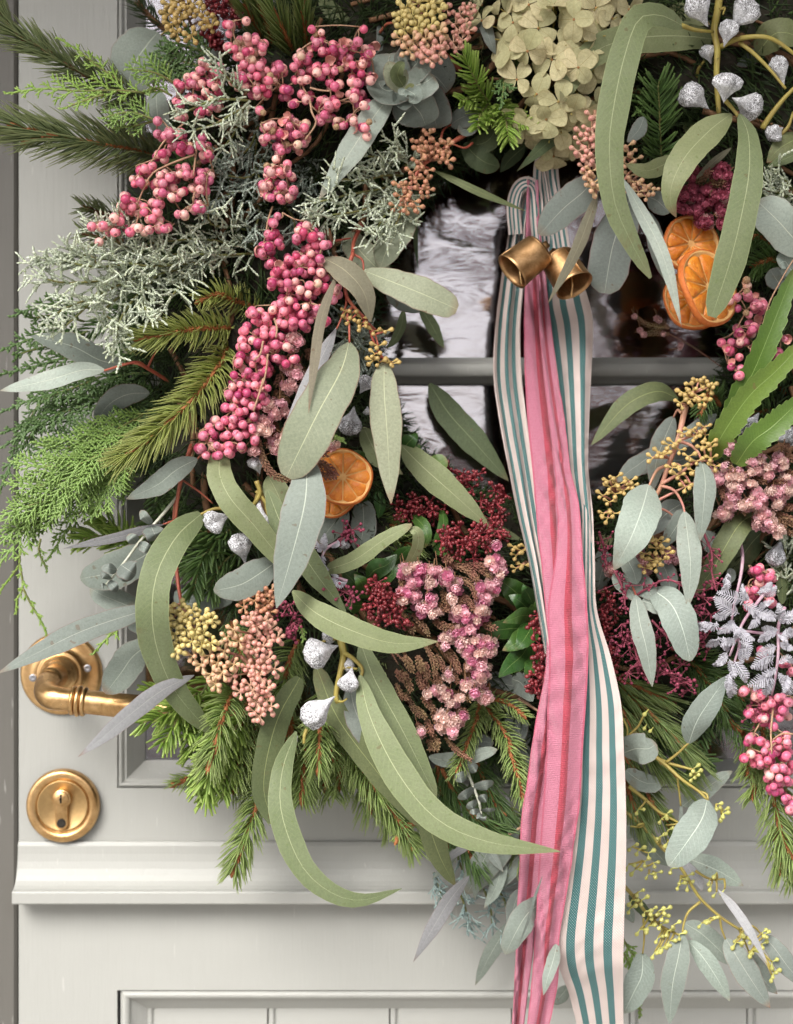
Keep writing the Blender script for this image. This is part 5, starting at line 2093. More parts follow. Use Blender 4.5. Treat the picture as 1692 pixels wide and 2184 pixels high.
berries('biggest berry cluster at the top with dry papery husks among it',
        [('b', '380,180,40,40 440,200,40,40 700,180,30,30 420,260,60,60 480,300,100,60 330,360,70,70 270,400,40,50 590,300,80,60 660,260,40,40 720,320,50,60 640,380,120,70 450,440,110,60 680,430,50,60 300,480,60,60 350,490,40,50 520,520,60,60 220,570,60,60 340,600,60,60 480,640,90,60 650,590,70,60 700,650,60,50 450,720,60,60 520,750,60,50 570,770,40,40 640,740,50,50 700,790,50,50 720,840,40,40 650,500,60,50 740,490,50,50 270,640,40,50 180,430,60,60 120,480,60,50 60,680,34,34')],
        hb=8.6, husks=34, weights=(5, 4, 2, 2, .2), stems=[('b', '370,540 430,555 490,560', (10, 10.2)), ('b', '370,620 380,690 405,760 340,860', (10, 10.5, 10)), ('b', '650,860 660,940', (9, 9))])
berries('berry strand hanging straight down between the two juniper shadows', [('b', '250,760,60,60 330,780,50,50 120,790,60,50 100,850,50,60 170,830,60,50 280,820,60,60 190,920,70,50 300,880,60,50 160,980,40,40 230,1010,40,40 130,1060,50,60 240,1080,50,50 190,1060,50,50 100,1140,50,50 200,1150,60,60 260,1170,50,50 180,1210,110,50')], hb=8.6, husks=18, weights=(5, 2, 4, 1, .6))
berries('longest berry strand running down the middle of the left side to a thick end',
        [('b', '170,1330,45,40 145,1375,40,35 130,1450,60,50 120,1520,70,60 70,1560,50,45 180,1500,40,60 130,1620,50,40 350,1390,40,40 320,1430,70,60 400,1450,70,60 290,1460,50,50 440,1500,70,50 380,1550,70,60 270,1600,80,60 350,1600,80,60 430,1600,50,60 220,1670,90,50 330,1670,110,50'),
         ('e', '190,130,90,60 290,140,80,60 330,60,90,60 400,90,80,70 430,130,50,50 240,200,90,70 150,200,50,60 340,250,100,70 440,200,70,70 520,250,60,60 510,300,40,40 230,330,90,70 320,350,90,80 180,370,70,60 400,370,60,60 240,440,90,70 330,450,80,60 460,450,50,50 30,390,60,50 90,430,80,60 100,510,90,60 40,560,70,60 170,570,90,70 220,600,60,60 90,600,70,60 60,680,90,70 180,660,60,50 220,690,50,60 270,670,40,50 40,760,70,60 100,740,50,50 110,850,40,40 50,890,60,60 30,950,60,50 90,920,40,40 20,1010,40,50 10,1090,30,40 30,1180,40,30'),
         ('d', '1500,480,50,50 1560,390,50,50 1600,420,90,60 1500,580,60,60 1560,560,80,60 1490,630,50,60 1540,660,60,60 1600,650,80,70 1470,690,50,40 1540,750,80,60 1640,750,50,50 1570,820,80,50 1440,770,30,30 1480,840,90,60 1440,890,70,60 1510,900,70,70 1590,900,70,50 1550,960,60,60 1420,960,70,60 1480,990,60,50 1360,1060,70,60 1430,1060,60,60 1530,1020,60,50 1500,1060,50,50 1310,1110,60,60 1400,1130,60,60 1480,1140,60,50 1550,1100,50,60 1260,1150,50,40 1240,1210,50,50 1340,1200,90,50 1410,1210,60,50 1480,1210,50,40 1270,1255,50,40 1340,1260,60,35 1410,1250,50,40 1570,1170,40,40')],
        hb=9.0, weights=(6, 5, 1.2, 2, .12), husks=8, stems=[('e', '150,420 165,480 160,540', (10.6, 10.8)), ('e', '110,640 100,740 80,830', (10.6, 10.8)), ('d', '1620,560 1600,640 1560,680', (10.6, 10.8)), ('d', '1620,790 1600,870 1560,990', (10.6, 10.8)), ('b', '140,1270 110,1360 100,1440', (8, 9.6))])
berries('berry cluster with dry husks right of the orange slices', [('f', '1410,220,40,40 1410,270,40,50 1350,290,50,40 1300,310,30,30 1350,360,40,40 1420,400,40,40 1480,350,60,60 1570,410,45,45 1540,470,45,40 1360,500,50,50 1440,480,60,60 1250,570,40,40 1310,570,40,40 1370,560,60,50 1300,620,30,40 1360,660,40,40 1450,620,50,60 1310,720,40,40 1370,730,40,40 1360,775,40,30 1640,545,30,30 1590,640,40,60 1610,750,40,40 1550,820,30,30')], hb=8.4, husks=16, weights=(6, 4, 1.5, 2, .05))
berries('small berry cluster behind the grey wattle feathers', [('i', '1470,430,60,50 1490,490,70,50 1550,470,50,50 1440,560,60,60 1540,560,60,60 1420,640,50,50 1550,630,50,40 1490,935,50,50 1640,1000,50,40 1680,1050,40,50')], hb=7.6, weights=(6, 4, 1, 1, 0))
berries('berry cluster lowest at the right edge hanging over the green spruce',
        [('i', '1400,1180,50,40 1480,1200,60,60 1540,1260,70,60 1600,1220,60,40 1610,1290,60,60 1440,1320,60,60 1510,1350,50,50 1610,1340,40,40 1570,1395,40,40 1660,1240,50,40 1660,1310,40,50 1430,1480,50,50 1490,1480,40,50 1440,1550,50,50 1400,1590,40,40 1520,1530,50,60 1470,1620,60,40 1530,1600,60,50 1600,1500,60,60 1650,1480,50,60 1640,1560,50,60 1560,1660,70,50 1650,1640,60,60'),
         ('l', '1430,20,50,40 1510,60,60,50 1570,30,60,40 1640,50,60,60 1540,160,50,50 1600,190,60,50 1640,120,50,50 1660,190,40,50 1580,240,60,60 1640,300,50,50 1680,330,50,50 1670,375,40,40')],
        hb=9.0, weights=(6, 4, 1, 1.4, 0), stems=[('i', '1570,1270 1555,1420 1560,1560', (10, 10.5)), ('i', '1690,1440 1620,1440 1560,1480', (10, 10.2))])

# ---- eucalyptus: left side
sprig('round grey green eucalyptus leaf half hidden at the upper left behind the cedar', [('a', '970,200 900,280 830,390 770,560', 330, 'round', (5.5, 6.5, 6), 'blue', 6), ('a', '960,560 965,660 975,740 1010,840', 150, 'oval', (6, 7, 6.5), 'blue', -8), ('a', '1180,230 1260,300 1340,340', 170, 'round', (4, 4), 'grey', 0)], [('a', '1100,140 1010,200 970,240', (4, 5.5), .9), ('a', '940,500 950,540 960,580', (5, 6), .9)], M_gold_stem)
sprig('two narrow pale eucalyptus leaves on a forked red stem pointing left', [('d', '760,700 620,680 440,590 190,530', 165, 'lance', (8, 8.6, 8.6), 'blue', 12), ('d', '645,738 500,740 300,800 0,866', 122, 'lance', (9.5, 10, 10), 'pale', -6)],
      [('d', '1040,810 900,720 830,690 640,742', (6, 9, 9.5), 1.2), ('d', '1020,800 920,740 840,700 750,700', (6, 8, 8), .9), ('d', '910,720 940,660 970,610', (8, 7), .8)], M_red_stem)
sprig('shaded curved grey leaf behind the longest spruce branch', [('d', '920,880 780,890 660,960 580,1080', 130, 'lance', (6, 6.4, 5.6), 'grey', 35)])
sprig('grey eucalyptus leaf on red stem just below the thick end of the berry strand', [('d', '1215,1285 1090,1350 960,1450 778,1532', 140, 'lance', (8.5, 9.4, 9.2), 'blue', 10)], [('d', '1240,1255 1215,1285', (8.5, 8.5), .8), ('d', '1180,1200 1140,1320 1100,1480 1080,1660', (7, 8, 7.6), 1.6), ('g', '1085,0 1075,130 1090,460 1118,650', (7.6, 7.2, 8.8), 1.6), ('d', '1130,1420 1230,1490 1310,1560', (7.6, 7), .7)], M_red_stem)
sprig('thin edge on silver leaf pointing left above the round leaf', [('g', '1010,150 900,180 700,235 385,300', 62, 'willow', (8, 9.2, 9), 'lilac', 20)], [('g', '1100,125 1060,130 1000,152', (7.4, 8), .8)], M_red_stem)

# gum nut sprig with sickle leaves, lower left
o = sprig('gum nut sprig with sickle leaves arching left of the brass handle',
          [('g', '1240,85 1090,220 970,440 935,680 970,930 1080,1180 1290,1430', 205, 'ribbon', (8, 11.2, 11.6, 10, 7.5), 'olive', -10, 14),
           ('d', '1360,1230 1350,1380 1420,1530 1560,1690 1700,1860 1860,1990', 165, 'ribbon', (9, 11, 10.4, 9), 'olive', 12),
           ('h', '110,-60 200,160 320,330 440,500 595,700', 170, 'lance', (9, 9.8, 9.4), 'olive', -8),
           ('e', '110,1390 160,1480 210,1600 250,1750', 165, 'lance', (8, 9, 8.4), 'olive', 10)],
          [('e', '40,1420 60,1500 10,1580 -40,1650', (9, 8.8), 1.6), ('e', '40,1480 110,1580 120,1700 110,1780', (8.8, 8.8), 1.4), ('g', '1560,60 1600,-60 1640,60 1660,200', (8.6, 8.6), 1.3), ('g', '1400,55 1320,55 1235,88', (8, 8.4), 1.4)], M_gold_stem)
nuts(o, 'g', [(1330, 125, 78, 9.2, .9, -.4), (1485, 290, 76, 9.0, .2, .9, 1.2), (1590, 120, 62, 9.0, .0, -1, 1.9)])
nuts(o, 'e', [(40, 1320, 52, 8.6, .3, .9), (710, 825, 56, 7.4, -.5, .8, 1.0, 1), (620, 1060, 70, 7.4, .2, -1, 1.25, 1), (722, 990, 26, 7, 0, -1, 1.0)])
sprig('front silver blue eucalyptus leaf hanging over the whitened gum nuts', [('F', '655,972 652,1060 632,1150 590,1297', 92, 'lance', (11.4, 13.2, 12.6), 'blue', -6)])
sprig('broad front sickle leaf curving right with its brown tip over pink heather', [('h', '260,560 400,690 620,800 880,880 1160,870', 170, 'lance', (10, 12.2, 12.6, 12.4), 'olive', -12, 10)])
sprig('three oval blue grey leaves behind the sickle leaf above the handle', [('g', '960,300 820,380 660,450 495,485', 230, 'oval', (6.5, 7.4, 7), 'blue', 5), ('g', '900,690 760,640 640,590 555,545', 150, 'oval', (5.5, 6, 5.6), 'blue', -12), ('g', '930,880 820,960 740,1070 648,1190', 200, 'oval', (7, 8, 7.6), 'blue', 8), ('g', '1440,600 1300,600 1180,640 1080,560', 170, 'oval', (5, 5.6, 5), 'blue', -10), ('g', '940,800 850,760 780,720', 130, 'oval', (5, 5), 'blue', 10)])
sprig('blue grey leaf with brown edge pointing left above the pink seed buds', [('g', '1700,380 1600,450 1480,520 1316,560', 200, 'oval', (8.6, 9.8, 9.4), 'blue', 10)])
# juvenile eucalyptus
def baby(label, c, stem, h, pairs):
    o = thing('baby_eucalyptus_sprig', label, 'eucalyptus sprig', path(c, stem, h)[0])
    mb = MB()
    pts = path(c, stem, h)
    mb.tube(pts, .0011, .0007, 6, n=20)
    mb.build('stem', M_white_stem, o)
    for x0, y0, x1, y1, w in pairs:
        hh = h[-1] if isinstance(h, tuple) else h
        leaf(o, c, f'{x0},{y0} {(x0 * .45 + x1 * .55):.0f},{(y0 * .45 + y1 * .55):.0f} {x1},{y1}', w * 1.15, 'round', (hh, hh + .9, hh + .5), 'grey', random.uniform(-35, 35))


baby('baby eucalyptus sprig with white stem and tiny grey leaf pairs over the oval leaf', 'g', '1090,-20 1000,90 880,230 760,390 650,525', (7.5, 8.6, 9),
     [(925, 150, 860, 70, 60), (930, 160, 965, 240, 100), (840, 265, 790, 210, 60), (850, 270, 930, 310, 60), (745, 400, 835, 460, 110), (720, 430, 625, 410, 50), (715, 450, 790, 500, 40), (680, 490, 615, 450, 40), (670, 500, 725, 560, 50), (655, 525, 615, 530, 30)])
baby('baby eucalyptus sprig with white stem in the dark right of the long sickle leaf', 'k', '1320,100 1370,220 1410,330 1425,420', (7, 8),
     [(1340, 140, 1400, 100, 50), (1340, 160, 1260, 190, 60), (1380, 240, 1500, 210, 60), (1380, 250, 1285, 310, 60), (1410, 320, 1460, 290, 50), (1400, 330, 1340, 370, 60), (1420, 380, 1510, 375, 30), (1415, 380, 1350, 390, 30), (1425, 400, 1425, 440, 50)])

# seeded eucalyptus lower left
o = sprig('seeded eucalyptus with yellow and pink bud clusters left of the gum nuts',
          [('g', '1000,652 850,690 520,800 230,940 -20,1070', 150, 'willow', (9.4, 10.6, 10.8, 10.4), 'grey', 8, -8), ('g', '1195,1078 1000,1170 800,1320 620,1470 478,1582', 118, 'willow', (9, 10.6, 11), 'lilac', 24, 5)],
          [('g', '1118,640 1060,648 1000,656', (9, 9.4), 1.0), ('h', '60,640 20,780 -40,890 20,1000 60,1160', (8.6, 9), 2.0), ('g', '1600,640 1560,760 1520,930 1560,1010', (8.8, 9), 2.0), ('g', '1120,650 1200,800 1300,900 1480,960', (9, 9), 1.3), ('g', '1480,960 1560,1050 1590,1180', (9, 9), 1.4)], M_pink_stem)
st = path('g', '1080,660 1180,760 1300,860 1420,920 1540,960', (8.8, 9))
umbels(o, 'g', '1040,690 1110,660 1180,680 1030,760 1090,740 1150,730 1250,720 1300,740 1080,820 1150,800 1200,800 1110,890 1180,870 1250,830 1090,930 1240,900 1300,880', (9.6, 10.2), 66, 7, 'yellow', st)
st2 = path('g', '1620,560 1600,700 1540,880 1560,1000 1580,1160 1620,1280', (8.8, 9))
umbels(o, 'g', '1190,960 1240,1010 1290,960 1340,1000 1380,930 1300,1070 1330,1130 1370,1060 1440,1010 1400,850 1470,870 1440,800', (9.6, 10.2), 66, 6, 'peach', st + st2)
umbels(o, 'g', '1440,1080 1480,1180 1530,1030 1540,1140 1590,1070 1620,1160 1570,1300 1640,1240 1560,920 1620,900 1650,980 1580,780 1640,740 1540,740', (9.6, 10.2), 68, 6, 'pink', st2)
umbels(o, 'h', '20,740 80,760 130,800 40,860 110,880 170,850 30,1030 90,1000 150,1040 60,1080 110,1160 40,1240 130,1270 60,1330 20,1170', (9.6, 10.2), 68, 6, 'pink', path('h', '20,640 10,800 60,940 40,1060 80,1200 70,1330', (8.8, 9)))
umbels(o, 'h', '40,580 90,600 130,560 80,660 120,690 30,620', (9, 9.4), 60, 5, 'rust', path('h', '60,700 80,600', (8.6, 8.8)))
umbels(o, 'g', '1480,590 1540,600 1610,580 1650,640 1500,660', (8.8, 9.2), 60, 5, 'rust', path('g', '1600,700 1560,620', (8.4, 8.6)))

# seeded eucalyptus hanging into the opening
o = sprig('seeded eucalyptus hanging at the left of the opening with one very broad sage leaf',
          [('e', '610,568 560,740 430,980 330,1180 225,1395', 300, 'blunt', (9.6, 12.4, 13, 12), 'sage', -5), ('e', '828,685 825,860 845,1150 868,1560', 192, 'lance', (9, 10.8, 10.6), 'sage', 8),
           ('e', '698,125 860,190 1060,270 1275,365', 205, 'blunt', (8.4, 10, 9.6), 'sage', 10), ('e', '455,48 590,130 700,260 745,445', 165, 'lance', (9.6, 11.2, 10.4), 'brown', 25), ('e', '538,140 440,420 395,700 360,1005', 66, 'willow', (10.4, 12.4, 13), 'brown', 20),
           ('e', '530,480 440,660 320,900 200,1120', 95, 'willow', (9.6, 11.2, 11), 'lilac', -15), ('e', '840,270 940,330 1045,385', 95, 'lance', (7.6, 7.6), 'grey', 10), ('e', '945,370 930,470 885,560 835,605', 60, 'lance', (6, 6), 'dark', 30),
           ('b', '1000,1250 930,1380 850,1520 802,1645', 195, 'oval', (6.6, 8, 7.8), 'sage', -12), ('b', '625,1420 660,1520 750,1620 860,1720', 190, 'oval', (6, 7.2, 7), 'sage', 12), ('b', '1030,1080 1018,1300 1020,1500 1035,1660', 36, 'willow', (4, 3.4, 3), 'dark', 30)],
          [('b', '690,1380 640,1480 630,1560 600,1670', (6, 8, 8.6), 1.5), ('e', '635,20 590,150 590,270 640,350 720,440 760,560 830,690', (8.4, 9.4, 9.2, 9), 1.3), ('e', '640,28 690,60 700,126', (8.2, 8.4), .9), ('e', '590,270 590,340 545,460 528,490', (9.2, 9.4), .8), ('e', '630,350 600,400 610,470 612,572', (9.2, 9.6), 1.0), ('e', '530,40 540,150', (9.4, 10.4), .8), ('b', '500,1485 560,1475 620,1465', (8, 7.4), .9), ('e', '640,350 700,430 760,500 790,590', (9.2, 9.4), .9), ('e', '720,440 780,495 830,500', (9, 9), .7)], M_red_stem)
umbels(o, 'e', '590,380 630,390 690,420 690,450 760,500 620,430', 9.4, 55, 3, 'gold', path('e', '590,270 640,350 720,440 760,560', (9.2, 9.2)), stalk_mat=M_red_stem)
umbels(o, 'e', '790,590 770,640 760,680 800,690 870,690 880,700 830,500 690,470', 9.4, 60, 3, 'gold', path('e', '720,440 760,560 830,690', (9.2, 9)), stalk_mat=M_red_stem)

# right hand and dark leaves of the opening
sprig('dark sickle leaves inside the wreath opening behind the ribbon', [('e', '930,1200 1060,1330 1250,1500 1470,1700', 175, 'lance', (6.5, 8.4, 8), 'olive', -8), ('e', '700,1090 740,1180 800,1280 940,1380', 130, 'lance', (6, 7, 7), 'olive', 10), ('e', '1105,820 1220,1000 1380,1180 1590,1420', 180, 'lance', (3, 3.6, 4), 'dark', 10), ('e', '1045,350 1110,450 1195,605', 80, 'lance', (3.4, 3), 'dark', 10), ('h', '1360,80 1500,170 1680,250', 70, 'lance', (6, 5.4), 'olive', 15),
       ('f', '985,915 850,870 660,960 450,1200', 135, 'lance', (5, 6.4, 6), 'moss', -14), ('f', '1110,1180 1010,1290 820,1290 600,1420', 160, 'lance', (4.4, 4.6, 4.4), 'grey', 10)])

# gum nut sprig at the bottom
o = sprig('gum nut sprig with long sickle leaves hanging lowest at the bottom of the wreath',
          [('F', '768,1440 790,1530 850,1650 930,1745 1040,1795 1195,1816', 70, 'lance', (10, 12, 13.4, 14, 14.2), 'olive', -10, 8), ('F', '772,1378 800,1450 860,1560 930,1700', 54, 'ribbon', (9, 10, 10.6), 'olive', 14), ('F', '676,1425 720,1530 800,1640 905,1768', 54, 'ribbon', (8, 9, 8.4), 'moss', -12),
           ('F', '640,1445 590,1540 563,1660 575,1730 612,1765', 56, 'ribbon', (8.4, 9.6, 9.4), 'moss', 20), ('F', '632,1560 603,1640 600,1730 640,1840 700,1900 770,1920 858,1895', 55, 'lance', (10, 12.4, 13, 13, 12.6), 'olive', 12, -10),
           ('F', '896,1700 915,1760 940,1830 972,1890', 50, 'lance', (8, 8.4, 7.6), 'moss', 20), ('h', '615,1150 640,1270 690,1390 760,1500', 160, 'blunt', (8, 9, 8.6), 'grey', 8), ('k', '730,-30 800,60 900,170', 130, 'lance', (8, 8.4), 'moss', 10)],
          [('h', '545,820 575,940 560,1040 530,1190 540,1250', (8.8, 9.6, 9.6), 2.4), ('h', '580,940 640,980 690,1040 680,1100', (9.6, 9.8), 1.5), ('h', '540,850 480,860 430,880', (9, 9), 1.2), ('h', '350,1410 335,1450 330,1500', (9.4, 9.6), 1.3), ('h', '560,1040 600,1030 660,1040', (9.6, 9.8), 1.2), ('h', '540,1240 570,1240 598,1222', (9.6, 10), .9)], M_gold_stem)
nuts(o, 'h', [(430, 940, 92, 10.2, .95, -.35, 1.1), (610, 1112, 72, 10.4, .2, -.9, 1.0), (415, 1300, 88, 10.4, .9, -.75, 1.3), (500, 830, 50, 8.8, .7, -.2, 1.2), (725, 1090, 34, 9, .2, -1), (610, 1010, 40, 9.4, 0, -1, 1.3), (275, 1470, 24, 9, .4, -.3), (580, 270, 34, 8, 0, -1)])

sprig('folded olive ribbon like leaf arching above the skimmia leaves', [('h', '470,430 640,370 830,240 995,150', 105, 'ribbon', (8.6, 10, 10.4), 'olive', 14), ('h', '985,178 1030,200 1030,290 960,425', 75, 'ribbon', (10.2, 10.4, 9), 'olive', 25)])
sprig('pair of blue grey oval leaves under the orange slices', [('h', '605,70 540,120 480,190 430,270', 160, 'oval', (7, 7.8, 7.4), 'blue', 10), ('h', '690,-10 700,110 690,220 665,320', 160, 'oval', (6.6, 7.4, 7), 'blue', -10), ('h', '1100,1580 1200,1600 1350,1580 1520,1535', 100, 'oval', (7, 7.8, 7.4), 'pale', 5)])

# skimmia
def skimmia(label, leaves, group=None):
    o = thing('skimmia_sprig', label, 'skimmia sprig', path(*leaves[0][:2], leaves[0][4])[0], group)
    for L in leaves:
        leaf(o, *L)
    return o


skimmia('glossy dark green skimmia leaves left of the pink heather', [('h', '700,600 660,530 620,480 560,435', 150, 'lance', (7, 8.4, 8.4), 'gloss', 10), ('h', '720,600 700,540 680,500 640,455', 110, 'lance', (7.4, 9, 9), 'gloss', -15), ('h', '690,650 650,650 620,650 575,650', 100, 'lance', (7.4, 8.6, 8.4), 'gloss', 10), ('h', '720,480 770,430 840,400 905,335', 120, 'lance', (7, 8.4, 8.4), 'gloss', 20),
        ('h', '740,540 820,490 880,450 915,395', 80, 'lance', (7, 8.6, 8.6), 'gloss', 20), ('h', '880,400 920,350 960,310 1000,290', 90, 'lance', (6.6, 7.8, 8), 'gloss', -10), ('h', '1000,95 1060,150 1090,220 1080,290', 80, 'lance', (7, 8.4, 8), 'gloss', 10), ('h', '1180,50 1190,140 1160,220 1120,290', 60, 'lance', (7, 8, 8), 'gloss', 25), ('h', '1130,290 1180,310 1220,340', 70, 'lance', (7, 8), 'gloss', 10), ('h', '1260,370 1290,390 1310,430', 50, 'lance', (7, 8), 'gloss', 10),
        ('e', '700,1290 660,1270 620,1275 608,1290', 80, 'lance', (8, 9.2, 9.4), 'gloss', 20), ('e', '935,1240 970,1190 1000,1160 1030,1125', 100, 'lance', (6, 7.4, 7), 'gloss', 10), ('e', '940,1290 1000,1260 1030,1220 1040,1190', 80, 'lance', (6, 7, 7), 'gloss', -20), ('e', '1040,1340 1100,1330 1160,1310 1210,1285', 110, 'blunt', (6, 7, 7), 'bright', 10), ('e', '730,1480 700,1520 720,1545', 80, 'lance', (6, 7), 'gloss', 10), ('e', '790,1480 800,1580 790,1650', 70, 'lance', (6, 7), 'gloss', 25), ('g', '1690,330 1600,300 1560,250', 60, 'lance', (5, 6), 'gloss', 0)])
skimmia('glossy dark green whorl of skimmia leaves right of the pink heather', [('h', '1720,640 1650,580 1590,530 1528,480', 150, 'lance', (7, 8.6, 8), 'gloss', 10), ('h', '1720,680 1680,640 1640,610 1592,585', 110, 'lance', (7.4, 9.2, 9), 'gloss', -10), ('h', '1700,800 1620,790 1520,800 1408,800', 130, 'lance', (7.4, 8.6, 8.4), 'gloss', 8), ('h', '1740,720 1680,710 1620,730 1555,755', 100, 'lance', (7.6, 9.6, 9.4), 'gloss', 12), ('h', '1730,820 1680,850 1620,890 1553,925', 130, 'lance', (7.6, 9.8, 9.6), 'gloss', -10), ('h', '1710,900 1670,960 1600,1020 1530,1092', 140, 'lance', (7.6, 9.8, 9.8), 'gloss', 8),
        ('h', '1740,900 1740,1000 1720,1060 1700,1100', 120, 'lance', (7.6, 9.4, 9), 'gloss', 8), ('i', '90,640 60,580 40,550 30,520', 90, 'lance', (8, 9.6, 9.6), 'gloss', 8), ('i', '90,760 60,820 20,880 -20,920', 130, 'lance', (8, 9.8, 9.8), 'gloss', -12), ('i', '110,560 100,640 60,700', 60, 'lance', (7, 8.4), 'gloss', 20), ('h', '1520,620 1570,600 1600,560', 80, 'lance', (6, 7), 'gloss', 10), ('i', '110,900 90,980 90,1040', 60, 'lance', (7, 8.4), 'gloss', 20)])
bud_mass('dark red skimmia buds spread under the green sickle leaf at the foot of the opening', [('e', '1300,1420,190,90 1500,1560,110,130 1000,1580,120,90 1250,1560,120,60'), ('h', '960,70,90,80 1100,60,80,70')], 6.4, 1.4, .00118, .0034, M_skim, M_skim_stem, 'skimmia_cluster', 'skimmia flower')
bud_mass('dark red skimmia head right above the pink heather', [('h', '1340,250,190,125 1500,190,80,70 1200,230,60,50')], 8.6, 1.6, .00122, .0033, M_skim, M_skim_stem, 'skimmia_cluster', 'skimmia flower')
bud_mass('dark red skimmia head left of the pink heather over the sickle leaf', [('h', '820,640,130,150 780,550,70,70 900,720,60,70')], 9.2, 1.6, .00122, .0033, M_skim, M_skim_stem, 'skimmia_cluster', 'skimmia flower')
bud_mass('dark red skimmia buds just right of the ribbons', [('i', '540,640,80,80 510,760,70,110 540,900,60,100 570,1060,50,60 1010,880,90,60')], 7.6, 1.6, .00118, .0034, M_skim, M_skim_stem, 'skimmia_cluster', 'skimmia flower')
bud_mass('dark red skimmia bud and twig just left of the ribbons', [('i', '120,755,58,62 130,930,40,60 130,1060,50,70 110,1150,40,40')], 10.6, 1.2, .0014, .0036, M_skim, M_skim_stem, 'skimmia_cluster', 'skimmia flower')
bud_mass('dark red skimmia twig at the top left beside the golden buds', [('a', '1310,50,50,60 1400,30,80,50 1440,90,60,50 1290,210,80,60 1310,270,40,30')], 6.4, 1.2, .0014, .0040, M_skim, M_skim_stem, 'skimmia_cluster', 'skimmia flower')

# mimosa beads and wattle
bud_mass('wine red mimosa bead spray right of the ribbons', [('i', '640,860,110,150 800,900,120,160 900,1060,150,110 720,1030,120,90 1130,640,90,110 1130,850,80,130 1000,1130,90,60 1440,1300,50,100')], 8.2, 1.6, .0011, .0040, M_bead, M_bead_stem, 'mimosa_spray', 'mimosa spray', 1.0, True,
         [('i', '700,610 780,550 920,490 1060,560 1140,600', (9, 10.2, 10)), ('i', '1140,200 1190,330 1190,440 1220,560', (9, 9.6)), ('i', '500,210 530,300 540,400', (8, 8)), ('i', '590,430 640,540 660,680', (9, 9.4)), ('i', '690,700 720,930 790,1080', (9.4, 9.8)), ('i', '820,740 940,860 1060,940', (9.4, 9.8))])
bud_mass('little wine red mimosa beads by the pink seed buds', [('h', '250,760,80,80')], 8.4, .8, .0014, .0062, M_bead, M_bead_stem, 'mimosa_spray', 'mimosa spray', 1.0, True, [('h', '100,710 170,670 260,640', (8.6, 9)), ('h', '530,540 590,570 650,600', (9, 9.4)), ('h', '540,250 600,210 640,180', (8, 8.6))])
PN = [(1480, 560, 1560, 510), (1420, 620, 1380, 520), (1400, 620, 1230, 570), (1360, 700, 1210, 600), (1480, 660, 1570, 620), (1470, 690, 1420, 790), (1480, 700, 1580, 740), (1380, 640, 1480, 740), (1300, 690, 1200, 720), (1330, 740, 1230, 820), (1320, 760, 1330, 860), (1350, 780, 1450, 860), (1200, 760, 1110, 760), (1230, 840, 1160, 900),
      (1260, 840, 1290, 930), (1360, 870, 1410, 980), (1340, 880, 1250, 900), (1600, 740, 1600, 640), (1610, 760, 1692, 690), (1600, 800, 1500, 790), (1590, 820, 1480, 870), (1620, 830, 1692, 800), (1600, 880, 1692, 910), (1590, 900, 1470, 950), (1580, 960, 1440, 1030), (1600, 1010, 1692, 1000), (1590, 1040, 1510, 1090), (1560, 1060, 1420, 1140),
      (1600, 1060, 1650, 1130), (1580, 1100, 1520, 1210), (1290, 960, 1230, 1020), (1300, 980, 1310, 1090), (1330, 990, 1400, 1120), (1300, 1070, 1290, 1180), (1280, 480, 1250, 570), (1290, 450, 1270, 520), (1250, 960, 1220, 1000), (1150, 820, 1090, 780), (1640, 900, 1600, 830), (1660, 1080, 1640, 1180)]
wattle('grey lilac wattle feathers spreading over the berries at the right', [('i', '1360,240 1380,340 1370,460 1330,640 1310,760', (8, 9.4, 10)), ('i', '1560,520 1480,620 1380,760 1300,960', (9.6, 10.4, 10.2)), ('i', '1640,660 1600,780 1600,940 1580,1100 1560,1200', (9.6, 10.4, 10)), ('i', '1692,830 1500,820 1340,800 1200,790', (9.4, 10.2)), ('i', '1310,760 1360,880 1330,1000', (10, 10))],
       [('i', f'{a},{b} {c_},{d}', random.uniform(10.0, 11.0)) for a, b, c_, d in PN] + [('i', f'{a + random.uniform(-25, 25):.0f},{b + random.uniform(-25, 25):.0f} {c_ + random.uniform(-40, 40):.0f},{d + random.uniform(-40, 40):.0f}', random.uniform(9.2, 10.4)) for a, b, c_, d in PN[::3]])
wattle('tiny grey wattle sprig beside the blue grey oval leaves', [('h', '540,260 470,300 440,360', (8.6, 9)), ('h', '600,500 540,480 500,480', (9, 9))], [('h', '470,300 410,260', 9), ('h', '460,310 460,210', 9.2), ('h', '500,290 540,250', 9), ('h', '450,340 410,330', 9), ('h', '460,350 480,430', 9), ('h', '500,480 590,510', 9.4), ('h', '540,470 500,460', 9.4)])

# heather
heather('pink heather bunch beside the dark red skimmia at the bottom of the wreath', [('h', '960,440,60,60 1040,430,50,50 1110,450,50,50 1010,510,50,50 1110,510,40,50 960,580,60,50 940,620,40,40 1010,590,50,50 1150,430,30,30 1210,480,50,60 1260,530,50,50 1240,610,40,40 1110,620,50,50 1060,670,60,50 1130,690,60,40 1290,690,60,60 1330,730,50,50 1500,390,60,60 1530,430,50,60 1490,530,60,60 1420,530,40,40 1440,600,50,60 1430,690,50,50 1390,750,40,40 1350,800,40,40 1510,280,40,40')],
        [('h', s_, (8.8, 9.8), 62) for s_ in ('1190,360 1230,370', '1220,390 1340,430 1400,500', '1260,400 1400,420 1480,480', '1250,470 1360,520 1390,610', '1180,560 1220,640', '1140,640 1230,680', '1310,580 1380,680', '1320,400 1480,420', '1000,700 1060,770 1100,830', '1130,740 1210,790', '1240,780 1370,740', '1180,770 1250,800', '1430,760 1510,790', '1290,590 1310,640', '960,470 930,510', '980,760 1000,810')], 9.0, (0, 1, 2), (5, 2, 3), 30)
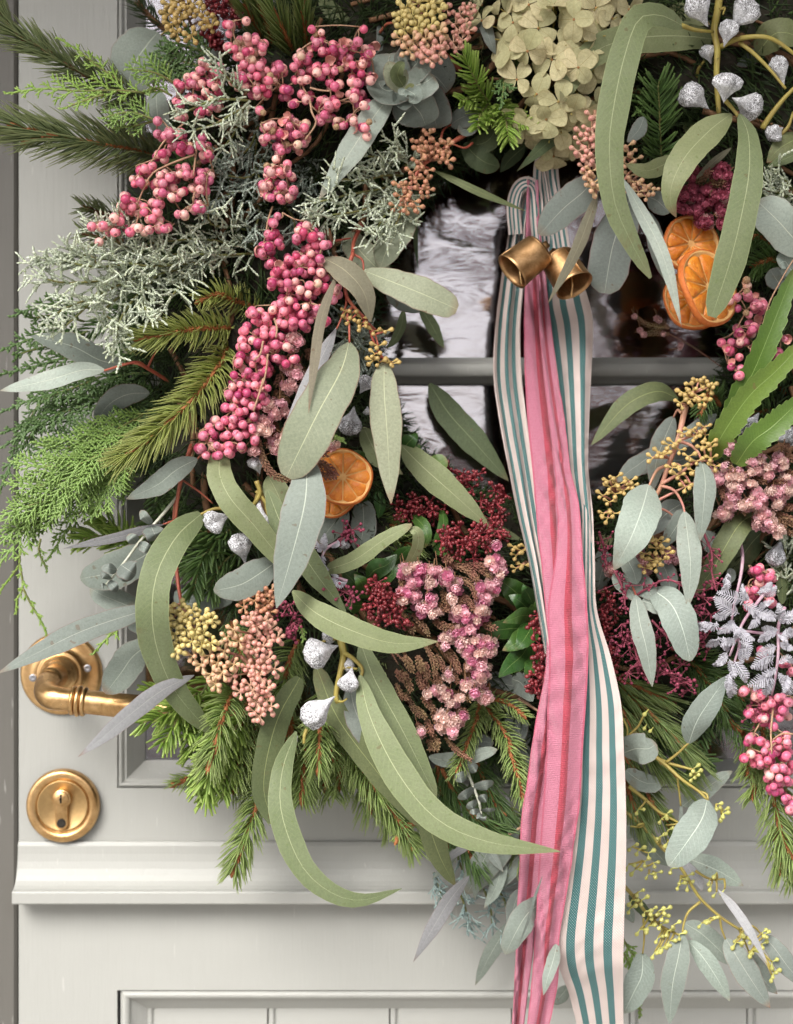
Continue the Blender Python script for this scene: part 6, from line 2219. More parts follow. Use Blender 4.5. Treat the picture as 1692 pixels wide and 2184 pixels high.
heather('pink heather bunch lower down with brown scaly stems fanning left', [('h', '1220,840,50,50 1290,820,50,60 1320,880,60,60 1400,870,50,50 1470,880,50,50 1420,940,60,50 1350,930,50,50 1370,1010,50,50 1430,1020,50,50 1420,1090,60,60 1330,1140,50,40 1220,1080,40,50 1290,1220,40,40 1450,1210,50,50 1380,1190,40,40 1160,1170,50,40 1210,1200,50,40 1090,1190,30,40 1240,1240,50,40 1180,1340,50,60 1170,1400,40,40 1250,1370,60,60 1250,1420,40,50 1310,1330,40,40 1050,1430,40,40 1480,940,40,40 1200,900,30,30')],
        [('h', s_, (8.6, 9.6), 58) for s_ in ('1080,900 1130,990 1140,1080', '1150,880 1240,960 1290,1060', '950,960 1000,1050', '1030,960 1060,1050', '900,1050 950,1110', '950,1060 990,1170', '1030,1060 1060,1160', '1060,1100 1110,1200', '1130,1050 1170,1140', '1150,950 1200,1060', '1240,1040 1280,1130', '960,1180 1010,1290 1040,1330', '1010,1270 1080,1340', '1060,1210 1130,1290', '1080,1340 1120,1440', '1120,1280 1160,1380', '1030,1370 1070,1450', '1120,1440 1160,1510', '1200,1460 1270,1540 1360,1600', '1300,1180 1350,1230', '1170,1150 1230,1190', '1350,1140 1430,1190', '900,1130 930,1210', '1160,1500 1100,1540', '1260,1290 1330,1300', '1080,1000 1090,1100', '900,1190 960,1220', '1090,1480 1150,1540')]
        + [('h', s_, (8, 9), 22) for s_ in ('850,900 910,1010', '880,930 960,1000', '920,1120 940,1040', '980,700 990,780')], 8.8, (0, 1, 2, 4), (4, 5, 1, 2), 30)
heather('dried pink heather with braided brown stem beside the left orange slices', [('e', '270,540,50,40 300,560,40,40 270,590,40,40 270,740,60,50 300,770,40,40 250,840,60,50 140,970,60,60 190,950,40,40 210,980,40,40 150,1010,50,40 90,1080,60,60 110,1120,40,40 60,1120,40,40 170,1180,60,50 150,1220,50,40 210,1150,40,40 190,1240,40,30 260,1040,40,40 240,1100,30,40 30,1240,40,30 500,1210,50,40 480,1230,40,30')],
        [('e', s_, h_, 66) for s_, h_ in (('50,1170 80,1280 130,1370 210,1410 300,1410', (9.4, 10.4)), ('410,1290 440,1380 520,1400', (10.4, 11)), ('420,1300 480,1340 530,1390', (10.4, 10.8)), ('200,740 180,800 160,830', (8.4, 8.8)), ('150,1050 160,1150 100,1200', (8.4, 9)), ('350,610 370,660', (8, 8.2)), ('150,870 200,900 230,940', (8, 8.4)), ('150,760 130,740', (8.4, 8.6)), ('440,1260 470,1250', (10.4, 10.6)))], 9.0, (4, 1, 0), (5, 3, 2), 30, bulge=.8)
heather('pink heather bunch at the right edge over brown scaly stems', [('f', '1310,1220,50,50 1440,1300,50,40 1490,1300,40,40 1440,1360,40,40 1470,1350,40,40 1540,1330,60,50 1540,1390,40,40 1610,1300,50,60 1630,1330,40,40 1340,1390,70,50 1370,1400,40,40 1210,1410,50,50 1190,1370,40,40 1330,1460,60,50 1320,1510,50,40 1470,1490,40,40 1480,1520,50,40 1610,1490,80,50 1570,1490,50,40 1660,1480,50,50 1480,1580,60,50 1400,1570,60,40 1310,1570,50,40 1510,1640,60,50 1540,1670,50,40 1260,1620,60,40 1600,1560,40,40 1650,1410,40,40 1265,1335,30,40 1440,1440,40,30'), ('i', '1320,30,50,40 1400,40,50,40 1470,30,50,50 1500,70,50,50 1530,110,50,50 1490,150,50,40 1570,170,50,40 1610,180,40,40 1260,90,50,50 1590,210,40,30')],
        [('f', s_, (8.4, 9.6), 66) for s_ in ('1310,1270 1290,1330 1330,1370', '1270,1380 1250,1460 1260,1530', '1380,1410 1450,1400 1520,1430', '1520,1420 1580,1440 1640,1420', '1660,1180 1640,1240 1692,1290', '1620,1350 1692,1380', '1420,1460 1440,1530 1400,1560', '1560,1580 1620,1640 1692,1660', '1340,1540 1400,1620')] + [('i', s_, (8.4, 9.4), 70) for s_ in ('1550,60 1620,110 1692,150', '1600,40 1692,50', '1640,180 1692,210', '1560,90 1640,170')], 8.8, (0, 1, 4), (5, 3, 3), 28)
heather('dusky wine pink flower head with brown tips above the right orange slices', [('c', '1250,1040,50,40 1220,1080,40,40 1280,1080,40,40 1100,1050,50,40 1060,1100,40,40 1010,1200,50,50 990,1260,50,50 1060,1180,60,50 1100,1220,60,60 1030,1290,50,40 1150,1250,60,50 1200,1210,50,50 1240,1250,60,60 1270,1200,50,60 1110,1300,40,50 1140,1360,60,50 1160,1390,40,30 1250,1310,50,40 1250,1370,40,40 1280,1310,40,40 1170,1170,50,40 1290,1150,30,40')],
        [('c', s_, (8.6, 9.8), 62) for s_ in ('1090,1180 1120,1110 1180,1050', '1130,1170 1200,1130 1270,1110', '1100,1150 1160,1170 1190,1190', '1180,1110 1240,1090', '1240,1190 1270,1140')], 8.6, (3, 4), (8, 1), 30)
heather('blurred brown and pink heather tips in the dark of the opening', [('f', '715,410,20,20 860,425,26,26 750,495,20,20 770,520,22,22 890,520,20,20 1000,590,26,30')], [('f', s_, (3.6, 3.4), 52) for s_ in ('930,480 800,460 710,400', '930,520 840,510 760,520', '920,470 880,440 860,420')] + [('f', '1250,720 1080,600 900,500', (4.4, 3.4), 18)], 3.6, (4,), (1,), 20, bulge=.2)
heather('few mauve pink flowers between the grey leaves right of the ribbons', [('i', '740,270,40,50 730,320,40,40 760,380,40,40 930,330,40,50 960,360,30,40 770,440,50,40 920,370,40,40 560,430,40,40')], [], 7.6, (0, 4), (2, 4), 28)

# ---- top: seeded eucalyptus, silver dollar, hydrangea neighbours
o = sprig('seeded eucalyptus with round yellow and pink bud head at the top centre', [('b', '885,560 760,720 620,930 425,1225', 165, 'lance', (8, 9.6, 9.4), 'pale', 12), ('b', '795,125 800,230 790,340 780,460', 46, 'lance', (6, 6.6, 6), 'grey', 20), ('b', '1395,200 1440,150 1480,260 1512,335', 85, 'lance', (7, 8, 7.6), 'grey', 10), ('b', '425,-30 500,60 590,150 685,225', 110, 'lance', (5, 5.6, 5.4), 'moss', 10), ('b', '600,-40 660,30 710,120', 110, 'lance', (4, 4.4), 'dark', 10), ('b', '700,340 720,430 700,480', 40, 'lance', (5, 5), 'dark', 10)],
          [('b', '800,200 840,150 890,140', (6.4, 8), 1.1), ('b', '1380,200 1340,200 1300,180', (7.4, 8), 1.1), ('b', '1290,430 1240,370 1190,320', (6, 7.4), 2.0), ('b', '1190,320 1080,220 1010,130', (7.4, 8), 1.6)], M_red_stem)
umbels(o, 'b', '960,50 1040,20 1120,30 930,110 1000,100 1080,90 1160,70 950,180 1030,170 1110,160 930,240 1000,250 1080,240 1160,200 980,310 1050,320 1110,310 1170,280 1100,360 1160,340', (9, 10.4), 74, 7, ['yellow', 'yellow', 'peach', 'pink'], path('b', '1190,320 1080,220 1010,130', (7.6, 8.2)))
umbels(o, 'b', '1210,60 1290,90 1340,50 1260,150 1320,150 1280,210 1340,190 1250,260 1300,250 1270,310 1340,80', 8.8, 62, 5, 'pink', path('b', '1240,370 1270,250 1290,120', (7.4, 8)))
o = sprig('golden seeded eucalyptus head at the top edge left of the first berries', (), [('a', '1230,260 1190,180 1150,90 1130,0', (6, 7), 1.2), ('a', '1080,215 1180,210 1230,230', (6, 6.6), 1.0)], M_tan_stem)
umbels(o, 'a', '1050,30 1100,10 1040,90 1110,60 1060,150 1120,120 1090,200 1150,40 1190,30 1240,90 1270,120 1300,160 1220,60 1180,220', (7.4, 8), 66, 6, 'gold', path('a', '1230,260 1190,180 1150,90 1130,0', (6, 7)), stalk_mat=M_tan_stem)
o = thing('silver_dollar_rosette', 'rosette of round silver green eucalyptus leaves below the yellow bud head', 'eucalyptus rosette', at('b', 960, 540, .09))
for s_, w, h_, mk in (('960,540 1060,640 1130,720 1150,790', 290, (6.4, 7.2, 6.6), 'grey'), ('940,500 1040,440 1140,470 1220,560', 280, (6.4, 7.4, 7), 'grey'), ('950,560 1000,640 1050,700 1080,770', 260, (7.2, 8, 7.4), 'blue'), ('930,560 880,470 850,400 860,330', 250, (7.6, 8.6, 8), 'blue'), ('940,540 860,560 810,540 790,500', 240, (7.6, 8.8, 8.4), 'blue'), ('950,560 930,600 910,620 880,630', 170, (8, 9), 'blue'),
                      ('940,520 1000,420 1030,380 1020,320', 250, (8, 9.2, 8.8), 'blue'), ('950,540 1040,520 1090,500 1130,470', 200, (8.6, 9.6, 9.4), 'blue'), ('950,540 900,480 880,430 900,390', 150, (9.2, 10.4, 10.6), 'sage'), ('950,545 1010,580 1010,610 980,630', 100, (9.4, 10.6, 11), 'white'), ('945,530 910,470 920,420 950,385', 90, (9.8, 11, 11.4), 'moss'), ('945,545 930,560 935,575 950,580', 40, (10.4, 11.6, 12), 'white'), ('955,540 990,530 1000,540', 40, (10.6, 11.6, 12), 'moss')):
    leaf(o, 'b', s_, w, 'round', h_, mk, random.uniform(-18, 18), cup=-.2)
o = sprig('rusty seeded eucalyptus reaching into the top of the opening with one long thin leaf', [('b', '1125,1045 1260,1110 1430,1190 1700,1300', 52, 'willow', (7, 8, 7), 'moss', 15), ('b', '1230,770 1290,730 1360,700 1440,660', 140, 'oval', (6, 6.6, 6.4), 'grey', 10), ('b', '1420,650 1380,720 1330,790 1280,810', 130, 'oval', (6, 6.6), 'grey', -10), ('b', '1330,900 1400,890 1470,860 1540,760', 130, 'oval', (5, 5.6, 5.4), 'dark', 10), ('b', '1320,880 1380,950 1450,1000 1535,1025', 140, 'oval', (5, 5.6, 5.2), 'dark', -10), ('b', '1692,900 1600,980 1540,1060', 90, 'lance', (4, 4), 'dark', 10)],
          [('b', '1340,820 1240,880 1140,960 1060,1020 1000,1110 950,1200', (6, 7.6, 8), 1.6), ('b', '1170,880 1190,800 1240,765', (7, 6), .9), ('b', '1060,1020 1130,1048', (7.6, 7.2), .9), ('b', '1370,880 1320,910 1230,880', (6, 7), .9)], M_red_stem)
umbels(o, 'b', '1040,880 1080,930 1120,940 1160,890 1190,950 1090,880 1150,960 1210,900 1210,990 1100,830 1050,930', (8, 8.4), 62, 5, 'rust', path('b', '1340,820 1240,880 1140,960 1060,1020', (6, 7.6)))
umbels(o, 'b', '1040,990 1000,1060 1090,1050 1020,1110 1080,1100 960,1150 1050,1170 940,1210 1000,1240 1090,1170 900,1270 960,1270 1020,1270 930,1140', (8.4, 8.8), 62, 4, 'rust', path('b', '1060,1020 1000,1110 950,1200', (7.6, 8)))

# ---- top right gum nuts with front sickle leaves
o = sprig('gum nut sprig at the top right with golden stems and broad arching sickle leaves',
          [('c', '1010,158 880,95 740,120 650,360 590,640 560,900 590,1230 690,1480 815,1710', 190, 'ribbon', (10, 12.6, 14, 14.2, 13.4, 12), 'olive', -8, 8), ('c', '1195,240 1000,220 760,230 520,290 370,420 265,630', 185, 'ribbon', (7, 8.4, 9.4, 9.4), 'olive', 14),
           ('c', '1312,700 1180,800 1030,960 950,1120 935,1240 972,1338', 190, 'lance', (9, 11, 11.4, 10.4), 'olive', -14), ('c', '1365,700 1415,830 1420,1060 1370,1340 1300,1620 1190,1950', 195, 'blunt', (9.4, 12, 13.4, 13.2, 12.4), 'olive', 8, -6), ('c', '965,965 880,1020 780,1050 655,1010', 105, 'lance', (8, 9, 9), 'olive', 15),
           ('c', '1470,330 1560,220 1640,200 1760,240', 200, 'oval', (7, 8.4, 8), 'moss', 10), ('c', '1240,270 1330,310 1420,320 1490,260', 180, 'round', (5.4, 6, 5.6), 'grey', 5), ('c', '900,100 1000,70 1080,110 1180,150', 110, 'lance', (6.4, 7), 'moss', -10), ('c', '1060,720 1080,790 1070,880', 130, 'lance', (5, 5.6), 'moss', 10),
           ('c', '1760,840 1680,870 1600,920 1530,1000', 130, 'lance', (7, 8, 7.6), 'moss', -10), ('c', '1760,920 1680,960 1590,1000 1530,1030', 70, 'lance', (7.4, 8.4, 8), 'olive', 15), ('c', '1310,910 1200,1000 1080,1110', 45, 'willow', (9, 9.6), 'brown', 20)],
          [('c', '1245,-60 1225,80 1205,190 1225,300 1220,480 1235,700', (7, 8, 7.4), 2.6), ('c', '1000,155 1090,185 1200,195', (10, 8.2), 1.6), ('c', '1240,290 1350,240 1500,225 1600,260 1720,350', (7.8, 9.4, 9), 1.9), ('c', '1360,260 1450,330 1550,430 1645,545', (8.4, 9), 1.5), ('c', '1275,620 1320,670 1350,712', (9, 9.4), 1.6), ('c', '1500,790 1560,700 1640,600 1720,520', (8, 9), 1.8), ('c', '1600,840 1660,780 1692,690', (7.6, 8), 1.3), ('c', '1100,480 1110,420 1150,370', (6, 7), 1.2), ('c', '1240,60 1270,50 1260,90', (8, 8.4), 1.0)], M_gold_stem)
nuts(o, 'c', [(1110, 60, 88, 9.2, .6, .9, 1.1), (1385, 85, 92, 9.0, -.6, .8, 1.1), (1290, 195, 62, 9.0, -.2, .9, 1.2), (1165, 330, 46, 7.6, .4, .9, 1.2), (1280, 530, 90, 10.4, -.1, .9, .9), (1085, 600, 88, 8.4, .9, .6, 1.1), (1415, 650, 84, 8.4, -.8, -.5, 1.1), (1580, 815, 58, 8, .6, -.4), (1610, 430, 60, 8.4, .3, .9, 1.5)])
nuts(o, 'f', [(1420, 1085, 76, 8.6, .5, -.6, 1.3, 1), (1650, 1150, 60, 8.4, -.8, .2, 1.2, 1)])
nuts(o, 'i', [(1590, 330, 60, 7.6, .3, -.8, 1.4, 1)])
sprig('dark olive leaf slanting left below the hydrangea', [('c', '490,690 350,760 180,880 -10,1055', 90, 'willow', (6.6, 7.6, 7), 'dark', 12)])
sprig('broad pale silver leaf entering at the right edge below the fir', [('c', '1820,1560 1700,1470 1600,1360 1475,1240', 250, 'blunt', (8, 10, 9.8), 'pale', 6)])
sprig('round silver leaf at the right edge above the berries', [('f', '1700,150 1670,110 1640,70 1600,90', 130, 'round', (8, 9), 'white', 4), ('f', '1620,230 1580,170 1550,120', 130, 'round', (6, 6.4), 'grey', 4), ('f', '1640,20 1680,0 1720,-20', 120, 'round', (6, 6), 'grey', 4)], [('f', '1480,560 1540,340 1620,180 1692,60', (9.6, 10.2), .6)], M_tan_stem)

# pink buds left of the sickle
o = sprig('pink seeded eucalyptus with grey leaves hanging right of the bells',
          [('c', '478,1085 400,1180 270,1290 130,1445', 205, 'oval', (8, 9.4, 9), 'grey', 10), ('c', '700,1185 650,1320 580,1520 530,1805', 260, 'blunt', (6.6, 8, 7.6), 'grey', -8), ('c', '645,1098 750,1290 860,1500 930,1700 1005,2010', 100, 'willow', (9.6, 11.2, 11.4, 11), 'pale', 16), ('c', '490,1190 440,1330 350,1560 180,1870', 78, 'willow', (9.4, 11, 11.2), 'brown', 22), ('c', '800,1300 840,1450 870,1600 900,1720', 110, 'lance', (7, 7.6, 7.4), 'grey', 10), ('c', '775,720 740,800 670,875', 95, 'lance', (7, 7.6), 'grey', 14), ('c', '800,1210 860,1240 930,1310', 150, 'oval', (7, 7.4), 'grey', 10)],
          [('c', '470,680 450,860 430,1000 480,1180', (8.6, 9), 1.4), ('c', '950,980 830,1000 700,1050 650,1110', (7.4, 9), 1.1), ('c', '760,1060 700,1120 690,1190', (7.6, 7), 1.0), ('c', '480,1180 470,1260', (9, 9.6), .8)], M_pink_stem)
umbels(o, 'c', '460,720 500,740 440,790 510,790 400,820 460,850 380,870 510,860 370,930 430,920 500,910 410,970 460,980 410,1030 450,1050 420,1080 470,1120 460,1160', (10.4, 10.6), 66, 4, ['pink', 'pink', 'pink', 'peach'], path('c', '470,680 450,860 430,1000 480,1180', (8.6, 9)))
umbels(o, 'c', '670,900 690,940 660,970 720,980 670,1010 690,1080 720,1120 680,1160 780,1140 740,1180 800,1170 790,1210 830,1170', (8.4, 8.8), 58, 3, 'peach', path('c', '760,1060 700,1120 690,1000', (7.6, 7.4)))

# serrated leaves
o = thing('serrated_leaf_sprig', 'bright green saw toothed strap leaves at the right edge', 'serrated leaves', at('f', 1190, 1290, .09))
for s_, w, h_ in (('1180,1290 1260,1130 1420,900 1590,740 1760,560', 165, (8.6, 10.4, 11.4, 11.4)), ('1290,1290 1330,1000 1460,720 1570,450 1700,120', 165, (7.6, 9.4, 10, 9.6)), ('1340,1320 1440,1180 1570,1080 1760,900', 170, (9.4, 10.6, 11, 10.6))):
    leaf(o, 'f', s_, w, 'ribbon', h_, 'bright', random.uniform(-12, 12), teeth=13, n=66, m=7, cup=-.1)

# seeded eucalyptus right
o = sprig('seeded eucalyptus with golden buds standing up at the right of the ribbons',
          [('i', '803,-95 760,60 690,240 588,432', 245, 'lance', (9, 11.4, 12, 11), 'white', -8), ('i', '655,300 680,380 710,440 728,518', 115, 'oval', (9, 10, 9.8), 'blue', 8), ('i', '1022,70 1045,240 1060,420 1045,660', 145, 'lance', (9.4, 11, 10.8), 'blue', -8), ('f', '1128,1300 1150,1420 1140,1580 1120,1790', 145, 'lance', (9.6, 11.2, 11), 'blue', 10), ('i', '1020,55 980,150 930,230 888,305', 115, 'lance', (8.6, 9.4, 9), 'blue', 14),
           ('f', '958,1025 900,1160 850,1300 828,1485', 145, 'lance', (7, 8, 7.6), 'grey', 12), ('i', '1010,20 930,70 840,150 755,235', 150, 'lance', (7, 7.8, 7.4), 'grey', -10), ('i', '870,370 910,440 930,520 925,600', 130, 'lance', (8, 8.6, 8.4), 'grey', 10), ('i', '1150,190 1190,260 1220,320 1200,400', 130, 'oval', (7, 7.6), 'grey', 10), ('f', '820,1260 740,1320 670,1370 610,1430', 120, 'lance', (6, 6.4), 'grey', 10), ('f', '1220,1010 1100,1100 960,1220 880,1300', 100, 'lance', (5, 5.6), 'grey', -10), ('i', '1300,420 1310,460 1300,510', 60, 'oval', (8, 8), 'white', 0), ('f', '1550,1230 1480,1320 1400,1350', 160, 'oval', (6, 6), 'dark', 5)],
          [('f', '1030,960 1000,1100 980,1180 930,1310 880,1450 820,1560', (8.6, 9, 8.4), 2.0), ('f', '1000,1000 980,985 955,1030', (8.8, 7.6), 1.0), ('f', '985,1175 1060,1200 1110,1250 1130,1310', (9, 9.6), 1.2), ('f', '900,1330 850,1360 800,1460', (8.8, 9), 1.1), ('f', '880,1450 960,1480 1010,1560 1025,1620', (8.8, 9.4), 1.1), ('f', '880,1440 1000,1370 1100,1300 1200,1300', (8.8, 9.4), 1.2), ('f', '820,1580 900,1600 960,1640', (8.4, 8), 1.0), ('f', '990,1170 1100,1130 1160,1080', (9, 9.4), 1.0), ('f', '960,1240 880,1260 820,1280', (9, 9.2), 1.0), ('f', '820,1560 1000,1470 1080,1430', (8.6, 9), 1.0)], M_pink_stem)
umbels(o, 'f', '1070,830 1110,810 1150,830 1180,840 1020,880 1070,870 1100,900 1060,920 1000,940 1110,930 1140,930', (9, 9.4), 60, 4, 'gold', path('f', '1030,960 1080,880', (8.8, 9)))
umbels(o, 'f', '1060,1110 1020,1130 1100,1130 1150,1090 1080,1150 1150,1140 960,1190 930,1200 870,1250 830,1280 990,1230 1050,1270 1140,1220 1180,1220 1190,1280 1210,1330 1000,1330 950,1340 990,1390 1080,1360 1100,1400 1060,1440 1030,1460 1180,1190 1100,1300 900,1260', (9.4, 9.8), 58, 3, 'gold', path('f', '1160,1080 985,1175 930,1310 1200,1300 880,1450', (9, 9)))
umbels(o, 'f', '560,1420 600,1400 570,1460 620,1440 650,1480 690,1420 520,1510 600,1500 560,1550 530,1620 590,1620 550,1650 700,1450', 8.6, 58, 3, 'gold', path('f', '640,1560 600,1480 560,1600', (7.4, 7.8)))
umbels(o, 'i', '790,250 850,250 880,260 850,300 890,300 780,330 910,330 880,370 840,370 810,380 780,420 850,410', 10, 56, 3, 'gold', path('i', '760,420 830,330 850,270', (8.6, 9)))
umbels(o, 'h', '1630,290 1670,310 1640,340 1680,400 1640,420 1700,290', 8.8, 56, 3, 'gold', path('h', '1720,420 1660,320', (8, 8)))
sprig('short leafed eucalyptus with rounded white veined leaves over the mimosa beads', [('i', '825,548 940,640 1010,790 1060,990', 215, 'oval', (9.4, 11.4, 11), 'white', 8), ('i', '722,585 750,760 790,920 825,1150', 130, 'lance', (9.6, 11, 10.8), 'blue', -10), ('i', '585,455 640,510 690,560 720,620', 110, 'oval', (8.6, 9.4), 'blue', 20), ('i', '640,460 740,510 800,560 830,610', 130, 'oval', (9, 9.8), 'blue', -12), ('i', '760,620 820,640 872,695', 90, 'oval', (9.4, 10), 'blue', 10), ('i', '525,300 520,400 500,500 475,600', 140, 'lance', (6, 6.6, 6), 'grey', 10), ('i', '480,230 540,260 600,220', 90, 'lance', (5, 5), 'moss', 10), ('i', '590,600 540,590 470,640', 80, 'oval', (6, 6), 'sage', 10)],
      [('i', '690,500 715,560 725,590', (9, 9.4), 1.0), ('i', '560,440 700,590 830,560', (8.4, 9.2), 1.0)], M_red_stem)
sprig('curved dark olive leaf at the right below the pink heather', [('i', '1470,80 1370,140 1290,260 1200,420 1090,570', 150, 'ribbon', (7, 9.4, 9.2, 8.4), 'moss', -20), ('i', '1530,170 1440,260 1370,360 1290,470', 170, 'oval', (6.4, 7.4, 7), 'dark', 15), ('i', '1590,390 1620,480 1625,640', 90, 'ribbon', (7, 7.4), 'moss', 30)])

# bottom right trailing eucalyptus
o = sprig('trailing eucalyptus with a broad round leaf just right of the striped ribbon tail', [('i', '640,1560 720,1530 800,1530 850,1500', 190, 'round', (9, 10.4, 10), 'blue', 5), ('i', '1048,1500 1100,1360 1190,1220 1292,1078', 175, 'lance', (9, 10.4, 10), 'white', -8), ('l', '1010,352 1090,290 1200,210 1318,135', 120, 'lance', (7, 7.6, 7), 'blue', 10), ('l', '660,130 740,190 820,215 890,200', 120, 'oval', (7, 7.6), 'blue', 10), ('l', '1000,330 1000,430 975,560', 30, 'willow', (8, 8), 'grey', 10)],
          [('i', '810,1560 900,1610 1000,1640 1080,1660', (8, 8.8), 1.3), ('i', '910,1615 980,1560 1048,1495', (8.4, 9), 1.0), ('l', '820,30 920,110 1010,190 1110,260 1160,310', (8, 9, 9.4), 1.4), ('i', '680,1450 740,1390 770,1330 800,1290', (8, 8.4), .9), ('i', '640,1340 670,1400 670,1460', (8, 8), .8), ('l', '980,180 990,260 1000,350', (8.4, 8), .8)], M_gold_stem)
umbels(o, 'i', '800,1290 830,1400 790,1380 1080,1660', 8.8, 56, 1, 'lime')
umbels(o, 'l', '1080,120 1090,150 1080,170 1210,370 1260,380 1250,400 1220,340', 9, 56, 2, 'lime', path('l', '980,110 1070,130 1160,300 1240,350', (8.8, 9)), stalk_mat=M_gold_stem)
o = sprig('longest trailing eucalyptus with yellow green buds reaching the bottom right corner',
          [('l', '1163,312 1130,430 1040,570 928,722', 215, 'oval', (9.4, 11.4, 11), 'white', -10), ('l', '1035,672 1140,710 1250,760 1385,842', 140, 'lance', (7.4, 8.4, 7.6), 'white', 12), ('l', '1025,690 1060,750 1110,810 1130,875', 75, 'lance', (8, 8.6), 'lilac', 15), ('l', '715,440 790,560 850,640 925,720', 145, 'lance', (6.4, 7, 6.6), 'blue', -8), ('l', '765,1255 760,1390 710,1500 650,1625', 185, 'oval', (8, 9, 8.6), 'white', 8), ('l', '1012,1125 985,1280 950,1450 930,1695', 155, 'lance', (8.6, 9.6, 9), 'blue', -8),
           ('l', '1020,1070 1120,1130 1220,1220 1335,1335', 145, 'lance', (7, 7.6, 7), 'blue', 10), ('l', '1040,1178 1120,1260 1210,1390 1303,1553', 120, 'lance', (8, 8.8, 8.2), 'white', -14), ('l', '1277,1165 1340,1270 1440,1430 1550,1592', 160, 'lance', (8.4, 9.4, 9), 'grey', 12), ('l', '1418,1240 1460,1330 1520,1430 1595,1508', 110, 'lance', (7.6, 8, 7.8), 'grey', -10), ('l', '1500,1140 1580,1230 1660,1340 1760,1460', 130, 'lance', (8, 8.8, 8.4), 'grey', 10), ('l', '1228,862 1330,980 1430,1130 1535,1325', 58, 'willow', (9.6, 11.6, 12.6), 'lilac', 10),
           ('l', '690,470 680,510 655,545', 80, 'oval', (7, 7), 'blue', 0), ('l', '650,960 680,1010 710,1070', 70, 'lance', (6, 6), 'blue', 0), ('l', '680,900 760,980 850,1090', 70, 'lance', (6, 6), 'dark', 10)],
          [('l', '640,370 760,470 880,600 1000,730 1080,860 1130,930 1240,1030 1360,1110', (6.6, 8.4, 8.8), 1.4), ('l', '1110,262 1160,280 1165,320', (9, 9.4), 1.0), ('l', '680,230 780,310 870,390 1000,460', (7.4, 8), 1.3), ('l', '640,830 720,920 790,1010 880,1090 960,1130', (7.4, 8.4), 1.3), ('l', '1120,940 1050,1000 1020,1070 1010,1130', (8.6, 8.8), 1.0), ('l', '1240,1030 1250,1100 1275,1170', (8.8, 8.4), .9), ('l', '1360,1110 1440,1090 1500,1145', (8.6, 8.2), .9), ('l', '1360,1110 1400,1200 1420,1250', (8.6, 8), .9), ('l', '770,1040 775,1160 766,1260', (8, 8.2), .8), ('l', '730,470 770,460 750,480 690,475', (7.6, 7.4), .9), ('l', '1090,750 1180,800 1270,800', (8.6, 8.8), .9)], M_gold_stem)
umbels(o, 'l', '910,400 880,430 1020,450 920,500 920,570 870,540 740,370 700,600 740,620 800,640 780,690 830,700 720,740 850,760 800,770 680,710 1040,780 1000,800 1040,830 990,830 940,740', (8, 8.4), 54, 2, 'lime', path('l', '680,230 870,390 920,560 760,600 800,740 1000,780', (7.6, 8)), stalk_mat=M_gold_stem)
umbels(o, 'l', '1220,760 1190,830 1220,880 1270,860 1180,800', 9, 54, 1, 'lime', path('l', '1180,800 1270,800', (8.6, 8.8)), stalk_mat=M_gold_stem)
umbels(o, 'l', '740,880 760,930 700,930 690,980 750,1110 800,1090 830,1020 860,1000 900,990 890,1030 880,1080 960,1080 990,1140 920,1120 860,1160 930,1180 900,1210 840,1250 870,1220 820,990 780,1000', (8.6, 9), 56, 2, 'lime', path('l', '640,830 720,920 790,1010 880,1090 960,1130', (7.4, 8.4)), stalk_mat=M_gold_stem)
umbels(o, 'l', '1130,1070 1180,1040 1200,1040 1380,1120 1350,1160 1390,1170 1430,1170 1500,1130 1520,1140 1500,1200 1440,1250 1410,1260 1340,1190 1560,1310 1570,1370 1560,1390 1440,1240', (8.6, 9), 54, 2, 'lime', path('l', '1240,1030 1360,1110 1500,1250', (8.6, 8.6)), stalk_mat=M_gold_stem)
sprig('pale willow eucalyptus leaves trailing across the bottom of the ribbon tails', [('l', '150,940 60,1010 -10,1120 -80,1262', 165, 'oval', (11, 13.2, 13), 'blue', 8), ('l', '240,1195 215,1300 180,1410 155,1515', 78, 'lance', (11.6, 13, 13), 'blue', -14), ('l', '310,1460 270,1510 218,1568', 95, 'oval', (7, 7), 'blue', 8), ('l', '150,780 100,920 60,1060 0,1215', 22, 'willow', (13.2, 13.8, 13.6), 'grey', 30)])
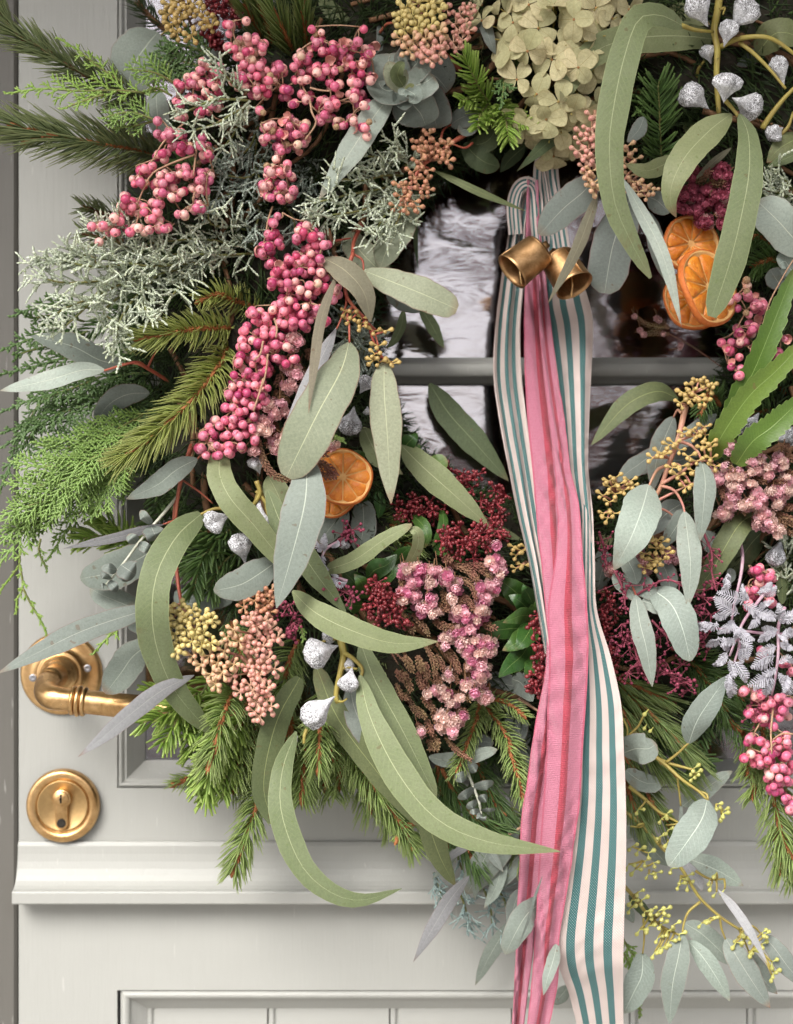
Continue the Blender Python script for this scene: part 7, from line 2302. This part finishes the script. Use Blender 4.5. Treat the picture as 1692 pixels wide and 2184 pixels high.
sprig('blue grey willow eucalyptus leaves trailing below the wreath left of the pink tails', [('k', '1350,780 1230,930 1120,1110 1005,1310', 105, 'willow', (7, 8.6, 9), 'lilac', 16), ('k', '1640,420 1540,590 1440,720 1335,890', 200, 'oval', (5.4, 6.4, 6), 'blue', 8), ('k', '1670,640 1600,710 1530,790 1462,842', 150, 'oval', (5, 5.6, 5.4), 'blue', -8), ('k', '1390,580 1300,620 1240,660 1178,718', 55, 'willow', (6.6, 7.4), 'lilac', 18), ('k', '1240,505 1160,560 1040,672', 60, 'willow', (5, 5.6), 'lilac', -18), ('k', '1620,1040 1530,1180 1460,1300 1385,1455', 105, 'willow', (4, 4, 3), 'blue', 12), ('k', '1665,860 1630,950 1590,1115', 100, 'lance', (6, 6), 'grey', 10), ('k', '1580,290 1540,430 1490,600', 110, 'lance', (5, 5), 'lilac', 15),
      ('h', '1460,1080 1560,1130 1700,1160', 130, 'oval', (6, 6.6), 'grey', 10), ('h', '1480,1180 1560,1220 1720,1240', 130, 'oval', (6, 6.4), 'grey', -12), ('h', '1440,1380 1560,1330 1700,1380', 140, 'oval', (5, 5.4), 'grey', 10), ('h', '1560,1480 1620,1430 1720,1490', 140, 'oval', (5, 5), 'grey', 10), ('i', '-40,1100 20,1130 90,1240', 130, 'lance', (7, 7.6), 'blue', -8), ('i', '-60,1280 -20,1350 20,1480', 140, 'oval', (6, 6.6), 'grey', 8), ('i', '-60,1480 0,1560 10,1690', 160, 'oval', (5, 5), 'grey', 8), ('h', '1300,1490 1400,1480 1500,1500', 90, 'oval', (6, 6), 'grey', 10)],
      [('k', '1720,440 1640,500 1560,540 1400,580', (6, 7), .9), ('h', '1560,1100 1600,1300 1640,1500 1600,1692', (5, 6), 1.5), ('i', '0,1220 80,1270 140,1310', (6.6, 7), 1.2)], M_tan_stem)

# ---- lower evergreens
conifer('spruce branch with reddish twig and bud hanging right of the bright fir tuft', [('g', '1440,1180 1390,1280 1340,1440 1290,1640', (7.6, 9.2, 9.6), 175, 1.5), ('j', '1350,-20 1310,40 1285,110', (9.6, 9.6), 120, 1.0)], 'mid', 'spruce', group='green spruce branches')
conifer('spruce branch with orange twig hanging lowest over the drip moulding', [('j', '1640,120 1580,330 1520,520 1440,745', (6, 7.6, 7.6), 185, 1.5)], 'mid', 'spruce', group='green spruce branches')
conifer('spruce tips with round bud below the whitened gum nuts', [('h', '470,1180 430,1380 425,1520 420,1650', (6.6, 8.8, 9.2), 170, 1.3), ('h', '260,1330 250,1420 190,1540', (6, 7.6), 160, 1.2), ('k', '350,-60 330,120 320,300', (5, 6), 190, 1.2)], 'mid', 'spruce', group='green spruce branches')
conifer('long spruce branch slanting down right behind the long sickle leaves', [('k', '520,-160 620,0 780,250 900,420 1000,600', (5.4, 7, 7), 190, 1.5), ('k', '900,430 940,470 970,470', (7, 7.2), 80, .6), ('k', '930,500 910,545', (7, 7.2), 70, .6)], 'mid', 'spruce', group='green spruce branches')
conifer('spruce mass filling the bottom left of the wreath behind the seed buds', [('g', '1560,1150 1500,1320 1470,1500 1450,1692', (5, 7.4), 200, 1.3), ('h', '80,1300 20,1480 -20,1650', (5, 6.6), 200, 1.3), ('h', '300,860 240,1000 200,1180 160,1320', (5, 6.6), 190, 1.3), ('h', '520,1260 480,1420 520,1600', (5, 6.4), 200, 1.2), ('h', '640,1300 640,1480 660,1660', (4.6, 6), 190, 1.2), ('k', '100,-120 60,60 20,220', (4.6, 6), 180, 1.3), ('k', '260,-80 300,80 330,230', (4.6, 5.4), 180, 1.2), ('g', '1420,750 1460,860 1500,1010', (4.6, 6), 160, 1.1), ('h', '820,900 760,1020 780,1180', (4.6, 6), 160, 1.1), ('k', '560,-60 560,100 540,250', (4, 4.6), 180, 1.2)], 'mid', 'spruce', group='green spruce branches', buds=False)
conifer('small out of focus spruce tip beside the bottom corner of the glass', [('j', '1260,130 1180,170 1080,215', (3.4, 3.6), 110, 1.2)], 'mid', 'spruce', group='green spruce branches')
conifer('drooping blue green spruce tips left of the pink ribbon', [('h', '1420,1230 1390,1360 1340,1490 1280,1660', (6.6, 8.4), 110, 1.3), ('h', '1450,1270 1540,1390 1620,1540 1680,1700', (6.6, 8.4), 120, 1.3), ('k', '1590,-20 1640,140 1680,300', (8.2, 9), 120, 1.3), ('h', '1420,1230 1560,1240 1692,1330', (6.6, 8), 90, 1.1), ('k', '1310,20 1280,90 1250,160', (7.6, 8), 90, 1)], 'mid', 'spruce', group='green spruce branches', buds=False, sw=.7)
conifer('dark fir tips under the baby eucalyptus left of the pink ribbon', [('k', '1180,120 1280,300 1400,430 1540,500', (4.6, 6.4), 210, 1.4), ('k', '1200,300 1260,460 1340,620 1400,740', (4.6, 6.4), 190, 1.3), ('k', '1380,60 1460,240 1560,400', (4.6, 5.6), 200, 1.2), ('k', '1150,100 1180,260 1240,420', (4, 5), 180, 1.2)], 'firdark', 'spruce', name='fir_branch', group='fir sprigs', buds=False, a0=40, a1=20)
conifer('pine needles fanning out right of the striped ribbon tail', [('i', '600,1120 760,1260 920,1420 1080,1600', (6, 8), 270, .9), ('i', '600,1200 700,1400 820,1560 980,1700', (6, 7.6), 280, .9), ('l', '660,40 760,220 860,380 960,500', (6, 7.4), 260, .9), ('l', '640,120 700,320 760,470', (6, 7), 230, .9), ('i', '560,1080 720,1140 900,1220', (6, 7.4), 220, .9)], 'long', 'pine', group='pine branches', buds=False, a0=26, a1=14)
conifer('shadowed pine needles under the mimosa and wattle at the right', [('i', '900,940 1060,990 1160,1120 1280,1300', (6, 7.4), 190, 1.3), ('i', '1060,980 1220,1080 1380,1220', (6, 7), 200, 1.3), ('i', '1200,1180 1280,1330 1360,1420', (6, 7.4), 170, .9), ('i', '1560,300 1640,420 1692,560', (5, 6), 170, 1)], 'firdark', 'pine', group='pine branches', buds=False)
conifer('green spruce branch hanging at the right edge under the last berries', [('i', '1500,1360 1520,1520 1560,1692', (6, 8), 190, 1.3), ('l', '1540,120 1580,340 1620,520 1700,690', (7.6, 8.8), 200, 1.5), ('l', '1480,60 1460,180 1440,300', (7, 8), 150, 1.3), ('l', '1580,480 1600,640 1620,760', (7.4, 8), 160, 1.3), ('i', '1380,1420 1420,1560 1410,1692', (6, 7.6), 150, 1.2), ('l', '1640,560 1680,700 1700,800', (8, 8), 160, 1.2)], 'mid', 'spruce', group='green spruce branches', buds=False)
conifer('dark pine needles behind the berries right of the orange slices', [('c', '1640,1420 1560,1300 1520,1130', (5, 6.6), 190, 1.3), ('c', '1600,1520 1480,1460 1400,1480', (4.4, 6), 170, 1.3), ('f', '1692,120 1560,60 1450,100', (4.4, 6), 170, 1.3), ('f', '1640,880 1560,800 1500,900', (4.6, 6), 150, 1.2), ('f', '1240,960 1180,880 1120,1010', (4.6, 6), 130, 1.2), ('f', '1560,980 1480,1000 1420,1010', (4.6, 6), 130, 1.2), ('f', '1692,700 1640,660 1600,760', (4.6, 6), 130, 1.2)], 'firdark', 'pine', group='pine branches', buds=False)
conifer('dark spruce tips between the heather and the folded olive leaf', [('h', '700,110 820,150 900,160', (5, 6.6), 160, 1.4), ('h', '780,200 900,250 1040,290', (5, 6.4), 150, 1.4), ('h', '560,240 640,290 740,310', (5, 6), 140, 1.2), ('h', '1060,330 980,340 900,300', (5, 6), 130, 1.2), ('h', '1560,1020 1620,1010 1692,1060', (5, 6), 130, 1.2)], 'mid', 'spruce', group='green spruce branches', buds=False)
cedar('small green cedar sprig poking out under the striped ribbon tail', [('l', '640,1160 680,1230 730,1300', (6, 6), 60), ('l', '650,1260 680,1320 690,1370', (6, 6), 50), ('l', '735,1540 745,1580 750,1640', (6, 6), 30), ('e', '510,1110 530,1160 580,1180', (7, 7.4), 45), ('h', '310,760 320,810 330,860', (8.4, 8.6), 40)], 'cedar', 'cedar_tip', 'cedar tip')

conifer('spruce tips hanging along the lower edge of the wreath over the door', [('h', '200,1400 120,1560 60,1720', (5, 6), 190, 1.2), ('h', '380,1500 340,1640 300,1800', (4.4, 5), 190, 1.2), ('k', '180,40 160,180 140,330', (4.4, 5), 190, 1.2), ('k', '420,20 440,140 470,260', (4, 4.4), 190, 1.2), ('k', '640,60 700,200 740,380', (3.6, 3.8), 200, 1.2), ('k', '780,120 820,280 860,480', (3.4, 3.4), 180, 1.1), ('j', '1560,-40 1500,100 1430,260', (5, 6), 180, 1.2), ('j', '1640,0 1600,160 1560,340', (5, 5.6), 180, 1.2)], 'mid', 'spruce', group='green spruce branches', buds=False)
conifer('bright fir tips around the end of the brass lever below the pink seed buds', [('g', '1300,1100 1220,1220 1140,1310', (5.6, 6.6), 150, 1.2), ('g', '1380,1130 1300,1300 1240,1480', (6, 7.2), 160, 1.3), ('g', '1330,1250 1240,1400 1180,1560', (6, 7), 150, 1.2), ('j', '1480,-200 1420,-40 1400,120', (6.4, 7.4), 160, 1.3)], 'fir', 'fir', group='fir sprigs', buds=False)
cedar('green cedar filling between the pale leaves and the broad cedar branch at the left', [('d', '700,900 500,960 300,1040 120,1140', (4.6, 6), 160, 1.1), ('d', '760,1060 560,1120 360,1180 200,1260', (5, 6.4), 160, 1.1), ('d', '640,700 460,780 300,800', (4, 5), 130, 1.0), ('d', '540,500 380,560 240,560', (4, 5), 120, 1.0)], 'cedardark', 'cedar_branch', 'cedar branch')

conifer('spruce tips under the baby eucalyptus at the lowest middle of the wreath', [('k', '1000,60 1060,240 1120,420', (4, 5), 180, 1.2), ('k', '1300,420 1380,560 1440,720', (4, 5), 170, 1.2), ('k', '1480,420 1540,560 1600,720', (4, 4.6), 160, 1.2), ('k', '1080,300 1140,460 1220,600', (3.6, 4.4), 170, 1.2), ('k', '1600,360 1640,520 1660,680', (4.4, 5), 150, 1.2)], 'mid', 'spruce', group='green spruce branches', buds=False)
sprig('slim silver eucalyptus leaves fanning below the baby eucalyptus', [('k', '1500,560 1440,680 1400,800 1380,930', 80, 'willow', (6, 6.6, 6), 'blue', 14), ('k', '1560,640 1540,760 1500,880 1440,980', 85, 'willow', (5.4, 6, 5.6), 'white', -14), ('k', '1330,560 1260,640 1180,740 1120,800', 60, 'willow', (5.6, 6.2), 'blue', 18), ('k', '1420,520 1480,640 1560,760', 70, 'willow', (6, 6.6), 'grey', -10)], [('k', '1340,430 1420,520 1500,580 1580,660', (5, 6), .9)], M_tan_stem)
